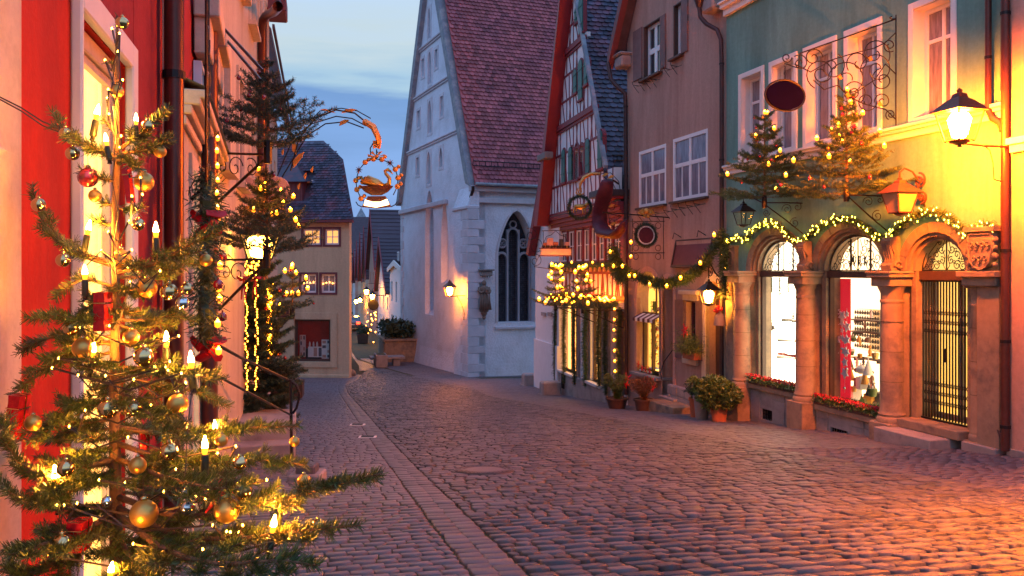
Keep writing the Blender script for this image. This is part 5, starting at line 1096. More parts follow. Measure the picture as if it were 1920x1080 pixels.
for x,yt,yb,w_ in lan+sm:
    a,b=C.U(x+w_/2),C.U(x-w_/2); q=MB(); q.box(a,b,-1.0,-.97,cz(x,yb),cz(x,yt)); q.build('pane','dark_pane',ch); q=MB(); zc_=(cz(x,yb)+cz(x,yt))/2; q.box(a,b,-.88,-.84,zc_-.04,zc_+.04); q.box(a+(b-a)*.45,a+(b-a)*.55,-.86,-.83,cz(x,yb),cz(x,yt)); q.build('window_bar','church_stone',ch)
    # stone surround, proud 3 cm
    q=MB(); q.slab(a-.18,b+.18,cz(x,yb)-.18,cz(x,yt)+.15,[(a,b,cz(x,yb),cz(x,yt)-.02 if w_<5.6 and (x,yt,yb,w_) in sm else ('point',cz(x,yt)-.7,.7))],.025,0); q.build('surround','church_stone',ch)
for x0,x1,yb,yt in NI:
    a,b=C.U(x1),C.U(x0); c=(a+b)/2; z=cz((x0+x1)/2,yb)
    q=MB(); q.add([(a,.02,z-.15),(b,.02,z-.15),(b,-.7,z+.45),(a,-.7,z+.45)],[(0,1,2,3)]); q.build('sloping_sill','church_stone',ch)
q=MB(); a,b=C.U(813),C.U(797); c=(a+b)/2; zt=cz(805,357)
q.ring(c,zt-2.6,.32,.42,-.74,-.66,0,2*PI,16); q.ring(c-.38,zt-3.7,.25,.33,-.74,-.66,0,2*PI,12); q.ring(c+.38,zt-3.7,.25,.33,-.74,-.66,0,2*PI,12); q.box(c-.05,c+.05,-.74,-.66,cz(805,590),zt-3.4); q.build('blind_tracery','church_stone',ch)
for y_,x_ in ((287,762),(185,777),(93,788)):
    z=cz(x_,y_); f_=(z-ez_)/(az-ez_); a,b=au*f_,CL-au*f_
    q=MB(); q.box(a+.05,b-.05,0,.16,z-.12,z); q.box(a+.05,b-.05,0,.09,z-.24,z-.12); q.build('string_course','church_stone',ch,bevel=.03)
zs1=cz(750,395)
q=MB(); q.box(C.U(840)+.0,CL,0,.2,zs1-.3,zs1); q.build('string_course','church_stone',ch,bevel=.04)
for s in (0,1):
    u0,u1=(0,au) if s==0 else (CL,au); o_=-.35 if s==0 else .35
    q=MB(); q.hexa([(u0+o_,-1.0,ez_-.1),(u0+o_,.28,ez_-.1),(u1,.28,az+.1),(u1,-1.0,az+.1),(u0-o_*.9,-1.0,ez_+.1),(u0-o_*.9,.28,ez_+.1),(u1,.28,az-1.3),(u1,-1.0,az-1.3)]); q.build('gable_coping','coping_stone',ch)
# corner pier with quoins
zq=cz(866,372); pw=C.U(862); 
q=MB(); q.box(-.30,pw,-.3,.35,-2.6,zq-.5); q.hexa([(-.30,-.3,zq-.5),(pw,-.3,zq-.5),(pw,.35,zq-.5),(-.30,.35,zq-.5),(-.3,-.3,zq+.5),(pw,-.3,zq+.5),(pw,.0,zq+.5),(-.3,.0,zq+.5)]); q.build('corner_pier','church_plaster',ch)
q=MB(); q.box(-.38,pw+.1,-.3,.45,zq-.72,zq-.5); q.build('string_course','church_stone',ch,bevel=.05)
z=-.7;k=0; rs=random.Random(9)
while z<zq-.8:
    h_=rs.uniform(.38,.6); l=.95 if k%2 else .60
    q=MB(); q.box(-.33,l*.8,.3,.375,z+.008,z+h_-.008); q.build('quoin','church_stone',ch,bevel=.015); l2=.6 if k%2 else .95
    q=MB(); q.box(-.375,-.3,.375-l2,.37,z+.008,z+h_-.008); q.build('quoin','church_stone',ch,bevel=.015); z+=h_;k+=1
z=-.3;k=0
while z<zs1-.4:
    h_=rs.uniform(.4,.6); l=.75 if k%2 else .5; q=MB(); q.box(CL-l,CL+.03,0,.04,z+.008,z+h_-.008); q.build('quoin','church_stone',ch,bevel=.015); z+=h_;k+=1
q=MB(); zz=[C.Z(760,640),C.Z(870,668)]; q.hexa([(0,0,-2.6),(CL,0,-2.6),(CL,.6,-2.6),(0,.6,-2.6),(0,0,zz[1]),(CL,0,zz[0]),(CL,.06,zz[0]-.5),(0,.06,zz[1]-.5)]); q.build('battered_base','church_plaster',ch)
# nave wall (own frame, same building)
Nf=Fr((C.p.x,C.p.y),math.atan2(-.419,-1),C.zb); nv=bpy.data.objects.new('nave',None); 
NM=Matrix.Rotation(Nf.a-C.a,4,'Z')
wa,wb=Nf.U(1003),Nf.U(934); wz0=Nf.Z(968,604); wzt=Nf.Z(968,395)
m=MB(NM); m.slab(-26,0,-2.6,ez_-.1,[(wa,wb,wz0,('point',wzt-2.3,2.3))],0,-.9); m.build('nave_wall','church_plaster',ch)
q=MB(NM); z=Nf.Z(960,373); q.box(-26,-.3,0,.22,z-.28,z); q.box(-26,.2,0,.35,ez_-.35,ez_-.05); q.build('string_course','church_stone',ch,bevel=.03)
# tracery window
q=MB(NM); yw=-.55; c=(wa+wb)/2; ww=(wb-wa)/2; q.box(wa,wb,yw-.35,yw-.3,wz0,wzt+.0); q.build('pane','leaded_glass',ch)
lw=ww*.92
q=MB(NM)
for s in (-1,0,1,2):
    x=c-lw+ (s+1)*2*lw/3; zt_=wzt-2.6; q.box(x-.055,x+.055,yw-.1,yw+.08,wz0,zt_+ (1.6 if s in(0,1) else 0))
for s in (-1,1):
    x=c+s*lw*2/3; q.ring(x,wzt-2.65,lw/3-.06,lw/3+.05,yw-.1,yw+.07,n=10,ey=1.2); q.ring(x+s*-.03,wzt-1.75,.20,.28,yw-.1,yw+.07,0,2*PI,14); 
    for k in range(4): q.ring(x+s*-.03+.09*math.cos(PI/2*k),wzt-1.75+.09*math.sin(PI/2*k),.07,.10,yw-.08,yw+.05,0,2*PI,8)
q.ring(c,wzt-1.35,lw/3-.05,lw/3+.05,yw-.1,yw+.07,n=10,ey=1.3); q.ring(c,wzt-.72,.16,.23,yw-.1,yw+.07,0,2*PI,12)
q.build('tracery','tracery_stone',ch,bevel=.01)
# lead grid of little round panes
q=MB(NM); dx=.115
for k in range(int(2*lw/dx)+1): x=c-lw+dx*k; q.box(x-.008,x+.008,yw-.2,yw-.185,wz0,wzt-.3-2.2*(abs(x-c)/ww)**2)
for k in range(int((wzt-wz0-.6)/dx)): z=wz0+dx*k; r_=ww*min(1,math.sqrt(max(.02,(wzt-.1-z)/2.3))); q.box(c-r_,c+r_,yw-.184,yw-.17,z-.008,z+.008)
q.build('lead_grid','iron',ch)['kind']='stuff'
q=MB(NM); q.slab(wa-.32,wb+.32,wz0-.1,wzt+.35,[(wa,wb,wz0,('point',wzt-2.3,2.3)),],.03,0) if 0 else None
def pt(u,c,w,sp,ri): return sp+ri*(max(0,1-(abs(u-c)/w)**1.7))**.75
K_=16; vs=[]
for i in range(K_+1):
    a=PI*i/K_; u0=c-ww*math.cos(a); u1=c-(ww+.15)*math.cos(a); vs.append(((u0,pt(u0,c,ww,wzt-2.3,2.3)),(u1,pt(u1,c,ww+.15,wzt-2.3,2.44))))
q=MB(NM)
for p0,p1 in zip(vs,vs[1:]): q.hexa([(p0[0][0],0,p0[0][1]),(p1[0][0],0,p1[0][1]),(p1[0][0],.04,p1[0][1]),(p0[0][0],.04,p0[0][1]),(p0[1][0],0,p0[1][1]),(p1[1][0],0,p1[1][1]),(p1[1][0],.04,p1[1][1]),(p0[1][0],.04,p0[1][1])])
q.box(wa-.15,wa,0,.04,wz0,wzt-2.3); q.box(wb,wb+.15,0,.04,wz0,wzt-2.3); q.build('surround','church_stone',ch)
q=MB(NM); q.hexa([(wa-.2,-.5,wz0-.1),(wb+.2,-.5,wz0-.1),(wb+.2,.12,wz0-.35),(wa-.2,.12,wz0-.35),(wa-.2,-.5,wz0+.02),(wb+.2,-.5,wz0+.02),(wb+.2,.12,wz0-.25),(wa-.2,.12,wz0-.25)]); q.build('sloping_sill','church_stone',ch)
# roof
rt=Vector((0,0,1)); 
eave=NM@Vector((0,.45,ez_+.02)); alongN=NM.to_3x3()@Vector((-1,0,0)); inC=Vector((1,0,0))   # nave direction & towards ridge (C.u)
up=Vector((au,0,az-ez_))
q=MB(); e0_=eave; e1_=eave+alongN*27; q.hexa([e0_,e1_,e1_+up*1.03,e0_+up*1.03,e0_+Vector((0,0,-.12)),e1_+Vector((0,0,-.12)),e1_+up*1.03+Vector((0,0,-.12)),e0_+up*1.03+Vector((0,0,-.12))]); q.build('roof','roof_red',ch)
far0=Vector((CL,0,ez_)); q=MB(); q.hexa([far0,far0+alongN*27,far0+alongN*27+Vector((-au,0,az-ez_)),far0+Vector((-au,0,az-ez_)),far0+Vector((0,0,.1)),far0+alongN*27+Vector((0,0,.1)),far0+alongN*27+Vector((-au,0,az-ez_+.1)),far0+Vector((-au,0,az-ez_+.1))]); q.build('roof','roof_red',ch)
nvv=int(up.length*.86/.265); tiles(ch,tuple(eave+Vector((0,0,.03))),tuple(alongN),tuple(up),46,nvv,.25,.265,'roof_red',0,seed=8,lift=.07,thick=.03)
q=MB(); 
sg=eave+up.normalized()*.95+Vector((-.1,0,.12)); q.tube([sg,sg+alongN*12],.025,5); q.tube([sg+Vector((0,0,.25)),sg+Vector((0,0,.25))+alongN*12],.025,5); [q.tube([sg+alongN*(.35*k),sg+alongN*(.35*k)+Vector((0,0,.27))],.018,4) for k in range(35)]; q.build('snow_guard','iron',ch)
q=MB(); q.tube([eave+Vector((-.12,0,-.02)),eave+Vector((-.12,0,-.02))+alongN*26],.09,8); q.build('gutter','coping_stone',ch)
pts=[Nf.P(x,y,v) for x,y,v in ((887,349,.5),(887,356,.45),(883,368,.2),(882,380,.15),(882,540,.15),(882,703,.15))]
pipe('drain_pipe','long dark downpipe on the corner of the white church',[tuple(p) for p in pts],.085,'pipe_dark',[tuple(Nf.P(882,y,.15)) for y in (420,560,640)],Nf.w(0,0,0),Nf.a)
q=MB(NM); p_=Nf.P(891,650,.05); q.tube([Nf.P(891,645,.06),Nf.P(891,704,.06)],.04,6); q.build('conduit','church_stone',ch)
# statue with canopy
sp=Nf.P(908,582,.45); so=Nf.w(sp.x,.42,sp.z)
t=thing('statue','weathered brown stone saint statue on a bracket on the church wall','statue',so,Nf.a)
b=MB(); H=Nf.Z(908,527,.42)-sp.z
b.lathe([(.24,0),(.27,.05*H),(.22,.25*H),(.23,.42*H),(.19,.55*H),(.25,.68*H),(.27,.77*H),(.20,.82*H),(.09,.845*H),(.085,.87*H)],18,sy=.8); b.ball((0,0,.93*H),.12,12,8,1.25)
for s in (-1,1): b.tube([(s*.24,.0,.78*H),(s*.31,.06,.66*H),(s*.22,.2,.60*H),(s*.06,.25,.66*H)],[.09,.085,.07,.05],8)
for k in range(7): x=-.24+.08*k; b.tube([(x*.9,.24-.1*abs(x),.60*H),(x*1.1+.02,.29-.3*abs(x),.3*H),(x*1.25,.30-.3*abs(x),.02*H)],[.02,.04,.05],5)
b.build('figure','statue_stone',t,'all')
b=MB(); b.ball((-.05,.36,.70*H),.09,8,6); b.box(-.12,.04,.30,.40,.60*H,.66*H); b.build('held_book','statue_stone',t,bevel=.01)
b=MB(); b.lathe([(.04,-.48),(.10,-.40),(.08,-.32),(.17,-.16),(.15,-.10),(.24,-.05),(.24,-.002)],12); b.build('bracket','statue_stone',t,True)
p_=Nf.P(910,505,.3); t=thing('stone_canopy','small carved stone canopy on the wall above the saint statue','canopy',Nf.w(p_.x,.02,p_.z-.4),Nf.a); b=MB(); b.box(-.42,.42,0,.6,.32,.42); b.box(-.34,.34,0,.5,.05,.32); b.build('block','grey_stone',t,bevel=.03); b=MB(); [b.tube([(x,.5,.3),(x*.8,.45,.1),(x*.6,.4,-.02)],.03,5) for x in (-.3,-.1,.1,.3)]; b.build('carving','grey_stone',t)
# church wall lamp
lc=C.wp(843,556,1.1); lantern('wall_lantern','small lit orange lantern hanging on an arm at the church corner',lc,C.a,.85,.5,'lamp_church','rust_iron')
t=thing('wall_bracket','thin curved bracket with scroll holding the lit lantern on the church corner','bracket',C.w(.0,.36,lc.z-C.zb+.2),C.a); iv=lambda p:(Matrix.Rotation(-C.a,4,'Z')@(Vector(p)-Vector(t.location))); a=iv(lc); m=MB(); m.tube([(0,0,-.15),(a.x*.5,a.y*.5,-.16),(a.x,a.y,a.z+.0)],.022,6); m.tube([(0,0,-1.2),(a.x*.1,a.y*.1,-1.0),(a.x*.2,a.y*.25,-.6),(a.x*.45,a.y*.55,-.18)],.016,6); m.tube([(p[0]*.6,.1,p[2]-1.3) for p in spiral((0,0),.22,1.1,1)],.012,5); m.build('rod','iron',t)

# ============================================================ YELLOW HOUSE
Y=Fr(((655-960)/1600*44,44),math.atan2(.10,-1)); yr=Y.root('yellow_house','ochre plastered house with dark hipped tile roof facing up the street','house')
EY=Y.E(); LY=9.6; ze=Y.Z(655,410); 
yw=[(607,638,427,461,1),(566,603,427,461,1),(600,631,512,551,0),(562,595,512,551,0)]
HY=[(Y.U(x1),Y.U(x0),Y.Z((x0+x1)/2,yb),Y.Z((x0+x1)/2,yt)) for x0,x1,yt,yb,_ in yw]; swy=(Y.U(620),Y.U(552),Y.Z(586,678),Y.Z(586,599))
m=MB(); m.slab(0,LY,-1.5,ze,HY+[swy],0,-.4); m.hexa([(0,-.4,-1.5),(.4,-.4,-1.5),(4.8,-12,-1.5),(4.4,-12,-1.5),(0,-.4,ze),(.4,-.4,ze),(4.8,-12,ze),(4.4,-12,ze)]); m.build('wall','ochre_plaster',yr)
m=MB(); m.box(-.03,LY,.0,.08,-1.2,.16); m.build('plinth','ochre_plaster',yr,bevel=.03)
for h,(x0,x1,yt,yb,lit) in zip(HY,yw):
    window(yr,h[0]+.06,h[1]-.06,h[2]+.06,h[3]-.06,-.14,cols=2,rows=2,fw=.09,bw=.05,pane='room_glow' if lit else 'curtain_pane')
    q=MB(); q.slab(h[0]-.04,h[1]+.04,h[2]-.04,h[3]+.04,[(h[0]+.06,h[1]-.06,h[2]+.06,h[3]-.06)],.03,-.12); q.build('surround','maroon_wood',yr)
cp=[p for p in range(6)]
lights_on('small string of warm lights along the lower windows of the ochre house',[Y.P(x,y,.06) for x,y in ((570,532),(576,530),(582,531),(588,530),(606,533),(612,531),(618,530),(624,532))],Y.w(0,0,0),Y.a,'far_bulb',.03,wire=False)
a,b,z0,z1=swy; q=MB(); q.slab(a-.35,b+.35,z0-.3,z1+.35,[(a,b,z0,z1)],.06,0); q.build('shop_surround','ochre_plaster',yr,bevel=.01)
q=MB(); q.slab(a,b,z0,z1,[(a+.12,b-.12,z0+.12,z1-.1)],-.1,-.2); wo=q.build('shop_window','wood_dark',yr); q=MB(); q.box(a+.1,b-.1,-.152,-.148,z0+.1,z1-.1); q.build('pane','clear',wo)
q=MB(); q.box(a-.1,b+.1,-1.6,-1.55,z0-.1,z1+.1); q.box(a-.1,b+.1,-1.6,-.4,z0-.1,z0-.02); q.box(a-.14,a-.1,-1.6,-.4,z0-.1,z1+.1); q.box(b+.1,b+.14,-1.6,-.4,z0-.1,z1+.1); q.build('shop_interior','room_red',yr)
for k,(x0,x1,yt,yb) in enumerate(((553,564,630,672),(570,598,652,672),(597,616,638,674))):
    u0,u1=Y.U(x1),Y.U(x0); t=thing('display_board',('narrow tall white notice board','low white table with framed sheets','grey notice board with rows of cards')[k]+' in the red lit window of the ochre house','display',Y.w((u0+u1)/2,-.75+.1*k,Y.Z(585,yb)),Y.a); w_=(u1-u0)/2; h_=(yb-yt)/1600*44; m=MB(); m.box(-w_,w_,-.03,.03,0,h_); m.build('board','white_goods',t)
    for r_ in range(4 if k!=1 else 1):
        for c_ in range(2 if k!=1 else 3): q=MB(); cw=2*w_/(2 if k!=1 else 3); ch_=h_/(4 if k!=1 else 1); q.box(-w_+cw*c_+.04,-w_+cw*(c_+1)-.04,.031,.036,ch_*r_+.05,ch_*(r_+1)-.05); q.build('card','paver_stone' if (r_+c_)%3==0 else 'salmon_plaster' if (r_+c_)%3==1 else 'white_trim',t)
t=thing('display_crate','dark crate with bottles between the boards in the ochre house window','crate',Y.w(Y.U(577),-.9,Y.Z(585,665)),Y.a); m=MB(); m.box(-.35,.35,-.2,.2,-.3,.25); m.build('box','dark_goods',t); m=MB(); [m.lathe([(.05,.25),(.05,.5),(.02,.6)],6,(x,0,0)) for x in (-.2,0,.2)]; m.build('bottle','white_goods',t)
# roof: front slope with half hip
kx=Y.U(636); rz1=Y.Z(640,310); rdg=Y.Z(600,258); tanp=1.55
def yv(z): return -(z-ze)/tanp
P_=[(-.25,.35,ze-.05),(LY,.35,ze-.05),(LY,yv(rdg),rdg),(Y.U(605,yv(rdg)),yv(rdg),Y.Z(605,263,yv(rdg)))]
zr=P_[3][2]
def edge(z): # right verge u at height z
    if z<rz1+.6: return -.25+ (Y.U(640,yv(rz1))+.25)*((z-ze)/(rz1+.6-ze))
    return Y.U(640,yv(rz1))+(P_[3][0]-Y.U(640,yv(rz1)))*((z-rz1-.6)/(zr-rz1-.6))
rm=MB(); n=12; vs=[];fs=[]
for i in range(n+1): z=ze-.1+(zr-ze+.1)*i/n; vs+= [(edge(z),yv(z)+ .05,z),(LY+3,yv(z)+.05,z)]
for i in range(n): fs.append((2*i,2*i+1,2*i+3,2*i+2))
base=len(vs)
for i in range(n+1): z=ze-.1+(zr-ze+.1)*i/n; vs+= [(edge(z)+.42*min(11,max(.5,11- (z-ze)/tanp+yv(z))),min(-11+ (z-ze)/tanp,-1),z)]
for i in range(n): fs.append((2*i,2*i+2,base+i+1,base+i))
rm.add(vs,fs); rm.build('roof','roof_slate',yr)
sl=Vector((0,-1,tanp)).normalized(); tl=.17; nr_=int((zr-ze)/sl.z/tl)
tiles(yr,(-.3,.40,ze-.08),(1,0,0),tuple(sl),62,nr_,.2,tl,'roof_slate',0,cut=lambda c,r:(-.3+c)>edge(ze-.08+sl.z*r)+.06 and not (Y.U(574)<-.3+c<Y.U(505)and .9<r*sl.z<2.6),seed=2,lift=.05)
q=MB(); q.box(-.3,LY,.2,.42,ze-.22,ze-.06); q.build('eave_board','maroon_wood',yr,bevel=.02)
# dormer
d0,d1=Y.U(566,-.4),Y.U(505,-.4); dz0,dz1=Y.Z(540,395,-.4),Y.Z(540,338,-.4)
q=MB(); q.box(d0,d1,-3,-.45,dz0-.3,dz1); q.build('dormer_wall','maroon_wood',yr); q=MB(); [q.box(d0+.1+.25*k,d0+.13+.25*k,-.45,-.42,dz0,dz1-.02) for k in range(int((d1-d0)/.25))]; q.build('dormer_board','maroon_wood',yr)
q=MB(); cc=(d0+d1)/2; q.add([(d0-.3,-.1,dz1-.1),(d1+.3,-.1,dz1-.1),(d1+.3,-3.4,dz1+.2),(d0-.3,-3.4,dz1+.2),(cc,-1.6,dz1+1.25),(cc,-3.4,dz1+1.25)],[(0,1,4),(1,2,5,4),(3,0,4,5),(0,3,2,1)]); q.build('dormer_roof','roof_slate',yr)
# skylight glint
q=MB(); c=Y.P(582,341,-1.4); q.box(c.x-.25,c.x+.25,yv(c.z)-.02,yv(c.z)+.14,c.z-.08,c.z+.08); q.build('skylight','white_trim',yr)
for x,y in ((649,703),(652,704)): pass
p=onground(650,704); t=thing('corner_stone','two rounded brown kerb stones at the street corner of the ochre house','stone',(p.x-.1,p.y-.1,p.z)); m=MB(); m.ball((0,0,.2),.3,8,6,1.0); m.build('stone','sandstone',t,'all'); m=MB(); m.ball((.38,-.05,.13),.24,8,6,1.0); m.build('stone','sandstone',t,'all')
# ============================================================ FAR STREET
S=rightwall(560,7.25,752)
def far_house(x0,x1,ye,ya,label,wm,rm='roof_far',wins=(3,3),depth=9,apf=.5,xa=None,ve='timber_red',v=0,ov=.3):
    u0,u1=S.U(x1),S.U(x0); 
    r=S.root('town_house',label,'house'); r.location=S.w(u0,v,0); r.location.z=g(r.location.y); dz=r.location.z-S.zb
    xm=(x0+x1)/2; ze_=S.Z(xm,ye)-dz; za=S.Z(xm,ya)-dz; Lh=u1-u0; ap=Lh*apf
    gt=lambda u: ze_+(za-ze_)*(u/ap if u<ap else (Lh-u)/(Lh-ap)); ho=[]
    n,rows=wins; z=1.2; fh=(ze_-.8)/max(1,rows)
    for j in range(rows):
        for i in range(n):
            c=Lh*(i+.5)/n; ww=min(.5,Lh/n*.28); ho.append((c-ww,c+ww,1.0+fh*j,1.0+fh*j+min(1.5,fh*.62)))
    ho.append((ap-.45,ap+.45,ze_+(za-ze_)*.18,ze_+(za-ze_)*.18+1.3)); 
    m=MB(); m.slab(0,Lh,-1,gt,ho,0,-.35,[ap]); m.build('wall',wm,r)
    m=MB(); m.box(.0,.35,-depth,-.35,-1,ze_); m.build('side_wall',wm,r)
    for k,(a,b,z0,z1) in enumerate(ho): window(r,a,b,z0,z1,-.15,cols=2,rows=2,fw=.08,bw=.05,pane='curtain_pane' if k%2 else 'dark_pane')
    for s in (0,1):
        e=-ov if s==0 else Lh+ov; ez=ze_-ov*(za-ze_)/ap*.9
        m=MB(); m.hexa([(e,ov,ez),(e,-depth,ez),(ap,-depth,za),(ap,ov,za),(e,ov,ez+.15),(e,-depth,ez+.15),(ap,-depth,za+.2),(ap,ov,za+.2)]); ro=m.build('roof',rm,r)
        if s==0: 
            L2=math.hypot(ap+ov,za-ez); mm=MB(); [mm.box(-.02,L2,-.02,.03,-.0,.06) for _ in (0,)]
            rr=MB()
            nrow=int(L2/.5)
            for k in range(nrow): f=(k+.5)/nrow; x=e+(ap-e)*f; zz=ez+.16+(za+.2-ez-.15)*f; rr.box(x-.03,x+.03,-depth,ov,zz-.02,zz+.05)
            rr.build('tile_row',rm,ro)['kind']='stuff'
        m=MB(); m.hexa([(e,ov+.001,ez-.1),(e,ov+.08,ez-.1),(ap,ov+.08,za-.15),(ap,ov+.001,za-.15),(e,ov+.001,ez+.2),(e,ov+.08,ez+.2),(ap,ov+.08,za+.25),(ap,ov+.001,za+.25)]); m.build('verge_board',ve,r)
    return r
far_house(731,757,507,494,'low white front part of the house just beyond the church','timber_white','roof_far',(3,2),4,.5,ve='white_trim',ov=.15)
far_house(735,759,442,388,'tall white gabled house rising behind the low white front by the church','timber_white','roof_far',(3,4),9,.6,ve='white_trim',v=-1.0,ov=.1)
far_house(709,730.5,545,448,'pale blue white gabled house with dark red verge left of the white houses','timber_white','roof_dark',(3,2),10,.6)
far_house(692,708.5,500,396,'tall pink gabled house with very steep dark roof in the far street','pink_plaster','roof_dark',(3,3),14,.5)
far_house(684,691.5,515,428,'narrow cream gabled house with dark roof past the pink one','cream_plaster','roof_dark',(2,3),10,.5)
far_house(677,683.5,520,440,'brown gabled house far down the street beside the cream one','ochre_plaster','roof_dark',(2,3),9,.5)
far_house(671,676.5,515,455,'small grey gabled house near the end of the street','beige_plaster','roof_dark',(2,3),9,.5)
far_house(666,670.5,520,470,'reddish gabled house at the far end of the street','salmon_plaster','roof_dark',(2,3),9,.5)
far_house(662,665.6,525,485,'last pale gabled house visible down the street','timber_white','roof_dark',(2,3),9,.5)
p=W(655,606,125); t=thing('end_house','plain grey house closing the far end of the street','house',(p.x-4,p.y,g(125))); m=MB(); m.slab(-2,9,-.5,8.5,[(x,x+1.1,z,z+1.5) for x in (1,3.4,5.8) for z in (1.2,4.6)],-.0,.4); m.build('wall','cream_plaster',t)
for x in (1,3.4,5.8):
    for z in (1.2,4.6): window(t,x,x+1.1,z,z+1.5,.1,cols=2,rows=2,fw=.08,pane='curtain_pane')
m=MB(); m.hexa([(-2.3,-.4,8.4),(9.3,-.4,8.4),(9.3,5,14),(-2.3,5,14),(-2.3,-.4,8.6),(9.3,-.4,8.6),(9.3,5,14.2),(-2.3,5,14.2)]); m.build('roof','roof_far',t)
# tower
p=W(677,560,190); zt=W(670,462,190).z-g(190); t=thing('town_tower','pale square town gate tower with pointed roof in the blue distance','tower',(p.x,190,g(190)),R(20)); w_=3.6
m=MB(); m.box(-w_,w_,-w_,w_,0,zt-1); m.build('shaft','timber_white',t); m=MB(); m.box(-w_-.4,w_+.4,-w_-.4,w_+.4,zt-1,zt+1.4); m.build('gallery','white_trim',t); m=MB(); m.lathe([(w_*1.6,zt+1.4),(w_*.8,zt+4.2),(.05,zt+8.6)],4,a0=PI/4); m.build('roof','coping_stone',t); m=MB(); [m.box(x-.4,x+.4,-w_-.05,-w_-.001,zt-4,zt-2.6) for x in (-1.5,1.5)]; m.build('window','dark_pane',t)
# lights of the far street
def far_lamp(x,y,d,label,h=.75,gl='lamp_mid'):
    q=W(x,y,d); t=lantern('far_lantern',label,(q.x,q.y,q.z),.3,h,.5,gl,'iron'); m=MB(); m.tube([(0,0,.75),(.05,0,.95),(.4,0,1.0),(1.2,.3,1.0)],.02,5); m.build('arm','iron',t)
far_lamp(687,553,74,'single lit lantern on an arm on the cream far house'); far_lamp(668,570,92,'left lantern of the lit pair far down the street'); far_lamp(675,567,90,'right lantern of the lit pair far down the street'); far_lamp(698,562,70,'orange lit lantern beside the hanging sign of the pink far house')
for k,(x,y) in enumerate(((698,595),(690,608),(702,615))):
    q=W(x,y,(72,80,70)[k]); lights_on(('warm shop lights at the foot of the pink far house','warm shop lights at the foot of the cream far house','small lights by the door of the pink far house')[k],[(rnd.uniform(-.3,.3),rnd.uniform(-.2,.2),rnd.uniform(-1.2,1.2)) for _ in range(9)],q,0,'far_bulb',.05,wire=False)
q=W(700,572,71); t=thing('hanging_sign','dark round shop sign hanging in the far street by the pink house','sign',q,.2); m=MB(); m.lathe([(.45,-.05),(.45,.05)],14,mx=Matrix.Rotation(R(90),4,'X')); m.build('disc','iron',t); m=MB(); m.tube([(0,0,.45),(0,0,.8),(1.2,.2,.8)],.03,5); m.build('arm','iron',t)
# car
p=onground(661,612); cxp=W(661,612,86); t=thing('parked_car','dark car with glowing red tail lights far down the street','car',(cxp.x-.2,86,g(86)),R(14))
m=MB(); prof=[(-2.1,.35),(-2.1,.85),(-1.9,.95),(-1.2,1.35),(-.2,1.42),(.7,1.0),(1.9,.85),(2.1,.6),(2.1,.3)]
m.add([(x,y,z) for x in (-.85,.85) for y,z in prof],[tuple(range(9)),tuple(range(9,18))[::-1]]+[(i,(i+1)%9,(i+1)%9+9,i+9) for i in range(9)]); m.build('body','car_paint',t,bevel=.05)
for s in (-1,1):
    m=MB(); m.box(s*.62-.17,s*.62+.17,-2.16,-2.1,.68,.92); m.build('tail_light','tail_light',t)
    for y in (-1.3,1.3): m=MB(); m.lathe([(.3,-.1),(.33,0),(.3,.1)],14,mx=Matrix.Translation((s*.8,y,.33))@Matrix.Rotation(R(90),4,'Y')); w_=m.build('wheel','rubber',t,True); m=MB(); m.lathe([(.2,.0),(.2,.12)],10,mx=Matrix.Translation((s*.8,y,.33))@Matrix.Rotation(R(90)*s,4,'Y')); m.build('rim','silver_shiny',w_)
m=MB(); m.add([(-.65,-1.82,.99),(.65,-1.82,.99),(.55,-1.24,1.34),(-.55,-1.24,1.34)],[(0,1,2,3)]); m.build('rear_window','dark_pane',t); m=MB(); m.box(-.26,.26,-2.13,-2.1,.6,.7); m.build('number_plate','white_goods',t)
# planter tub in the street
p=onground(680,643); t=thing('plant_tub','dark square plant tub with a clipped bush standing in the far street','planter',p,.2); m=MB(); m.box(-.4,.4,-.4,.4,0,.75,top=1.15); m.build('tub','wood_dark',t,bevel=.02)
n=900; b=nr.randn(n,3); b/=np.linalg.norm(b,axis=1)[:,None]; b=b*(.30+.22*nr.rand(n,1)); b[:,2]=b[:,2]*.9+1.0; d=nr.randn(n,3)*.06; s_=nr.randn(n,3)*.03; stuff(inst('crown',npmesh('crown',np.stack([b-s_,b+s_,b+d+s_,b+d-s_],1).reshape(-1,3),np.arange(4*n).reshape(-1,4),'needle_dark'),t))
# stone fountain basin and bench
p=onground(741,683); t=thing('stone_basin','low panelled stone fountain basin planted with dark shrubs beside the church','fountain',(W(737,600,55).x,56.2,g(56)),S.a); 
m=MB(); m.box(-2.0,2.0,-1.2,.9,0,1.35); m.build('basin','sandstone',t,bevel=.03); m=MB(); m.box(-2.1,2.1,-1.3,1.0,1.35,1.5); m.build('rim','sandstone',t,bevel=.02)
for k in range(5): q=MB(); q.box(-1.95+.8*k,-1.25+.8*k,.9,.96,.2,1.2); q.build('panel','sandstone',t,bevel=.02)
n=2600; b=np.stack([nr.uniform(-1.9,1.9,n),nr.uniform(-1,.9,n),1.5+nr.rand(n)**.6*1.0],1); d=nr.randn(n,3)*.12; s_=nr.randn(n,3)*.035; stuff(inst('shrub',npmesh('shrub',np.stack([b-s_,b+s_,b+d+s_,b+d-s_],1).reshape(-1,3),np.arange(4*n).reshape(-1,4),'needle_dark'),t))
t=thing('stone_bench','long low dark stone bench in front of the fountain basin','bench',(W(728,600,53).x,52.6,g(52.6)),S.a+R(90)); m=MB(); m.box(-1.0,1.1,-.3,.9,.42,.56); m.build('seat','grey_stone',t,bevel=.02); m=MB(); m.box(-.7,-.3,-.2,.8,0,.42); m.box(.4,.8,-.2,.8,0,.42); m.build('leg','grey_stone',t); 
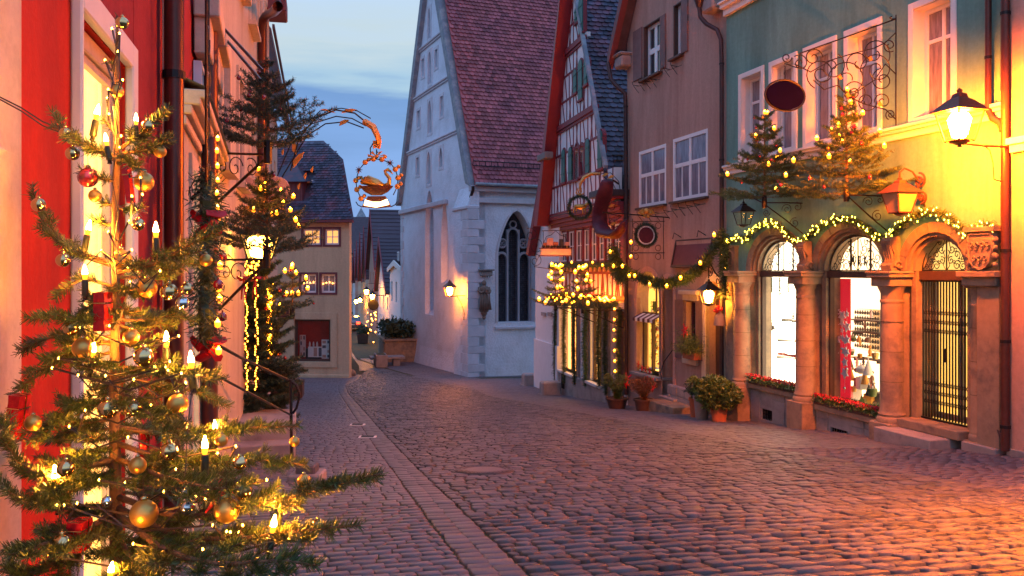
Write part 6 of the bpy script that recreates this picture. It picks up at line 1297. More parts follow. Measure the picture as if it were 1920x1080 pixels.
t=thing('stone_block','squared grey stone trough beside the bench at the fountain','trough',(W(716,600,52).x,51.5,g(51.5)),S.a); m=MB(); m.box(-.8,.8,-.35,.35,0,.75); m.build('body','grey_stone',t,bevel=.03); m=MB(); m.box(-.7,.7,-.25,.25,.75,.755); m.build('hollow','joint_soil',t)
# long dark tables left
p=onground(560,748); t=thing('dark_bench','low dark slatted bench box against the wall by the ochre house','bench',(p.x-.6,p.y,p.z),.15); m=MB(); m.box(-.8,.75,-.4,.4,.08,.62); m.build('box','wood_dark',t,bevel=.02); 
for k in range(4): q=MB(); q.box(-.82,.77,-.4+.2*k+.01,-.22+.2*k,.62,.66); q.build('slat','wood_dark',t)
t=thing('red_notice','small dark red board on the wall left of the ochre house window','sign',Y.wp(524,582,.2),Y.a); m=MB(); m.box(-.5,.5,-.03,.03,-.35,.4); m.build('board','maroon_paint',t,bevel=.01); m=MB(); m.tube([(-.5,-.18,.3),(-.5,.0,.3)],.02,4); m.build('bracket','iron',t)

# ============================================================ LEFT HOUSES
A1=leftwall(570,.95,306); r1=A1.root('red_house','bright red plastered shop front with a big beige framed window at the left','house'); E1=A1.E()
LA=A1.U(-420)
wx0,wx1=133,246; wu0,wu1=A1.U(wx1-12),A1.U(wx0+3); sx0=A1.U(wx1)
wt=A1.Z(232,124); wb=.15+A1.g(0)
be=A1.U(42); be2=A1.U(-420)
m=MB(); m.slab(0,LA,-1,5.5,[(wu0,wu1,wb+.2,wt)],0,-.10); m.build('wall','red_plaster',r1)
# upper/right crimson section: thin panel of darker plaster right of window
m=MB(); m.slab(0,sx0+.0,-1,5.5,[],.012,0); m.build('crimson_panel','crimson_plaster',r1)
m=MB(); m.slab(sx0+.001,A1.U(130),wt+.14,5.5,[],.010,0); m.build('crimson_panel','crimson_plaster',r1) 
m=MB(); t_=.13; m.slab(wu0-t_,wu1+.035,wb,wt+t_,[(wu0,wu1,wb+.2,wt)],.045,-.0); m.build('window_surround','white_trim',r1,bevel=.008)
m=MB(); m.box(wu0-t_,wu1+.2,-.2,.10,wb-.08,wb); m.build('sill','grey_stone',r1)
m=MB(); fr_=-.03; m.slab(wu0,wu1,wb+.2,wt,[(wu0+.08,wu1-.08,wb+.28,wt-.09)],fr_,fr_-.07); m.box((wu0+wu1)/2-.0,(wu0+wu1)/2+.05,fr_-.06,fr_-.0,wb+.28,wt-.09) if 0 else None
wf=m.build('shop_window','gold_paint' if 0 else 'beige_plaster',r1,bevel=.006); m=MB(); m.slab(wu0+.08,wu1-.08,wb+.28,wt-.09,[(wu0+.12,wu1-.12,wb+.32,wt-.13)],fr_-.02,fr_-.05); m.build('inner_frame','beige_plaster',wf); m=MB(); m.box(wu0+.1,wu1-.1,fr_-.046,fr_-.042,wb+.3,wt-.1); m.build('pane','clear',wf)
m=MB(); m.box(wu0-.6,wu1+.6,-1.5,-1.45,-.2,wt+.3); m.box(wu0-.64,wu0-.6,-1.5,-.12,-.2,wt+.3); m.box(wu1+.6,wu1+.64,-1.5,-.12,-.2,wt+.3); m.build('shop_interior','ornate_glow',r1)
m=MB(); 
for k in range(14): x=wu0+.02+(wu1-wu0)*k/14; m.box(x,x+.05,-.42-.03*(k%2),-.40-.03*(k%2),wb+.3,wt-.1)
m.build('net_curtain','shop_warm',r1)
# beige pilasters at the left
m=MB(); m.slab(A1.U(42,.05),LA,-1,5.5,[],.05,0); m.build('pilaster','beige_plaster',r1,bevel=.01)
m=MB(); m.slab(A1.U(16,.08),LA,-1,A1.Z(20,300),[],.08,.05); m.build('pilaster_base','beige_plaster',r1,bevel=.01)
m=MB(); m.slab(0,A1.U(301),-1,5.5,[],.05,0); m.build('corner_strip','white_trim',r1,bevel=.008)
o=A1.w(0,0,0); f_=A1
pipe('drain_pipe','thick dark brown downpipe at the far edge of the red house',[tuple(A1.P(326,y,.10)) for y in (-200,138,144,700)]+[tuple(A1.P(326,1000,.10))],.062,'pipe_brown',[tuple(A1.P(326,y,.10)) for y in (141,)],o,A1.a)
q=thing('pipe_clip','small hooked iron pipe clip on the red house wall','clip',A1.wp(312,142,.04),A1.a); m=MB(); m.tube([(0,0,0),(-.04,.04,0),(-.06,.05,.02)],.008,5); m.tube([(0,0,-.02),(0,0,.03)],.012,5); m.build('clip','iron',q)
# second house
B_=((500-345)/1600)*6.6
A2=leftwall(500,B_,399); r2=A2.root('cream_shop_house','cream house with a heavy moulded ledge below a dark red upper wall','house'); E2=A2.E(); L2=A2.U(339)
def cl(x): return None
zl=A2.Z(397,288); 
zl2=A2.Z(340,80)
zmid=(zl+zl2)/2
m=MB(); hs=[(A2.U(366),A2.U(356),-.1,E2+.85),(A2.U(384),A2.U(374),-.1,E2+.85)]; m.slab(0,L2,-1,zl,hs,0,-.3); m.build('wall','cream_plaster',r2)
for a,b,z0,z1 in hs: window(r2,a,b,z0,z1,-.2,frame='gold_paint',pane='shop_warm',cols=1,rows=3,fw=.06); q=MB(); q.slab(a-.12,b+.12,z0,z1+.12,[(a,b,z0-.1,z1)],.03,0); q.build('surround','beige_plaster',r2)
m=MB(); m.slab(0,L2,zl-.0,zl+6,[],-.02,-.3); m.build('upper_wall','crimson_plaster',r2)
m=MB(); 
for k,(dz,v) in enumerate(((-.20,.04),(-.12,.08),(-.05,.14),(0.0,.18))): m.box(-.0,L2,0,v,zl+dz-.07,zl+dz-.001*k)
m.build('ledge_moulding','beige_plaster',r2,bevel=.01); m=MB(); m.add([(0,.20,zl+.01),(L2,.20,zl+.01),(L2,-.02,zl+.10),(0,-.02,zl+.10)],[(0,1,2,3)]); m.build('ledge_sheet','coping_stone',r2)
for (xx,y0,y1) in ((371,20,110),(389,75,200)):
    u=A2.U(xx); z1=A2.Z(xx,y0); z0=A2.Z(xx,y1); q=MB(); q.box(u-.5,u+.5,0,.22,z1-.18,z1); q.box(u-.45,u+.45,0,.14,z1-.5,z1-.18); q.build('window_hood','beige_plaster',r2,bevel=.01)
    window(r2,u-.38,u+.38,z0-.6,z1-.55,.02,cols=2,rows=2)
# iron ornament with lights at the upper wall
t=thing('iron_ornament','tall wrought iron ornament with small lights on the dark red upper wall','wrought iron',A2.wp(358,110,.15),A2.a); m=MB()
for k in range(6): m.tube([(p[0],.1,p[2]+.28*k-.7) for p in spiral((0,0),.13,1.3,k)],.012,5)
m.tube([(0,.0,-.9),(0,.1,-.8),(0,.1,1.0)],.014,5); m.tube([(.13,.1,-.8),(.13,.1,.9)],.01,5); m.build('scroll','iron',t)
for k in range(6): inst('bulb',bulbmesh('far_bulb',.014),t,(.05*math.sin(k*2),.16,-.95+.09*k))
pipe('drain_pipe','dark round downpipe at the corner between the cream shop and the tall cream house',[tuple(A2.P(393,y,.10)) for y in (-300,100,330,600)]+[(A2.P(393,600,.1).x,.10,-.5)],.075,'pipe_brown',[tuple(A2.P(393,250,.1))],A2.w(0,0,0),A2.a)
# third, tall cream house
B3=((600-399)/1600)*9.95
A3=leftwall(600,B3,503); r3=A3.root('tall_cream_house','tall cream plastered house with rows of narrow framed windows on the left','house'); E3=A3.E(); L3=A3.U(400)
hs=[]
for k in range(5):
    c=.9+ (L3-1.6)*k/4.2
    for z0,z1 in ((E3+1.35,E3+2.95),(E3+4.4,E3+6.1),(E3+7.3,E3+8.9)): hs.append((c-.42,c+.42,z0,z1))
gl0=[(1.0,1.9,E3-1.9,E3-.1),(L3*.45,L3*.45+1.1,E3-1.6,E3+.1)]
ze3=E3+9.6
m=MB(); m.slab(0,L3,-1.5,ze3,hs+gl0,0,-.4); m.box(-.0,.4,-8,-.4,-1.5,ze3); m.build('wall','cream_plaster',r3)
for a,b,z0,z1 in hs:
    window(r3,a,b,z0,z1,-.12,cols=2,rows=2,pane='curtain_pane'); q=MB(); q.slab(a-.13,b+.13,z0-.02,z1+.13,[(a,b,z0-.1,z1)],.04,0); q.build('surround','beige_plaster',r3); q=MB(); q.box(a-.18,b+.18,0,.14,z0-.10,z0-.021); q.build('sill','beige_plaster',r3)
for a,b,z0,z1 in gl0:
    window(r3,a,b,z0,z1,-.15,cols=2,rows=2,frame='gold_paint',pane='shop_yellow'); q=MB(); q.slab(a-.14,b+.14,z0-.1,z1+.14,[(a,b,z0,z1)],.04,0); q.build('surround','gold_paint',r3)
m=MB(); m.box(-.25,L3+.1,-.4,.5,ze3,ze3+.25); m.build('eave_board','maroon_wood',r3,bevel=.03); m=MB(); m.hexa([(-.3,.6,ze3+.2),(L3,.6,ze3+.2),(L3,-5,ze3+5),(-.3,-5,ze3+5),(-.3,.6,ze3+.35),(L3,.6,ze3+.35),(L3,-5,ze3+5.15),(-.3,-5,ze3+5.15)]); m.build('roof','roof_dark',r3)
m=MB(); m.slab(0,L3,-1.5,.65,[(g_[0],g_[1],g_[2],2) for g_ in []],.06,0); m.build('plinth','beige_plaster',r3,bevel=.01)
m=MB(); m.box(-.1,.9,0,.45,A3.Z(500,25),A3.Z(500,-6)); m.build('eave_bracket','maroon_wood',r3,bevel=.03)
pipe('drain_pipe','dark curved downpipe at the far corner of the tall cream house',[tuple(A3.P(x,y,v)) for x,y,v in ((522,-10,.55),(521,12,.55),(514,22,.4),(500,28,.2),(493,38,.12),(492,60,.10),(492,300,.10),(492,640,.10))],.085,'pipe_brown',[tuple(A3.P(492,y,.10)) for y in (150,380)],A3.w(0,0,0),A3.a)
# fourth house beyond it
A4=Fr((A3.p.x-4.2,A3.p.y+15.5),A3.a); r4=A4.root('grey_gable_house','narrow mauve house with jagged tiled roof edge beyond the tall cream house','house'); E4=A4.E(); L4=14.8
m=MB(); h4=[(1.5+2.6*k,2.6+2.6*k,z,z+1.5) for k in range(4) for z in (2.2,5.2,8.0)]; m.slab(0,L4,-2,E4+6.2,h4,.15,-.3); m.box(0,.3,-6,-.3,-2,E4+6.2); m.build('wall','cream_plaster',r4)
for a,b,z0,z1 in h4: window(r4,a,b,z0,z1,-.0,cols=2,rows=2)
m=MB(); m.hexa([(-.3,.7,E4+6.0),(L4,.7,E4+6.0),(L4,-3,E4+11.5),(-.3,-3,E4+11.5),(-.3,.7,E4+6.2),(L4,.7,E4+6.2),(L4,-3,E4+11.7),(-.3,-3,E4+11.7)]); m.build('roof','roof_dark',r4)
m=MB(); [m.box(-.4,L4,.72-.27*k*1,.78-.27*k,E4+6.22+.4*k,E4+6.32+.4*k) for k in range(13)]; m.build('tile_row','roof_dark',r4)['kind']='stuff'
# stone steps and handrail at the left
p=onground(548,862); st=thing('door_steps','grey stone steps beside the wall under the black handrail','steps',(p.x-.9,p.y+.7,p.z),A1.a)
for k in range(3): m=MB(); m.box(-1.0,1.6-.4*k,-.6,.75,-.35+.17*k,-.002+.17*(k+0)+.12); m.build('step','grey_stone',st,bevel=.015)
p1=onground(547,870); d1=p1.y
t=thing('stair_handrail','black iron handrail sloping down to a post beside the stone steps','handrail',p1)
def wl(x,y,d): return W(x,y,d)-Vector(t.location)
m=MB(); m.tube([(0,0,-.05),wl(545,712,d1)],.022,8); m.build('post','iron',t,True)
m=MB(); m.tube([wl(375,628,d1-4.0),wl(450,670,d1-2.2),wl(540,712,d1),wl(556,722,d1-.0),wl(562,742,d1),wl(556,765,d1),wl(549,775,d1)],.018,8); m.build('rail','iron',t,True)
m=MB(); m.tube([wl(380,690,d1-4.0),wl(545,778,d1)],.014,6); m.build('lower_rail','iron',t,True)
p=onground(565,905); t=thing('granite_block','pale granite block standing at the foot of the handrail','stone',(p.x,p.y+.3,p.z)); m=MB(); m.box(-.12,.12,-.12,.12,-.1,.16); m.build('block','paver_stone',t,bevel=.02); m=MB(); m.box(-.20,.20,-.2,.2,-.1,.06); m.build('foot','grey_stone',t,bevel=.02)
# ============================================================ RIGHT SIDE SIGNS, LANTERNS, TREES
# oval sign on the green house
def chain(m,x,y,z0,z1,r=.02):
    n=max(2,int((z0-z1)/(r*2.2)))
    for k in range(n):
        z=z0-(z0-z1)*(k+.5)/n; mx=Matrix.Translation((x,y,z))@Matrix.Rotation(R(90)*(k%2),4,'Z'); m.tube([(r*.7*math.cos(2*PI*j/8),0,r*1.25*math.sin(2*PI*j/8)) for j in range(9)],r*.22,4,cap=False,mx=mx)
# sign hangs out from the wall: build it in a plane perpendicular to the wall
def outplane(F,x,y,v): # local matrix: x -> outwards from the wall, z up, origin on the wall
    u,z=F.uz(x,y,0)
    return u,z
t0u,t0z=G.uz(1680,240); P0=G.w(t0u,.0,0)
ang=G.a+PI/2      # local x axis = outward normal
O=G.w(t0u,0,0); t=thing('scroll_bracket','large black wrought iron scroll bracket carrying the oval sign on the green house','bracket',O,ang)
Vd=Vector((math.cos(ang),math.sin(ang)))
def onpl(F_O,x,y,a=None):   # intersect pixel ray with vertical plane through O along Vd
    aa=ang if a is None else a; d=Vector((math.cos(aa),math.sin(aa))); nrm=Vector((-d.y,d.x)); r=Vector(((x-960)/F0,1)); o2=Vector((F_O[0],F_O[1])); tt=o2.dot(nrm)/r.dot(nrm); q=r*tt-o2
    return Vector((q.dot(d),0,EYE-(y-HZ)/F0*tt-F_O[2]))
def OP(x,y): return onpl(O,x,y)
m=MB(); m.tube([OP(1681,28),OP(1681,240)],.022,6); m.tube([OP(1681,35),OP(1672,36),OP(1668,33),OP(1672,31)],.014,6); m.tube([OP(1681,35),OP(1590,68),OP(1500,100)],.014,6); m.build('rod','iron',t)
def pxspiral(cx,cy,rp,turns,a0,dirn,shr=.2,n=30): 
    return [OP(cx+rp*(1-(1-shr)*i/n)*math.cos(a0+dirn*turns*2*PI*i/n),cy+rp*(1-(1-shr)*i/n)*math.sin(a0+dirn*turns*2*PI*i/n)) for i in range(n+1)]
m=MB()
for cx,cy,rp,tn,a0,dr in ((1540,138,30,1.6,2.0,1),(1590,150,38,1.5,3.2,1),(1645,130,32,1.5,3.0,1),(1625,190,20,1.5,0,1),(1655,150,22,1.4,4.5,-1),(1600,172,24,1.5,1.0,-1),(1560,125,26,1.3,5.2,1),(1655,190,16,1.4,3,1),(1640,100,30,1.2,.5,-1),(1668,85,13,1.5,1,1),(1500,118,16,1.4,4,1),(1475,108,10,1.4,0,1),(1670,215,10,1.5,2,1),(1610,118,24,1.2,2.5,1),(1525,108,18,1.4,0,-1)):
    m.tube(pxspiral(cx,cy,rp,tn,a0,dr),.0105,5,cap=False)
for pts in ([(1681,60),(1660,80),(1640,90),(1600,100),(1560,112),(1520,135),(1490,120)],[(1681,225),(1660,205),(1620,195),(1590,180),(1570,160),(1545,168),(1525,150)],[(1681,140),(1660,120),(1640,150),(1610,170)],[(1500,100),(1497,128),(1475,120)]): m.tube([OP(*p) for p in pts],.011,5)
m.build('scroll','iron',t)
for x,y in ((1575,145),(1632,110),(1590,178),(1650,195)): q=MB(); c=OP(x,y); q.prism([(c.x-.05,c.z-.02),(c.x,c.z+.05),(c.x+.05,c.z+.01),(c.x+.01,c.z-.05)],-.012,.012); q.build('leaf','gold_paint',t)
cc=onpl(O,1472,179); sgn=thing('oval_sign','blank dark purple oval sign hanging on a chain from the black scroll bracket','sign',(O.x+Vd.x*cc.x,O.y+Vd.y*cc.x,O.z+cc.z),ang)
sx_=abs(onpl(O,1509,179).x-cc.x); sz_=onpl(O,1472,150).z-cc.z
m=MB(); m.lathe([(sx_*.93,-.02),(sx_*.93,.02)],36,mx=Matrix.Rotation(R(90),4,'X')@Matrix.Diagonal((1,sz_/sx_,1,1))); m.build('board','purple_paint',sgn); m=MB(); m.tube([(sx_*math.cos(2*PI*k/36),0,sz_*math.sin(2*PI*k/36)) for k in range(37)],.018,6,cap=False); m.build('rim','iron',sgn,True); m=MB(); chain(m,0,0,onpl(O,1472,118).z-cc.z,sz_,.028); m.build('chain','iron',sgn)
# two lanterns of the green house
def hooked(F,x,ybase,yroof_w,v,label,h,w,glow,metal):
    c=F.uz(x,ybase,v); return lantern('lantern',label,F.w(c[0],v,c[1]),F.a,h,w,glow,metal)
c=G.uz(1394,424,.55); lantern('lantern','unlit small dark lantern hanging below the left bracket tree','x' and G.w(c[0],.55,c[1]),G.a,.55,.34,None,'iron')
t=thing('lantern_hook','short black hook holding the unlit lantern under the left bracket tree','hook',G.w(c[0],.0,c[1]+.6),G.a); m=MB(); m.tube([(0,0,.02),(0,.3,.06),(0,.55,.04),(0,.55,-.03)],.012,5); m.build('rod','iron',t)
c=G.uz(1687,402,.62); lantern('lantern','unlit copper brown lantern with salmon glass right of the right bracket tree',G.w(c[0],.62,c[1]),G.a,.62,.42,None,'rust_iron',glassm='frost')
t=thing('lantern_scroll','curled copper wall scroll from which the copper brown lantern hangs','bracket',G.w(G.U(1735),.0,c[1]+.3),G.a)
u0=c[0]-G.U(1735); m=MB(); m.tube([(u0,.62,.33),(u0,.62,.42),(u0*.7,.5,.50),(u0*.35,.3,.45),(0,.15,.30)],.018,6)
m.tube([(p[0],.12+.0*p[0],p[2]+.30) for p in spiral((0,0),.14,1.6,1.5)],.020,6,cap=False); m.tube([(p[0],.08,p[2]+.02) for p in spiral((0,0),.12,1.6,-1.5,-1)],.020,6,cap=False); m.tube([(0,.0,.35),(0,.12,.3),(.05,.12,.1),(0,0,-.15)],.016,6); m.build('scroll','rust_iron',t)
# bracket trees of the green house
def tree_bracket(F,x,y,v,label,L_=.8,flip=1,mt='iron'):
    u,z=F.uz(x,y,v); t=thing('tree_bracket',label,'bracket',F.w(u,0,z),F.a); m=MB(); m.tube([(0,0,.12),(0,v,.12)],.014,5); m.tube([(0,0,-.62),(0,v*.95,.10)],.016,5); m.lathe([(.05,-.10),(.055,.02),(.05,.14)],8,(0,v,.02)); m.build('arm','iron',t)
    m=MB(); rotm=Matrix.Rotation(R(90),4,'Z')
    for cx,cz,rr,tn,a0 in ((.30,-.02,.10,1.4,2),(.14,-.2,.09,1.4,0),(.5,.03,.07,1.3,3)): m.tube([(p[0],0,p[2]) for p in spiral((cx,cz),rr,tn,a0)],.008,4,cap=False,mx=rotm)
    m.build('scroll',mt,t); return u,z,t
# elongated brackets run along the wall direction in the photo: stay from the arch tops
def bracket_px(F,label,hub,pts_list,spirals,v):
    t=thing('tree_bracket',label,'bracket',F.w(F.uz(*hub,v)[0],0,F.uz(*hub,v)[1]),F.a); o=Vector((F.uz(*hub,v)[0],0,F.uz(*hub,v)[1])); m=MB()
    def L3_(x,y,vv): u,z=F.uz(x,y,vv); return Vector((u,vv,z))-o
    for pts in pts_list: m.tube([L3_(*p) for p in pts],.015,6)
    m.lathe([(.05,-.12),(.06,.0),(.05,.16)],8,(0,v,0)); m.build('arm','iron',t); m=MB()
    for cx,cy,rp,tn,a0,dr,vv in spirals: m.tube([L3_(cx+rp*(1-.8*i/22)*math.cos(a0+dr*tn*2*PI*i/22),cy+rp*(1-.8*i/22)*math.sin(a0+dr*tn*2*PI*i/22),vv) for i in range(23)],.009,4,cap=False)
    m.build('scroll','iron',t)
bracket_px(G,'black scrolled iron bracket under the left bracket tree of the green house',(1433,380),[[(1433,380,.75),(1470,380,.5),(1504,381,.0)],[(1436,385,.72),(1470,410,.4),(1505,438,.0)],[(1412,371,.8),(1425,378,.78),(1433,380,.75)]],[(1437,399,7,1.5,0,1,.72),(1476,392,10,1.5,3,1,.3),(1490,418,10,1.5,5,-1,.15),(1495,388,9,1.3,4,1,.1)],.75)
bracket_px(G,'black scrolled iron bracket under the right bracket tree of the green house',(1587,366),[[(1587,366,.75),(1620,366,.5),(1655,368,0)],[(1592,370,.72),(1630,405,.35),(1662,432,0)]],[(1628,378,10,1.5,3,1,.3),(1645,405,11,1.5,5,-1,.15),(1650,375,8,1.3,4,1,.1)],.75)
def px_tree(F,x,yb,yt,v,wpx,label,seed,nb,lbl_l,red=14,mt='needle',name='fir_tree',per=7,wh=8,asc=.17,bulb='bulb',br=.028,lean=0,taper=.85,redlabel=None,den=300,goldn=0):
    u,z=F.uz(x,yb,v); p=F.w(u,v,z); d=p.y; H=(yb-yt)/F0*d; Rr=wpx*.64/F0*d
    root,tips=fir(name,label,H,Rr,wh,per,p,seed,F.a,None,mt,.045,.0075,den,.04,0,8,asc,taper=taper,pw=1.9)
    rs=random.Random(seed+5); tp=tips[:]; rs.shuffle(tp); tp=[tips[-1]]+tp
    lights_on(lbl_l,sorted([Vector(q)*1.0+Vector((0,0,.03)) for q in tp[:nb]],key=lambda q:q.z+.2*q.x),p,F.a,bulb,br)
    rest=tp[nb:nb+red]
    if red: baubles([tuple(q) for q in rest],redlabel,'red baubles on the '+label.split(' ')[0]+' tree',p,F.a,.034)
    if goldn: baubles([tuple(q) for q in tp[nb+red:nb+red+goldn]],redlabel.replace('dark red','matte gold').replace('red','gold'),'gold baubles on the '+label.split(' ')[0]+' tree',p,F.a,.034,'gold_matte')
    return root,tips,p
px_tree(G,1434,374,214,.75,190,'left small fir tree standing on an iron bracket over the first stone arch',11,11,'warm candle lights on the left bracket tree of the green house',20,redlabel='dark red bauble on the fir over the leftmost stone arch',goldn=4)
px_tree(G,1588,366,172,.75,215,'right taller fir tree standing on an iron bracket over the middle stone arch',12,14,'warm candle lights on the right bracket tree of the green house',18,redlabel='dark red bauble on the taller of the two green house firs',goldn=3)
# pink house doorway lantern and bell
c=K.uz(1329,572,.6); lantern('lantern','lit lantern with dark cap hanging at the arched doorway of the pink house',K.w(c[0],.6,c[1]),K.a,.62,.36,'lamp_mid','iron')
t=thing('lantern_scroll','black curled iron arm holding the lit lantern at the pink doorway','bracket',K.w(K.U(1352),0,c[1]+.3),K.a); u0=c[0]-K.U(1352); m=MB(); m.tube([(0,.02,.35),(u0*.3,.25,.50),(u0*.6,.45,.72),(u0*.95,.6,.66),(u0,.6,.36)],.016,6); m.tube([(u0*.75+p[0],.5,p[2]+.5) for p in spiral((0,0),.13,1.4,1)],.012,5,cap=False); m.tube([(p[0]+.0,.1,p[2]+.3) for p in spiral((0,0),.13,1.4,1)],.012,5,cap=False); m.build('arm','iron',t)
c=K.uz(1350,610,.35); t=thing('door_bell','brown bell shaped basket with a red flower hanging by the pink doorway','bell',K.w(c[0],.35,c[1]),K.a); m=MB(); m.lathe([(.16,0),(.145,.05),(.13,.2),(.10,.26),(.04,.30),(.03,.34)],16); m.build('bell','wood_grey',t,True); m=MB(); [m.ball((.07*math.cos(k),.05+.07*math.sin(k*1.3),.34+.02*k),.045,6,5) for k in range(6)]; m.build('flower','flower_red',t); m=MB(); m.tube([(0,0,.3),(0,0,.6)],.01,4); m.build('cord','ribbon_red',t)
# ring sign of the pink house
O2=K.w(K.U(1255),.0,0); a2_=K.a+PI/2; V2=Vector((math.cos(a2_),math.sin(a2_)))
def Q2(x,y): return onpl(O2,x,y,a2_)
t=thing('wrought_sign','wrought iron frame with small gold rings around the maroon round sign','bracket',O2,a2_); m=MB()
m.tube([Q2(1255,408),Q2(1130,398)],.018,6); m.tube([Q2(1246,415),Q2(1182,415)],.011,5); m.tube([Q2(1246,474),Q2(1182,474)],.011,5); m.tube([Q2(1244,408),Q2(1244,486)],.011,5); m.tube([Q2(1186,410),Q2(1186,478)],.009,5); m.build('rod','iron',t)
m=MB()
for x,y in ((1192,423),(1192,465),(1234,423),(1234,465),(1180,480),(1192,481),(1234,481)): 
    c=Q2(x,y); m.tube([(c.x+.085*math.cos(2*PI*k/14),0,c.z+.085*math.sin(2*PI*k/14)) for k in range(15)],.010,4,cap=False)
m.build('ring','rust_iron',t)
m=MB(); c=Q2(1212,400)
for k,(dx,dz,r_) in enumerate(((-.12,0,.06),(0,.06,.09),(.12,0,.06),(-.05,-.08,.06),(.06,-.08,.05))): m.ball((c.x+dx,0,c.z+dz),r_,8,6)
m.prism([(c.x-.28,c.z),(c.x-.1,c.z+.14),(c.x-.1,c.z-.05)],-.02,.02); m.prism([(c.x+.28,c.z),(c.x+.1,c.z+.14),(c.x+.1,c.z-.05)],-.02,.02); m.build('crest','gold_paint',t)
def wreath_pts(c,r,n=22): return [(c[0]+r*math.cos(2*PI*k/n),c[1],c[2]+r*math.sin(2*PI*k/n)) for k in range(n+1)]
c=Q2(1211,441); rr=abs(Q2(1211,420).z-c.z); W0=Vector((O2.x+V2.x*c.x,O2.y+V2.y*c.x,O2.z+c.z))
t=thing('round_sign','blank maroon disc sign with pale ring inside a dark fir wreath','sign',W0,a2_); m=MB(); m.lathe([(rr*.72,-.025),(rr*.72,.025)],28,mx=Matrix.Rotation(R(90),4,'X')); m.build('disc','velvet',t); m=MB(); m.lathe([(rr*.72,-.02),(rr*.84,-.02),(rr*.84,.02),(rr*.72,.02)],28,mx=Matrix.Rotation(R(90),4,'X')); m.build('ring','white_trim',t)
garland('fir_wreath','dark fir wreath around the maroon disc sign',wreath_pts((0,0,0),rr*.98),.06,1300,.06,.012,'needle_dark',a2_,W0,cat='wreath')
# gold animal sign with hand (half timbered house)
O3=T.w(T.U(1168),.3,0); a3_=T.a+PI/2-.15; V3=Vector((math.cos(a3_),math.sin(a3_)))
def Q3(x,y): return onpl(O3,x,y,a3_)
t=thing('hand_arm_sign','gold hand on an iron arm holding the wreath with the gold animal','bracket',O3,a3_)
m=MB(); m.tube([Q3(*p) for p in ((1087,356),(1088,345),(1095,333),(1108,326),(1125,326))],[.05,.10,.12,.11,.08],8,flat=.5)
for dx in (-4,-1,2): m.tube([Q3(1088+dx,352),Q3(1086+dx*1.5,362)],.018,4)
m.build('hand','gold_paint',t,True)
m=MB()
for k,pts in enumerate(([(1125,326),(1145,324),(1160,340),(1165,370),(1166,420)],[(1130,330),(1150,345),(1158,365),(1166,365)],[(1125,380),(1140,400),(1160,405),(1166,400)],[(1166,405),(1145,420),(1135,380),(1150,350)])): m.tube([Q3(*p) for p in pts],.013,5)
for x,y in ((1147,388),(1148,418),(1158,430)): m.tube([(q.x,0,q.z) for q in [Q3(x+6*math.cos(k*.9),y+6*math.sin(k*.9)) for k in range(8)]],.01,4)
m.tube([Q3(1170,386),Q3(1250,313)],.013,5); m.build('rod','iron',t)
m=MB()
for x,y in ((1135,328),(1146,332),(1144,350),(1137,372),(1147,386),(1150,420),(1200,360)): c=Q3(x,y); m.prism([(c.x-.11,c.z+.05),(c.x+.02,c.z+.06),(c.x+.13,c.z-.05),(c.x,c.z-.04)],-.015,.015)
m.build('leaf','gold_paint',t)
c=Q3(1087,389); W0=Vector((O3.x+V3.x*c.x,O3.y+V3.y*c.x,O3.z+c.z)); rr=abs(Q3(1087,366).z-c.z)
wv=garland('fir_wreath','round dark fir wreath holding a gold four legged animal under the gold hand',wreath_pts((0,0,0),rr*.92),.07,1300,.06,.012,'needle_dark',a3_,W0,cat='wreath')
t=thing('gold_animal','gold standing horned cow figure inside the hanging wreath','figure',W0,a3_); b=MB(); s_=rr*1.05
b.tube([(-.50*s_,0,.10*s_),(-.25*s_,0,.08*s_),(.1*s_,0,.06*s_),(.42*s_,0,.08*s_)],[.13*s_,.20*s_,.19*s_,.15*s_],10); b.tube([(-.42*s_,0,.12*s_),(-.58*s_,0,.30*s_),(-.74*s_,0,.26*s_)],[.13*s_,.11*s_,.06*s_],8)
for x,sx in ((-.38,-.07),(-.28,.05),(.30,-.05),(.42,.07)): b.tube([(x*s_,.05*s_*(1 if sx>0 else -1),.0),((x+sx)*s_,.05*s_*(1 if sx>0 else -1),-.28*s_),((x+sx*.6)*s_,.05*s_*(1 if sx>0 else -1),-.48*s_)],[.08*s_,.045*s_,.035*s_],6)
b.tube([(.5*s_,0,.14*s_),(.6*s_,0,.0),(.58*s_,0,-.2*s_)],.02*s_,5)
for s in (-1,1): b.tube([(-.6*s_,s*.05*s_,.34*s_),(-.62*s_,s*.12*s_,.44*s_)],.018*s_,5)
b.build('body','gold_matte',t,'all')
m=MB(); 
for a in (.5,1.2,2.0,2.7): m.tube([(0,0,rr*1.0),(.16*math.cos(a),0,rr+.16*math.sin(a))],[.03,.012],5)
m.build('bow','gold_paint',wv)
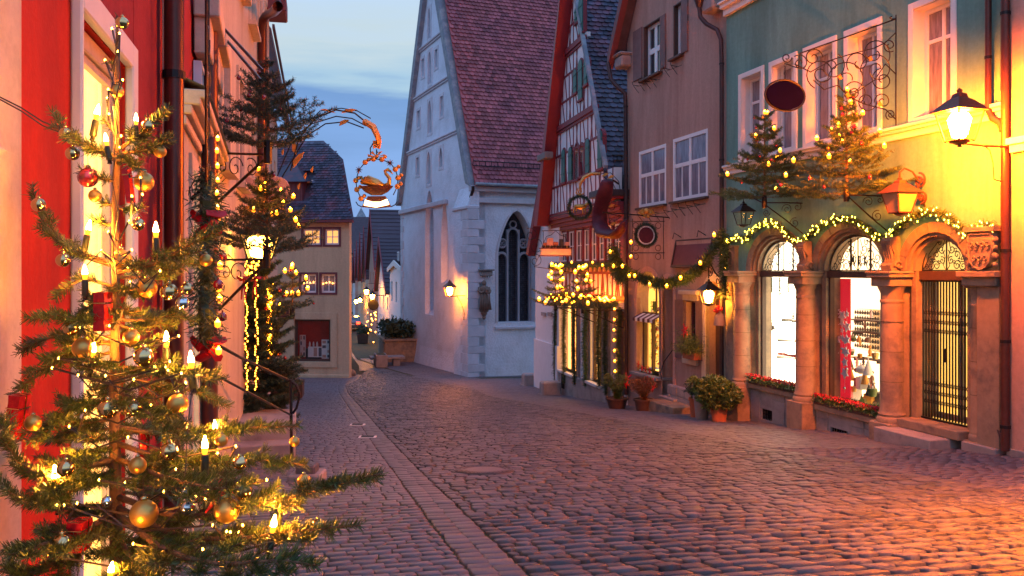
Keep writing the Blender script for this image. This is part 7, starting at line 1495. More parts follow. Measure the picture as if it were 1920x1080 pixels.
# toy train sign
O4=Wf.w(Wf.U(1048),.1,0); a4_=T.a+PI/2; V4=Vector((math.cos(a4_),math.sin(a4_)))
O4=T.w(T.U(1120),.3,0)
def Q4(x,y): return onpl(O4,x,y,a4_)
c=Q4(1042,473); W0=Vector((O4.x+V4.x*c.x,O4.y+V4.y*c.x,O4.z+c.z)); hw=abs(Q4(1070,473).x-Q4(1012,473).x)/2
t=thing('shop_sign','blank cream sign board with painted toy train on top hanging from an iron rod','sign',W0,a4_); m=MB(); m.box(-hw,hw,-.05,.05,-.11,.12); m.build('board','beige_plaster',t,bevel=.01); m=MB(); m.box(-hw-.03,hw+.03,-.06,.06,-.14,-.11); m.box(-hw-.03,hw+.03,-.06,.06,.12,.15); m.build('frame','maroon_wood',t)
for k,(x,w_,h_) in enumerate(((-.7,.16,.16),(-.35,.13,.26),(0,.16,.16),(.38,.20,.30),(.7,.12,.14))): m=MB(); m.box((x-w_)*hw,(x+w_)*hw,-.05,.05,.20,.20+h_); m.build('wagon',('salmon_plaster','dark_goods','terracotta','salmon_plaster','terracotta')[k],t,bevel=.015); m=MB(); [m.lathe([(.05,-.06),(.05,.06)],10,mx=Matrix.Translation(((x+dx)*hw,0,.19))@Matrix.Rotation(R(90),4,'X')) for dx in (-.1,.1)]; m.build('wheel','iron',t)
m=MB(); a=Q4(1016,433)-c; b_=Q4(1105,430)-c; m.tube([(a.x,0,a.z),(b_.x,0,b_.z)],.014,5); [m.tube([(x*hw,0,a.z),(x*hw,0,.15)],.009,4) for x in (-.8,.8)]; m.tube([(-.8*hw,0,.3),(-.6*hw,0,.55),(-.3*hw,0,.6),(0,0,.75),(.3*hw,0,.6),(.6*hw,0,.55),(.8*hw,0,.3)],.010,4)
for cx,cz,r_ in ((hw*1.3,.2,.3),(hw*1.6,.6,.25),(hw*1.3,-.3,.25)): m.tube(spiral((cx,cz),r_,1.4,1),.010,4,cap=False)
m.tube([(hw*1.05,0,-.1),(hw*1.4,0,-.5),(b_.x,0,-.8)],.012,5); m.build('iron_frame','iron',t)
# lit trees at the half timbered house
px_tree(T,1042,575,502,1.6,84,'far small lit fir tree mounted at the far corner of the half timbered shop',21,20,'many orange bulbs on the small tree at the far corner of the shop front',0,wh=6,per=6,br=.042,taper=.8,den=170)
px_tree(T,1093,580,505,1.4,96,'near small lit fir tree mounted beside the glowing shop window',22,14,'orange bulbs on the dark small tree above the lit shop windows',0,wh=6,per=6,br=.042,taper=.8,mt='needle_dark',den=170)
for x,y,v,l in ((1042,577,1.6,'thin iron bracket of the small lit tree at the far shop corner'),(1093,582,1.4,'thin iron bracket of the small lit tree over the shop window')):
    u,z=T.uz(x,y,v); t=thing('tree_bracket',l,'bracket',T.w(u,0,z),T.a); m=MB(); m.tube([(0,0,.0),(0,v,.0)],.02,5); m.tube([(0,0,-.6),(0,v*.9,-.02)],.018,5); m.lathe([(.06,-.12),(.06,.1)],8,(0,v,.02)); m.build('arm','iron',t)
# garlanded posts
for k,(x,yt,yb) in enumerate(((1017,618,708),(1031,612,712),(1045,616,716))):
    p=onground(x,yb); H=(yb-yt)/F0*p.y; t=thing('wooden_post','grey post wound with fir garland and white flowers, %s of three'%('leftmost','middle','rightmost')[k],'post',p,T.a); m=MB(); m.tube([(0,0,-.1),(.02,0,H*.5),(0,0,H)],[.11,.10,.09],8); m.build('post','wood_grey',t,True)
    garland('',None,[(.13*math.cos(2*PI*j/9),.13*math.sin(2*PI*j/9),H*j/24+.2) for j in range(0,24)],.06,700,.07,.012,'needle_dark',par=t)
    m=MB(); [m.prism([((.04 if q%2 else .09)*math.cos(PI*q/5)+.12,H*z+(.04 if q%2 else .09)*math.sin(PI*q/5)) for q in range(10)],.12,.14,mx=Matrix.Rotation(a,4,'Z')) for z,a in ((.92,1.2),(.95,2.4),(.7,1.9),(.45,1.3),(.88,.4))]; m.build('flower','flower_white',t)
for k,(x,y,w_,h_,d_) in enumerate(((998,722,.5,.55,.5),(1030,740,.42,.55,.4))):
    p=onground(x,y); t=thing('stone_bollard',('low square stone block with rounded top by the church corner','low dark stone cube beside the near garlanded posts')[k],'stone',p,T.a); m=MB(); m.box(-w_,w_*.4,-d_,d_,-.2,h_,top=.93); m.build('block','grey_stone',t,bevel=.05); m=MB(); m.box(-w_-.04,w_*.4+.04,-d_-.04,d_+.04,-.2,.06); m.build('foot','grey_stone',t)
# potted plants
def potted(x,y,wp,hp,label,mt,potm,ph,seed,leafs=2600,ll=.08,lw=.018,group=None,star=False,round_=False,pr=None,conif=False):
    p=onground(x,y); s_=p.y/F0; Hh=hp*s_; Wd=wp*s_/2; pr=pr or Wd*.45; PH=ph*s_
    t=thing('potted_plant',label,'potted plant',p,rnd.uniform(0,3)); m=MB(); m.lathe([(pr*.72,-.04),(pr*.74,.0),(pr*.97,PH*.86),(pr*1.08,PH*.86),(pr*1.1,PH),(pr*.98,PH),(pr*.95,PH*.93),(1e-5,PH*.93)],20); m.build('pot',potm,t,True)
    rs=np.random.RandomState(seed); n=leafs
    if round_:
        b=rs.randn(n,3); b/=np.linalg.norm(b,axis=1)[:,None]; cl=rs.randn(24,3); cl/=np.linalg.norm(cl,axis=1)[:,None]; bump=np.max(b@cl.T,axis=1)**8
        b=b*(.55+.40*rs.rand(n,1)**.6+.34*bump[:,None]-.1); b*=np.array([Wd,Wd,(Hh-PH)*.52]); b[:,2]+=PH+(Hh-PH)*.45; d=rs.randn(n,3)+b*np.array([1,1,.3])*2+np.array([0,0,.5]); 
    else:
        a=rs.rand(n)*2*PI; r=rs.rand(n)**.6; lay=rs.rand(n); st=rs.randint(0,26,n); sa=rs.rand(26)*2*PI; se=.5+.5*rs.rand(26); a=sa[st]+rs.randn(n)*.10; b=np.stack([np.cos(a)*Wd*lay*se[st],np.sin(a)*Wd*lay*se[st],PH*.9+(Hh-PH)*(np.sin(lay*2.1)*(.55+.45*np.sin(st*1.7)**2))],1)+rs.randn(n,3)*.02; d=np.stack([np.cos(a),np.sin(a),.6-lay*.9],1)+rs.randn(n,3)*.6
    d/=np.linalg.norm(d,axis=1)[:,None]; sd=np.cross(d,rs.randn(n,3)); sd/=np.linalg.norm(sd,axis=1)[:,None]; L_=ll*(.7+.6*rs.rand(n,1)); W_=lw*(.7+.6*rs.rand(n,1))
    v=np.stack([b,b+d*L_*.5+sd*W_,b+d*L_,b+d*L_*.5-sd*W_],1).reshape(-1,3); stuff(inst('foliage',npmesh('foliage',v,np.arange(4*n).reshape(-1,4),mt),t))
    m=MB(); [m.tube([(0,0,PH*.8),(.06*math.cos(k*1.2),.06*math.sin(k*1.2),PH+(Hh-PH)*.3),(Wd*.4*math.cos(k*1.2),Wd*.4*math.sin(k*1.2),PH+(Hh-PH)*.6)],[.012,.01,.006],4) for k in range(6)]; m.build('stem','bark',t)
    if star: o=inst('red_star',pst,t,(Wd*.3,-Wd*.6,Hh*.85),(R(20),0,1),1.5); inst('red_star',pst,t,(-Wd*.5,-Wd*.5,Hh*.7),(R(20),0,-1),1.1)
    return t
potted(1157,766,62,66,'bushy conifer with a red star in a dark tub by the dark downpipe','leaf','wood_dark',20,31,3800,.09,.006,star=True,pr=.32)
potted(1207,770,52,62,'russet bush with a red star potted below the pink shop window','leaf_dry','wood_dark',22,32,3600,.09,.007,star=True,pr=.28)
potted(1348,790,74,84,'round leafy green bush in a terracotta pot at the left end of the green house','leaf','terracotta',27,33,3600,.10,.022,round_=True)
potted(1316,786,50,82,'loose dark green shrub in a pale urn behind the terracotta pot','leaf','grey_stone',44,34,2200,.09,.012,pr=.20)
potted(1303,782,40,70,'drooping dark plant in a slim terracotta pot leftmost of the three at the doorway','needle_dark','terracotta',36,35,1600,.10,.012,pr=.15)
# window box of the pink house
c=K.uz(1293,672,.2); t=thing('window_box','window box with fir sprigs and a red poinsettia at the shuttered window','window box',K.w(c[0],.12,c[1]),K.a); m=MB(); m.box(-.34,.34,-.1,.12,-.02,.17); m.build('box','terracotta',t,bevel=.01); m=MB(); inst('red_star',pst,t,(.05,.2,.75),(0,0,0),1.5); inst('red_star',pst,t,(.2,.15,.66),(0,.4,0),1.1)
n=2200; b=np.stack([nr.randn(n)*.30,nr.randn(n)*.10+.08,.15+np.abs(nr.randn(n))*.24],1); d=nr.randn(n,3)+np.array([0,.3,-.3]); d/=np.linalg.norm(d,axis=1)[:,None]; sd=np.cross(d,nr.randn(n,3)); sd/=np.linalg.norm(sd,axis=1)[:,None]; stuff(inst('foliage',npmesh('foliage',np.stack([b-sd*.005,b+sd*.005,b+d*.09+sd*.004,b+d*.09-sd*.004],1).reshape(-1,3),np.arange(4*n).reshape(-1,4),'leaf'),t))

# ============================================================ LEFT SIDE HANGING THINGS
def lw_bracket(F,x0,y0,x1,y1,d,label):
    """arm from the wall point at px x0 to holder at px (x1,y1) at distance d"""
    q=W(x1,y1,d); t=thing('tree_bracket',label,'bracket',q,0); uu=F.U(x0); wpt=F.wp(x0,y0)-q
    m=MB(); m.tube([(0,0,0),wpt],.015,6); m.tube([(0,0,-.02),wpt+Vector((0,0,-.62))],.018,6); m.lathe([(.045,-.10),(.05,0),(.045,.16)],8); m.build('arm','iron',t)
    m=MB(); 
    for f,r_,a0,s in ((.3,.12,1,1),(.6,.14,3,-1),(.85,.10,0,1)):
        c=wpt*f+Vector((0,0,-.16)); 
        dirv=wpt.normalized(); m.tube([c+dirv*p[0]+Vector((0,0,p[2])) for p in spiral((0,0),r_,1.3,a0,s)],.007,4,cap=False)
    m.build('scroll','iron',t); return q
q=lw_bracket(A3,402,287,502,290,9.6,'black iron bracket under the topmost dark tree on the left')
def hang_tree(q,yb,yt,wpx,label,seed,nb,ll,red,rl,mt='needle_dark',lift=0,den=330,per=8,wh=8,asc=.32,gold=0,br=.019,bulb='bulb'):
    d=q.y; H=(yb-yt)/F0*d; root,tips=fir('fir_tree',label,H,wpx*.62/F0*d,wh-1,per-1,q,seed,0,None,mt,.035,.0055,den,.10,0,8,asc,taper=.88)
    rs=random.Random(seed); tp=tips[:]; rs.shuffle(tp)
    if nb: lights_on(ll,sorted([Vector(p)+Vector((0,0,.02)) for p in tp[:nb]],key=lambda p:p.z),q,0,bulb,br)
    if red: baubles([tuple(p) for p in tp[nb:nb+red]],rl,'red baubles on tree '+str(seed),q,0,.024)
    return tips
hang_tree(q,300,128,205,'dark unlit fir tree with red baubles, topmost bracket tree on the left',41,0,'',13,'dark red bauble on the topmost unlit fir tree at the left',den=300,per=8,wh=8)
q=lw_bracket(A3,410,487,500,487,10.2,'black iron bracket under the lit fir tree on the left wall'); hang_tree(q,490,322,190,'lit fir tree with orange bulbs on the middle bracket at the left',42,14,'orange bulbs on the middle bracket tree at the left',2,'dark red bauble on the middle bracket tree at the left',den=330)
q=lw_bracket(A3,486,600,548,588,15.5,'small iron bracket under the farthest lit tree at the left'); hang_tree(q,588,500,92,'small round lit tree on the farthest bracket at the left',43,11,'orange bulbs on the farthest small bracket tree at the left',2,'dark red bauble on the farthest small bracket tree',den=260,per=6,wh=6,br=.026)
# glowing wall lantern behind the middle tree
q=W(487,490,12.0); lantern('lantern','large glowing yellow lantern half hidden behind the middle bracket tree','x' and q,.3,.62,.52,'lamp_soft','iron')
t=thing('iron_bracket','iron arm of the glowing lantern on the tall cream house','bracket',q,0); wpt=A3.wp(452,500)-q; m=MB(); m.tube([(0,0,-.02),(wpt.x,wpt.y,-.02)],.016,5); m.tube([(0,0,-.03),(wpt.x,wpt.y,-.45)],.013,5); m.build('rod','iron',t)
# bakery pretzel like round double sign behind
q=W(490,352,14); t=thing('gilded_cross_sign','gilded cross with two pale round plates and gold leaves on an iron rod','sign',q,.1); m=MB(); 
for s in (-1,1): m.lathe([(.20,-.02),(.21,0),(.20,.02)],20,mx=Matrix.Translation((s*.25,0,-.02))@Matrix.Rotation(R(90),4,'X'))
m.build('plate','salmon_plaster',t,True); m=MB(); m.box(-.025,.025,-.02,.02,-.15,.35); m.box(-.10,.10,-.02,.02,.19,.24); m.lathe([(.05,-.3),(.08,-.15),(.03,0)],8); 
for a in (-2.6,-2.2,-.9,-.4,-1.6): m.prism([(0,-.28),(.35*math.cos(a)-.03,-.26+.2*math.sin(a)+.05),(.45*math.cos(a),-.28+.25*math.sin(a))],-.015,.015)
m.build('cross','gold_paint',t)
# swan sign: iron arch from the wall
O5=A3.w(A3.U(476),.0,0); O5=Vector((O5.x,O5.y,0)); a5=math.atan2(-.12,1)
def Q5(x,y): return onpl(O5,x,y,a5)
t=thing('arched_sign_arm','long arched wrought iron arm with gold feathers and a gold hand holding the swan sign','bracket',O5,a5); m=MB()
for pts,r_ in (([(545,320),(560,260),(590,222),(630,206),(665,212),(690,232)],.016),([(520,330),(550,258),(585,232),(630,218),(660,222),(686,236)],.012),([(478,480),(500,400),(530,330),(575,255),(610,232),(650,228),(682,240)],.013),([(585,224),(600,208),(640,203),(670,208),(695,222)],.010),([(478,250),(478,500)],.014),([(445,290),(445,470)],.010),([(695,290),(694,278),(700,268)],.012)): m.tube([Q5(*p) for p in pts],r_,5)
m.build('rod','iron',t,True)
m=MB(); 
for y in (275,345,395,440): m.tube([Q5(425,y),Q5(478,y)],.010,4)
m.build('cross_rod','iron',t)
m=MB(); m.tube([Q5(*p) for p in ((684,228),(700,238),(709,258),(711,270))],[.13,.14,.12,.07],8,flat=.45)
for dx in (-4,0,4,7): m.tube([Q5(706+dx,264),Q5(705+dx*.9,277+abs(dx)*.3)],[.03,.02],5)
m.build('hand','gold_paint',t,True)
m=MB()
def feather(x0,y0,x1,y1,wd):
    a=Q5(x0,y0); b_=Q5(x1,y1); d=(b_-a); n=Vector((-d.z,0,d.x)).normalized()*wd; m.prism([(a.x,a.z),((a+d*.3+n).x,(a+d*.3+n).z),((a+d*.7+n*.8).x,(a+d*.7+n*.8).z),(b_.x,b_.z),((a+d*.6-n*.3).x,(a+d*.6-n*.3).z)],-.012,.012)
for f in ((550,315,570,285,.08),(556,290,552,262,.07),(636,236,655,225,.06),(640,212,670,206,.05),(600,205,630,212,.03),(535,240,548,258,.05),(470,330,450,300,.04),(478,400,470,380,.04),(540,360,520,385,.05),(470,370,500,355,.06),(460,372,490,380,.05)): feather(*f)
for x,y in ((445,262),(445,300),(445,325),(445,362),(445,400),(530,285),(572,330),(585,318),(560,350)): feather(x,y+6,x+2,y-6,.035)
m.build('feather','gold_paint',t)
c=Q5(706,345); W5=Vector((O5.x+math.cos(a5)*c.x,O5.y+math.sin(a5)*c.x,c.z)); s5=W5.y/F0
t=thing('swan_sign','hanging sign of a gold swan in a bowl inside a ring of balls','sign',W5,a5)
def S5(x,y,v=0): return ((x-706)*s5,v,(345-y)*s5)
m=MB(); ringp=[(688,383),(676,372),(668,355),(666,338),(672,318),(684,304),(700,298),(716,299),(732,306),(742,318),(747,334),(746,350),(738,366)]
m.tube([S5(*p) for p in ringp],.010,5); m.tube([S5(706,298),S5(706,280)],.012,5); m.tube([S5(706,283),S5(712,290)],.008,4); m.build('ring','iron',t)
for k,(x,y) in enumerate(ringp):
    if k in (4,8): m=MB(); [m.tube([S5(x,y),(S5(x,y)[0]+.07*math.cos(j*PI/4),0,S5(x,y)[2]+.07*math.sin(j*PI/4))],[.014,.004],4) for j in range(8)]; m.build('star','rust_iron',t)
    elif k not in (0,12): m=MB(); m.ball(S5(x,y),.052,10,7); m.ball((S5(x,y)[0]+.06,.01,S5(x,y)[2]+.05),.038,8,6); m.build('ball','gold_paint',t,'all')
m=MB(); [m.prism([S5(706,294)[::2],(S5(706,294)[0]+.18*math.cos(a),S5(706,294)[2]+.10*math.sin(a)+.02),(S5(706,294)[0]+.16*math.cos(a+.35),S5(706,294)[2]+.10*math.sin(a+.35))],-.01,.01) for a in (0.1,.9,2,2.8,3.6,5.6)]; m.build('bow','gold_paint',t)
b=MB(); b.tube([S5(676,342),S5(690,338),S5(705,345),S5(722,350)],[.05,.14,.15,.05],10,flat=.7); b.tube([S5(722,350),S5(730,345),S5(731,335),S5(724,326),S5(722,321),S5(728,318),S5(733,322)],[.06,.045,.035,.03,.03,.035,.02],8); b.tube([S5(733,322),S5(737,327)],[.02,.008],6)
b.build('swan','gold_matte',t,'all')
m=MB(); [m.tube([S5(680+5*k,336-2*(k%2)),S5(676+7*k,330+5*k*.3),S5(682+9*k,346)],[.01,.03,.008],5) for k in range(4)]; m.build('wing','gold_matte',t,'all')
m=MB(); m.lathe([(.10,S5(0,366)[2]),(.22,S5(0,360)[2]),(.30,S5(0,352)[2]),(.32,S5(0,349)[2])],18,sy=.45); m.build('bowl','rust_iron',t,True)
m=MB(); m.prism([S5(678,388)[::2],S5(690,368)[::2],S5(723,368)[::2],S5(734,388)[::2],S5(706,391)[::2]],-.03,.03); m.build('lamp_plate','rust_iron',t)
m=MB(); m.prism([S5(683,385)[::2],S5(686,375)[::2],S5(700,379)[::2],S5(714,379)[::2],S5(727,374)[::2],S5(731,384)[::2],S5(706,389)[::2]],-.05,-.031); m.build('lit_panel','soft_glow',t)
m=MB(); m.tube([S5(678,388),S5(670,384),S5(666,378)],.010,5); m.tube([S5(734,388),S5(742,384),S5(746,378)],.010,5); m.build('hook','iron',t)
# two iron rods with hooks on the wall
for x0,y0,x1,y1,l in ((415,48,492,132,'upper of two slanting iron rods on the tall cream house'),(424,74,488,150,'lower of two slanting iron rods on the tall cream house')):
    a=A3.wp(x0,y0,.25); b_=A3.wp(x1,y1,.7); t=thing('iron_stay',l,'rod',a,0); m=MB(); m.tube([(0,0,0),b_-a],.016,5); m.build('rod','iron',t); m=MB(); m.tube([(0,0,0),(-.03,0,.0),(-.04,0,-.06)],.014,5); m.build('hook','iron',t)
# garland column by the door
def wallpts(F,pl,v): return [F.wp(x,y,v) for x,y in pl]
P=wallpts(A2,((391,330),(388,380),(389,430),(386,480),(389,530),(385,580),(388,640)),.25); o=P[0]; cg=garland('door_garland','thick fir garland with red bows framing the door of the cream house',[p-o for p in P],.13,1300,.07,.009,'needle_dark',0,o)
for k,z in enumerate((.2,1.0,1.9)):
    m=MB(); [m.tube([(0.05,-.12,-z-.1),(.05+.11*math.cos(a),-.16,-z-.1+.09*math.sin(a)),(.05+.04*math.cos(a+.6),-.18,-z-.1+.05*math.sin(a+.6)),(.05,-.12,-z-.1)],[.01,.03,.03,.01],5) for a in (.5,2.6,4.2,5.4)]; m.build('bow','ribbon_red',cg)
lights_on('a few orange bulbs in the red bowed door garland at the left',[p-o+Vector((.12,-.15,0)) for p in wallpts(A2,((393,500),(390,540),(392,560),(388,605),(390,655)),.25)],o,0,'bulb',.016,wire=False)
baubles([tuple(p-o+Vector((.13,-.14,0))) for p in wallpts(A2,((395,470),(384,520),(394,580)),.25)],'dark red bauble in the bowed door garland at the left','red baubles in the door garland',o,0,.03)
# big dark ground tree
p=onground(478,835); p.z=g(p.y); H=(835-450)/F0*p.y; dt=p.y
root,tips=fir('christmas_tree','tall dark fir tree standing on the steps behind the iron handrail',H,.95,17,11,p+Vector((0,0,.1)),51,0,None,'needle_dark',.05,.0075,420,.05,0,9,.05,taper=.62,pw=1.0)
rs=random.Random(3); tp=tips[:]; rs.shuffle(tp); baubles([tuple(q) for q in tp[:26]],'dark red bauble on the tall dark fir behind the handrail','red baubles on the tall dark ground tree',p,0,.035); baubles([tuple(q) for q in tp[26:34]],'gold bauble on the tall dark fir tree behind the handrail','gold baubles on the tall dark ground tree',p,0,.035,'gold_matte')
m=MB(); m.lathe([(.24,0),(.28,.25),(.30,.26),(.27,.27),(1e-5,.25)],14); t=thing('tree_tub','dark tub holding the tall dark fir tree','tub',p); m.build('tub','wood_dark',t,True); m=MB(); m.lathe([(.285,.08),(.29,.08),(.29,.11),(.285,.11)],14); m.build('hoop','iron',t)
# light curtains beside the far door
for x,lab in ((462,'left vertical string of yellow lights on the door frame at the left'),(481,'right vertical string of yellow lights on the door frame at the left')):
    pts=[W(x+rnd.uniform(-3,3),y,11.2) for y in range(495,735,5)]; o=pts[0]; t=lights_on(lab,[q-o for q in pts],o,0,'fairy_soft',.009)
pts=[W(458+rnd.uniform(0,28),rnd.uniform(490,515),11.2) for _ in range(26)]; o=pts[0]; lights_on('cluster of yellow lights over the door between the two light strings',[q-o for q in pts],o,0,'fairy_soft',.009,wire=False)
o=W(471,520,11.1)
for x,l in ((457,'left red bow on the lit door frame at the left'),(478,'right red bow on the lit door frame at the left')):
    q=W(x,524,11.1); t=thing('red_bow',l,'bow',q,0); m=MB(); [m.tube([(0,0,0),(.08*math.cos(a),-.03,.07*math.sin(a)),(.03*math.cos(a+.7),-.04,.04*math.sin(a+.7)),(0,0,0)],[.01,.02,.02,.01],5) for a in (.3,2.7)]; m.build('loop','ribbon_red',t); m=MB(); [m.tube([(0,0,0),(s*.02,-.01,-.15),(s*.03,0,-.26)],.01,4) for s in (-1,1)]; m.build('tail','ribbon_red',t)
pts=[W(508+rnd.uniform(-4,4),y,14.5) for y in range(545,670,4)]; o=pts[0]; cg=garland('light_column','narrow fir garland column wound with orange lights left of the ochre house',[q-o for q in pts[::4]],.07,900,.05,.009,'needle_dark',0,o); 
for q in pts: inst('bulb',bulbmesh('bulb',.018),cg,q-o+Vector((0,-.09,0)))
m=MB(); 
for k in range(6): m.ball((rnd.uniform(-.04,.04),-.11,-.2*k-.1),.03,6,5)
m.build('red_berry','ribbon_red',cg)
# ============================================================ FOREGROUND CHRISTMAS TREE
TD=2.35
TB=W(217,508,TD); TB.z=g(TD)
ft=thing('christmas_tree','large decorated fir tree with candle lights close at the left front','Christmas tree',TB)
def FT(x,y,dz=0.0): return W(x,y,TD+dz)-TB     # local point at pixel, dz metres farther
tr=MB(); tr.tube([FT(217,1660),FT(218,1200),FT(218,990),FT(214,760),FT(217,560),FT(216,400),FT(219,300),FT(219,150),FT(220,30)],[.022,.020,.018,.015,.012,.010,.009,.006,.0035],8); tr.build('trunk','bark',ft,'all')
rf=random.Random(77)
NEED='needle_near'
def fbranch(y0,pts,nsec,sl,r0=.006,den=1450,nl=.0235,tertiary=True,mtn=NEED):
    """pts: list of (px,py,dz) along the branch; y0 trunk pixel row"""
    P=[FT(217,y0)]+[FT(*q) for q in pts]; Q=[]
    for a,b in zip(P,P[1:]):
        for k in range(5): Q.append(a.lerp(b,k/5))
    Q.append(P[-1]); n=len(Q)
    # smooth
    for _ in range(3): Q=[Q[0]]+[(Q[i-1]+Q[i]*2+Q[i+1])/4 for i in range(1,n-1)]+[Q[-1]]
    m=MB(); m.tube(Q,[r0*(1-.75*i/(n-1)) for i in range(n)],6)
    segs=[(Q[i],Q[i+1],.15+.85*min(1,max(0,(i/n-.12))*4)) for i in range(n-1)]
    nsec=int(nsec*1.35)
    for k in range(nsec):
        t=.18+.76*(k+rf.random()*.5)/nsec; i=min(n-2,int(t*(n-1))); q=Q[i]; dn=(Q[i+1]-Q[max(0,i-1)]).normalized()
        side=dn.cross(Vector((0,0,1))); side=side.normalized() if side.length>.05 else Vector((0,1,0)); s=1 if k%2 else -1
        l=sl*(1.1-t*.7)*rf.uniform(.7,1.2); dr=(dn*.85+side*s*.75+Vector((0,0,rf.uniform(-.25,.30)))).normalized()
        A=q; C=[A]; 
        for j in range(3): A=A+(dr+Vector((0,0,-.10+.13*j))).normalized()*l/3; C.append(A)
        m.tube(C,[r0*.4,r0*.35,r0*.3,r0*.2],4,cap=False); segs+=[(C[j],C[j+1],1) for j in range(3)]
        if tertiary and l>.07:
            for s2 in (1,-1):
                q2=C[1].lerp(C[2],rf.random()); d2=(dr*.8+(dr.cross(Vector((0,0,1)))).normalized()*s2*.7).normalized(); e=q2+d2*l*.4; m.tube([q2,e],[r0*.25,r0*.15],4,cap=False); segs.append((q2,e,1))
    br=m.build('branch','bark',ft,'all'); v,f=needle_arrays(segs,den,nl,.0023,fwd=.62,up=.35,jit=.2); stuff(inst('needles',npmesh('needles',v,f,mtn),br)); return Q
# named branches read off the photograph
fbranch(292,[(165,282,.05),(120,245,.12),(96,208,.15)],5,.05)
fbranch(300,[(195,285,-.02),(160,270,-.05),(122,256,-.05)],4,.06)
fbranch(285,[(250,262,-.03),(285,235,-.02),(316,204,.0)],5,.07)
fbranch(290,[(255,285,-.05),(290,275,-.05),(323,257,-.05)],5,.06)
fbranch(300,[(240,300,-.10),(262,318,-.16)],3,.04)
fbranch(250,[(200,230,.02),(192,225,.02)],0,.02); fbranch(140,[(210,120,0),(204,116,0)],0,.02)
fbranch(385,[(235,395,.0),(268,388,.03)],3,.04); fbranch(388,[(200,382,.0),(190,380,.0)],2,.03); fbranch(340,[(185,335,-.03),(150,316,-.05)],3,.04); fbranch(425,[(190,415,.02),(172,412,.03)],2,.04)
fbranch(500,[(150,480,.10),(90,440,.22),(68,385,.30),(60,345,.30)],4,.06,.006)
fbranch(495,[(140,470,.12),(100,440,.2),(86,398,.22)],3,.05)
fbranch(540,[(160,520,.0),(120,540,-.02),(105,560,-.03)],4,.06)
fbranch(510,[(280,500,-.05),(350,462,-.10),(430,420,-.15)],9,.10,.007)
fbranch(520,[(275,520,.08),(330,495,.15),(375,495,.2)],6,.08)
fbranch(560,[(250,540,.05),(300,520,.1),(320,515,.1)],4,.06)
fbranch(640,[(150,650,.02),(90,690,.05),(22,742,.08)],8,.10,.007)
fbranch(650,[(140,620,.0),(70,640,.05),(38,662,.08)],6,.08)
fbranch(620,[(160,600,-.1),(100,590,-.15),(60,600,-.2)],6,.08)
fbranch(600,[(280,600,.1),(320,590,.2),(360,600,.25)],6,.09)
fbranch(690,[(270,690,-.05),(340,700,-.1),(420,712,-.14)],9,.10,.007)
fbranch(700,[(290,720,.1),(370,735,.15),(430,762,.2)],7,.09)
fbranch(730,[(260,760,-.15),(310,800,-.25),(350,830,-.35)],7,.10)
fbranch(760,[(150,760,-.05),(100,790,-.1),(65,830,-.15)],8,.10)
fbranch(780,[(160,800,.1),(110,830,.2),(75,820,.25)],6,.09)
fbranch(800,[(300,815,.05),(400,810,.02),(480,800,.0),(562,800,-.02)],11,.11,.008)
fbranch(830,[(300,860,-.05),(400,870,-.1),(500,860,-.1),(572,872,-.12)],12,.13,.008)
fbranch(860,[(320,900,-.2),(420,920,-.3),(480,905,-.35)],9,.12,.008)
fbranch(860,[(150,880,-.1),(80,900,-.2),(20,850,-.25),(2,780,-.25)],10,.12,.008)
fbranch(880,[(140,920,-.15),(60,950,-.25),(-10,900,-.3)],9,.12,.008)
fbranch(930,[(340,975,-.15),(460,950,-.25),(560,930,-.30),(640,905,-.33),(716,888,-.36)],12,.14,.009)
fbranch(950,[(340,1010,-.2),(460,1010,-.3),(560,995,-.35),(676,985,-.38)],11,.13,.009)
fbranch(960,[(300,1030,-.3),(400,1060,-.45),(520,1050,-.5),(600,1060,-.5)],11,.13,.009)
fbranch(960,[(150,1000,-.2),(80,1020,-.35),(20,1040,-.4)],10,.13,.009)
fbranch(980,[(130,1040,-.1),(60,1080,-.2),(0,1060,-.2)],9,.12,.009)
fbranch(1000,[(260,1070,-.35),(300,1100,-.5)],8,.12,.009)
fbranch(980,[(320,1000,.15),(420,1020,.25),(500,1010,.35)],9,.12,.008)
fbranch(900,[(300,900,.15),(380,890,.25),(460,880,.35)],9,.11,.008)
fbranch(820,[(290,800,.2),(340,790,.3)],6,.10); fbranch(880,[(180,860,.2),(130,850,.3)],7,.1)
for k in range(64):
    y=540+1110*(k/64)+rf.uniform(-10,10); L_=(y-200)/1400*.62*rf.uniform(.55,1.0); a=rf.uniform(0,2*PI)
    dx,dz=math.cos(a)*L_,math.sin(a)*L_*.85
    if dz<-.45: dz=-.45
    if dx<-.28: dx=-.28
    x1=217+dx*F0/TD; y1=y+rf.uniform(-40,60)*L_*1.5
    if y<1080 or k%2: fbranch(y,[(217+(x1-217)*.5,y+12,dz*.5),(x1,y1,dz)],6 if y<1100 else 5,.09 if y<900 else .11,.006,1000 if y<1100 else 300,.018,y<1100)
segs=[(FT(219,y),FT(219,y-12),.8) for y in range(290,30,-12)]; v,f=needle_arrays(segs,900,.010,.0018,fwd=1.2,up=.5); stuff(inst('top_needles',npmesh('top_needles',v,f,'needle_near'),ft))
m=MB(); m.lathe([(.14,0),(.16,.22),(.17,.23),(.15,.235),(1e-5,.22)],16); t=thing('tree_stand','round dark tub under the large decorated fir tree','tub',TB); m.build('tub','wood_dark',t,True); m=MB(); m.lathe([(.163,.10),(.166,.10),(.166,.125),(.163,.125)],16); m.build('hoop','iron',t)
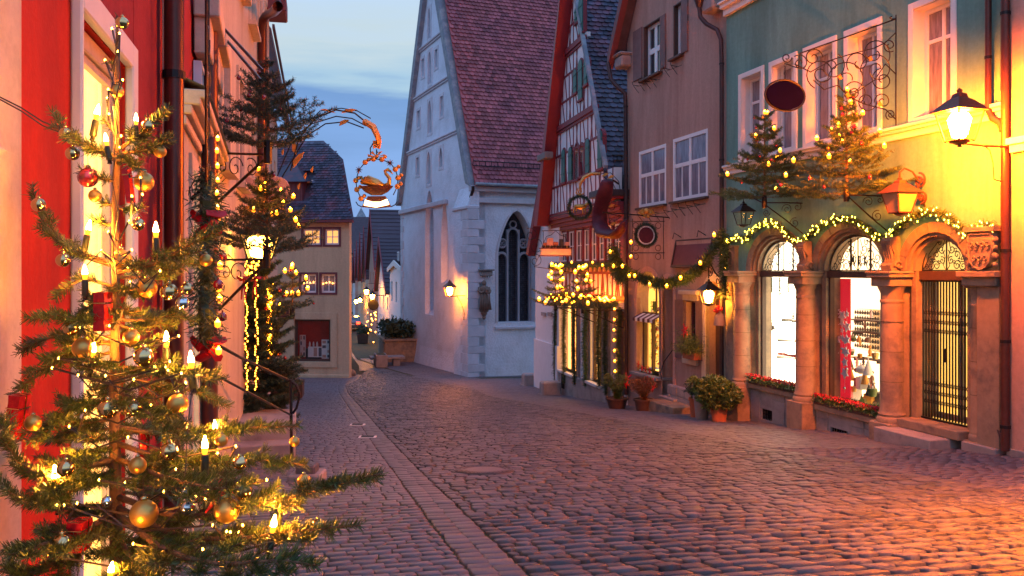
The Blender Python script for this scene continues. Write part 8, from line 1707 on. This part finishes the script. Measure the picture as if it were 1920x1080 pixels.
# candle lights
def mkc():
    h=MB(); h.lathe([(.0075,0),(.0085,.004),(.0080,.045),(.0070,.052)],12); hm=h.mesh('holder','holder',True)
    b=MB(); b.lathe([(.0045,.052),(.0062,.060),(.0066,.070),(.0054,.082),(.0030,.092),(.0014,.100),(1e-5,.104)],12); bm_=b.mesh('candle_bulb','flame','all'); bm_.materials.append(M['amber_glass'])
    for p in bm_.polygons: p.material_index=1 if p.center.z<.066 or p.center.z>.097 else 0
    c=MB(); c.tube([(0,0,.002),(.0,.0,-.012)],.006,6); c.tube([(-.010,0,-.012),(.012,0,-.014)],.003,5); cm=c.mesh('clip','iron'); return hm,bm_,cm
hm,bm2,cm=mkc()
CAND=[(174,256,185,196,-.06,'tilted candle light at the upper left of the big tree, highest on its left side'),(255,258,255,213,-.04,'upright candle light on the upper right branch of the big tree'),(205,300,197,250,-.10,'candle light close to the trunk below the two uppermost ones of the big tree'),(158,470,169,413,-.03,'tilted candle light left of the trunk before the bright window, above the upright left one'),(293,478,292,416,-.08,'candle light on the right before the crimson wall, above the long right branch'),(160,555,159,496,-.08,'upright candle light left of the trunk at the middle height of the big tree'),(312,685,312,621,-.05,'candle light right of the trunk near the pipe, left of the tallest flame'),(362,728,357,658,-.12,'big candle light at the right end of the long middle branch'),(168,700,177,642,-.10,'small tilted candle light just left of the trunk in mid tree'),(403,840,403,788,.05,'rear one of the two candle lights side by side at the lower right'),(384,890,384,817,-.16,'front one of the two candle lights side by side at the lower right'),(112,950,102,872,-.18,'candle light at the lower left of the big tree before the red wall'),(520,992,530,932,-.28,'rear one of the two close candle lights at the bottom right branch tip'),(505,1035,516,965,-.36,'front one of the two close candle lights at the bottom right branch tip'),(200,1115,211,1053,-.42,'lowest candle light cut by the bottom edge of the picture')]
for x0,y0,x1,y1,dz,l in CAND:
    d=TD+dz; a=W(x0,y0,d); b_=W(x1,y1,d); t=thing('candle_light',l,'candle light',a); dr=(b_-a); sc_=dr.length/.104; t.rotation_euler=dr.to_track_quat('Z','Y').to_euler(); t.scale=(sc_*1.3,sc_*1.3,sc_*1.04)
    inst('holder',hm,t); inst('candle_bulb',bm2,t); inst('clip',cm,t)
# baubles: (x, y, radius px, kind, dz, label)
BB=[(229,43,11,'s','shiny half red bauble at the very top of the big tree'),(219,172,12,'g','gold bauble hanging on the stem below the tree top'),(136,288,12,'s','shiny bauble at the left under the uppermost left branch'),(122,250,10,'s','small shiny bauble near the left tip of the uppermost branch'),(277,237,11,'s','shiny bauble on the upper right branch beside the candle'),(300,284,11,'g','gold bauble hanging from the second right branch tip'),(245,308,12,'g','gold bauble near the trunk above the narrow red parcel'),(270,341,17,'g','large matte gold bauble right of the narrow red parcel'),(165,333,17,'r','large red shiny bauble left of the trunk before the window'),(178,367,11,'g','orange gold bauble under the large red shiny one'),(72,384,12,'s','shiny bauble on the far left branch before the red wall'),(118,488,12,'s','shiny bauble left of the upright left candle'),(259,421,11,'s','small shiny bauble right of the trunk under the short twig'),(228,486,17,'g','large matte gold bauble on the trunk at the long right branch'),(386,488,11,'g','small gold bauble hanging near the tip of the long right branch'),(276,540,17,'g','matte gold bauble, left one of the pair below the long right branch'),(317,547,15,'s','shiny gold bauble, right one of the pair below the long right branch'),(350,542,11,'s','small shiny bauble beside the pair under the long right branch'),(342,568,11,'c','clear silver bauble hanging lowest by the pipe'),(133,614,14,'s','shiny red gold bauble left of the wide red parcel'),(154,653,17,'g','matte gold bauble left of the small tilted mid candle'),(246,632,14,'g','pale gold bauble right of the wide red parcel'),(269,669,17,'s','bright shiny gold bauble below the candle near the pipe'),(202,767,17,'s','shiny gold bauble left of the trunk above the lower branches'),(250,767,13,'s','dark shiny bauble right of the trunk in the lower middle'),(333,757,18,'g','large gold bauble under the middle right branch'),(317,846,16,'s','shiny bauble with red glints between trunk and twin candles'),(62,793,14,'g','matte gold bauble hanging beside the lowest left red parcel'),(415,826,11,'g','gold bauble just right of the twin candle lights'),(258,873,15,'g','matte gold bauble right of the trunk, above the largest one'),(270,963,24,'g','largest matte gold bauble at the bottom centre of the tree'),(425,957,22,'g','second largest matte gold bauble with red ribbon at the lower right'),(455,920,17,'s','shiny gold bauble up right of the large ribboned one'),(123,878,15,'s','shiny bauble just right of the lower left candle'),(116,1021,18,'s','shiny green gold bauble at the bottom left'),(352,951,13,'c','silver blue shiny bauble between the two large gold ones'),(450,868,12,'s','shiny bauble on the lower right branch above the gold pair'),(570,902,12,'g','gold bauble hanging alone off the right branch tip'),(552,828,9,'g','small gold bauble by the handrail post'),(597,985,12,'s','shiny bauble under the long lowest right branch'),(348,925,9,'c','small silver bauble left of the large ribboned one'),(470,1050,11,'s','shiny bauble near the bottom edge under the twin tip candles'),(200,940,9,'c','tiny silver bauble left of the trunk foot')]
def mkb(mt):
    m=MB(); m.ball((0,0,0),1,22,14); me=m.mesh('ball',mt,'all'); return me
bmz={'g':mkb('gold_matte'),'s':mkb('gold_shiny'),'r':mkb('red_bauble'),'c':mkb('silver_shiny')}
cp=MB(); cp.lathe([(.26,.95),(.26,1.22),(.1,1.28),(1e-5,1.28)],10); cp.tube([(.09*math.cos(2*PI*k/10),0,1.36+.10*math.sin(2*PI*k/10)) for k in range(11)],.025,4,cap=False); cpm=cp.mesh('cap','gold_shiny','all')
th_=MB(); th_.tube([(0,0,1.4),(0,.05,2.6)],.03,4); thm=th_.mesh('thread','cable')
for x,y,rp,k,l in BB:
    dz=-.30*max(0,(y-500)/580)**1.0-.04; 
    if x>380 and y>700: dz-=.04
    p=W(x,y,TD+dz); r_=1.08*rp/F0*(TD+dz); o=thing('bauble',l,'bauble',p,rf.uniform(0,3)); o.scale=(r_,)*3; inst('ball',bmz[k],o); inst('cap',cpm,o); inst('thread',thm,o)
# red foil parcels
def parcel(x0,y0,x1,y1,wpx,dz,l,bag=False):
    a=W(x0,y0,TD+dz); b_=W(x1,y1,TD+dz); h=(a-b_).length; w_=wpx/F0*(TD+dz)/2; t=thing('foil_parcel',l,'gift ornament',b_); t.rotation_euler=(a-b_).to_track_quat('Z','Y').to_euler(); m=MB()
    n=7; rings=[]
    for j in range(n): z=h*j/(n-1); k=1.0 if bag is False else (1.0-.25*(j/(n-1))); rings.append([(s[0]*w_*k*(1+rf.uniform(-.05,.05)),s[1]*w_*.6*k*(1+rf.uniform(-.08,.08)),z) for s in ((-1,-1),(-.33,-1.08),(.33,-1.08),(1,-1),(1,1),(.33,1.05),(-.33,1.05),(-1,1))])
    vs=[p for r_ in rings for p in r_]; fs=[(i*8+j,i*8+(j+1)%8,(i+1)*8+(j+1)%8,(i+1)*8+j) for i in range(n-1) for j in range(8)]+[tuple(range(8))[::-1],tuple((n-1)*8+j for j in range(8))]
    m.add(vs,fs); m.build('wrapping','red_foil',t); m=MB(); q=w_*1.05; m.tube([(-q,-q*.66,h*.72),(q,-q*.66,h*.72),(q,q*.66,h*.72),(-q,q*.66,h*.72),(-q,-q*.66,h*.72)],.0015,4); m.tube([(0,-q*.7,0),(0,-q*.7,h),(0,0,h*1.02)],.0015,4); m.build('gold_cord','gold_shiny',t)
parcel(236,308,246,380,17,-.08,'narrow red foil parcel hanging right of the upper stem of the big tree'); parcel(193,548,194,620,34,-.10,'wide red foil parcel left of the trunk at mid height'); parcel(37,740,26,826,36,-.04,'red foil parcel with gold cord at the far left before the wall'); parcel(273,810,270,862,18,.05,'narrow red parcel right of the trunk in the lower middle'); parcel(150,975,148,1030,44,-.22,'red foil parcel half hidden at the bottom left')
t=thing('red_ribbon','crumpled red ribbon beside the large gold bauble at the lower right','ribbon',W(412,935,TD-.28)); m=MB(); m.tube([W(x,y,TD-.28+dz_)-Vector(t.location) for x,y,dz_ in ((385,962,0),(398,945,.02),(410,930,-.01),(425,915,.01),(436,908,0),(432,920,.02),(418,935,.0),(405,950,.02))],[.004,.012,.015,.012,.006,.012,.012,.004],6,flat=.3); m.build('band','ribbon_red',t,'all'); m=MB(); m.ball((0,0,0),.008,8,6); m.build('knot','ribbon_red',t,'all')
# fairy lights wound through the tree
fp=[(210,54,0),(224,63,-.02),(221,97,-.02),(197,113,0),(230,150,-.02),(203,168,-.03),(201,184,-.03),(204,214,-.03),(227,255,-.03),(224,277,-.04),(263,333,-.08),(247,368,-.10),(267,365,-.08),(242,415,-.05),(203,435,-.03),(247,469,-.04),(190,470,-.05),(300,508,-.06),(240,500,-.05),(244,529,-.05),(110,672,-.08),(98,690,-.08),(147,704,-.1),(198,705,-.1),(251,712,-.1),(290,688,-.1),(310,688,-.1),(315,695,-.1),(318,678,-.1),(348,718,-.12),(340,700,-.12),(335,630,-.05),(205,611,-.08),(150,614,-.08),(107,948,-.2),(120,948,-.2),(145,944,-.2),(368,930,-.22),(385,936,-.22),(399,985,-.25),(425,997,-.27),(432,998,-.27),(448,998,-.27),(307,922,-.2),(442,837,-.1),(408,850,-.1),(325,757,-.1),(283,760,-.1),(240,820,-.1),(186,900,-.15),(160,770,-.1),(130,800,-.1),(235,905,-.1),(330,880,-.1),(380,1030,-.3),(250,1020,-.3),(90,1040,-.3),(540,1010,-.3),(500,900,-.2),(455,985,-.28)]
o=W(217,508,TD); lights_on('string of tiny warm fairy lights wound through the big front tree',[W(x,y,TD+dz-.03)-o for x,y,dz in sorted(fp,key=lambda q:q[1])],o,0,'fairy_near',.0026)
# cables
ob=thing('power_cable','twisted black cables running from the left edge into the big tree','cable',W(0,180,2.4)); bo=Vector(ob.location)
m=MB()
for off in (0,8): m.tube([W(x,y+off*(1-abs(x-90)/200),2.4)-bo for x,y in ((-60,160),(0,182),(40,202),(80,228),(110,240),(130,262),(160,270),(190,285),(215,300))],.0022,5)
m.build('strand','cable',ob)
m=MB()
for pts in ([(215,300),(210,340),(222,400),(212,470),(222,540),(215,600)],[(300,490),(240,500),(190,470),(160,500)],[(360,730),(352,800),(348,880),(340,940)],[(180,945),(230,985),(300,990),(330,960)],[(145,1080),(160,1010),(175,980)],[(235,740),(290,748),(355,730)],[(215,120),(209,170),(222,230),(214,290)],[(222,90),(226,150),(212,200),(224,260)]): m.tube([W(x,y,TD-.10-.2*max(0,(y-600)/500))-bo for x,y in pts],.0016,4)
m.build('loose_wire','cable',ob)['kind']='stuff'
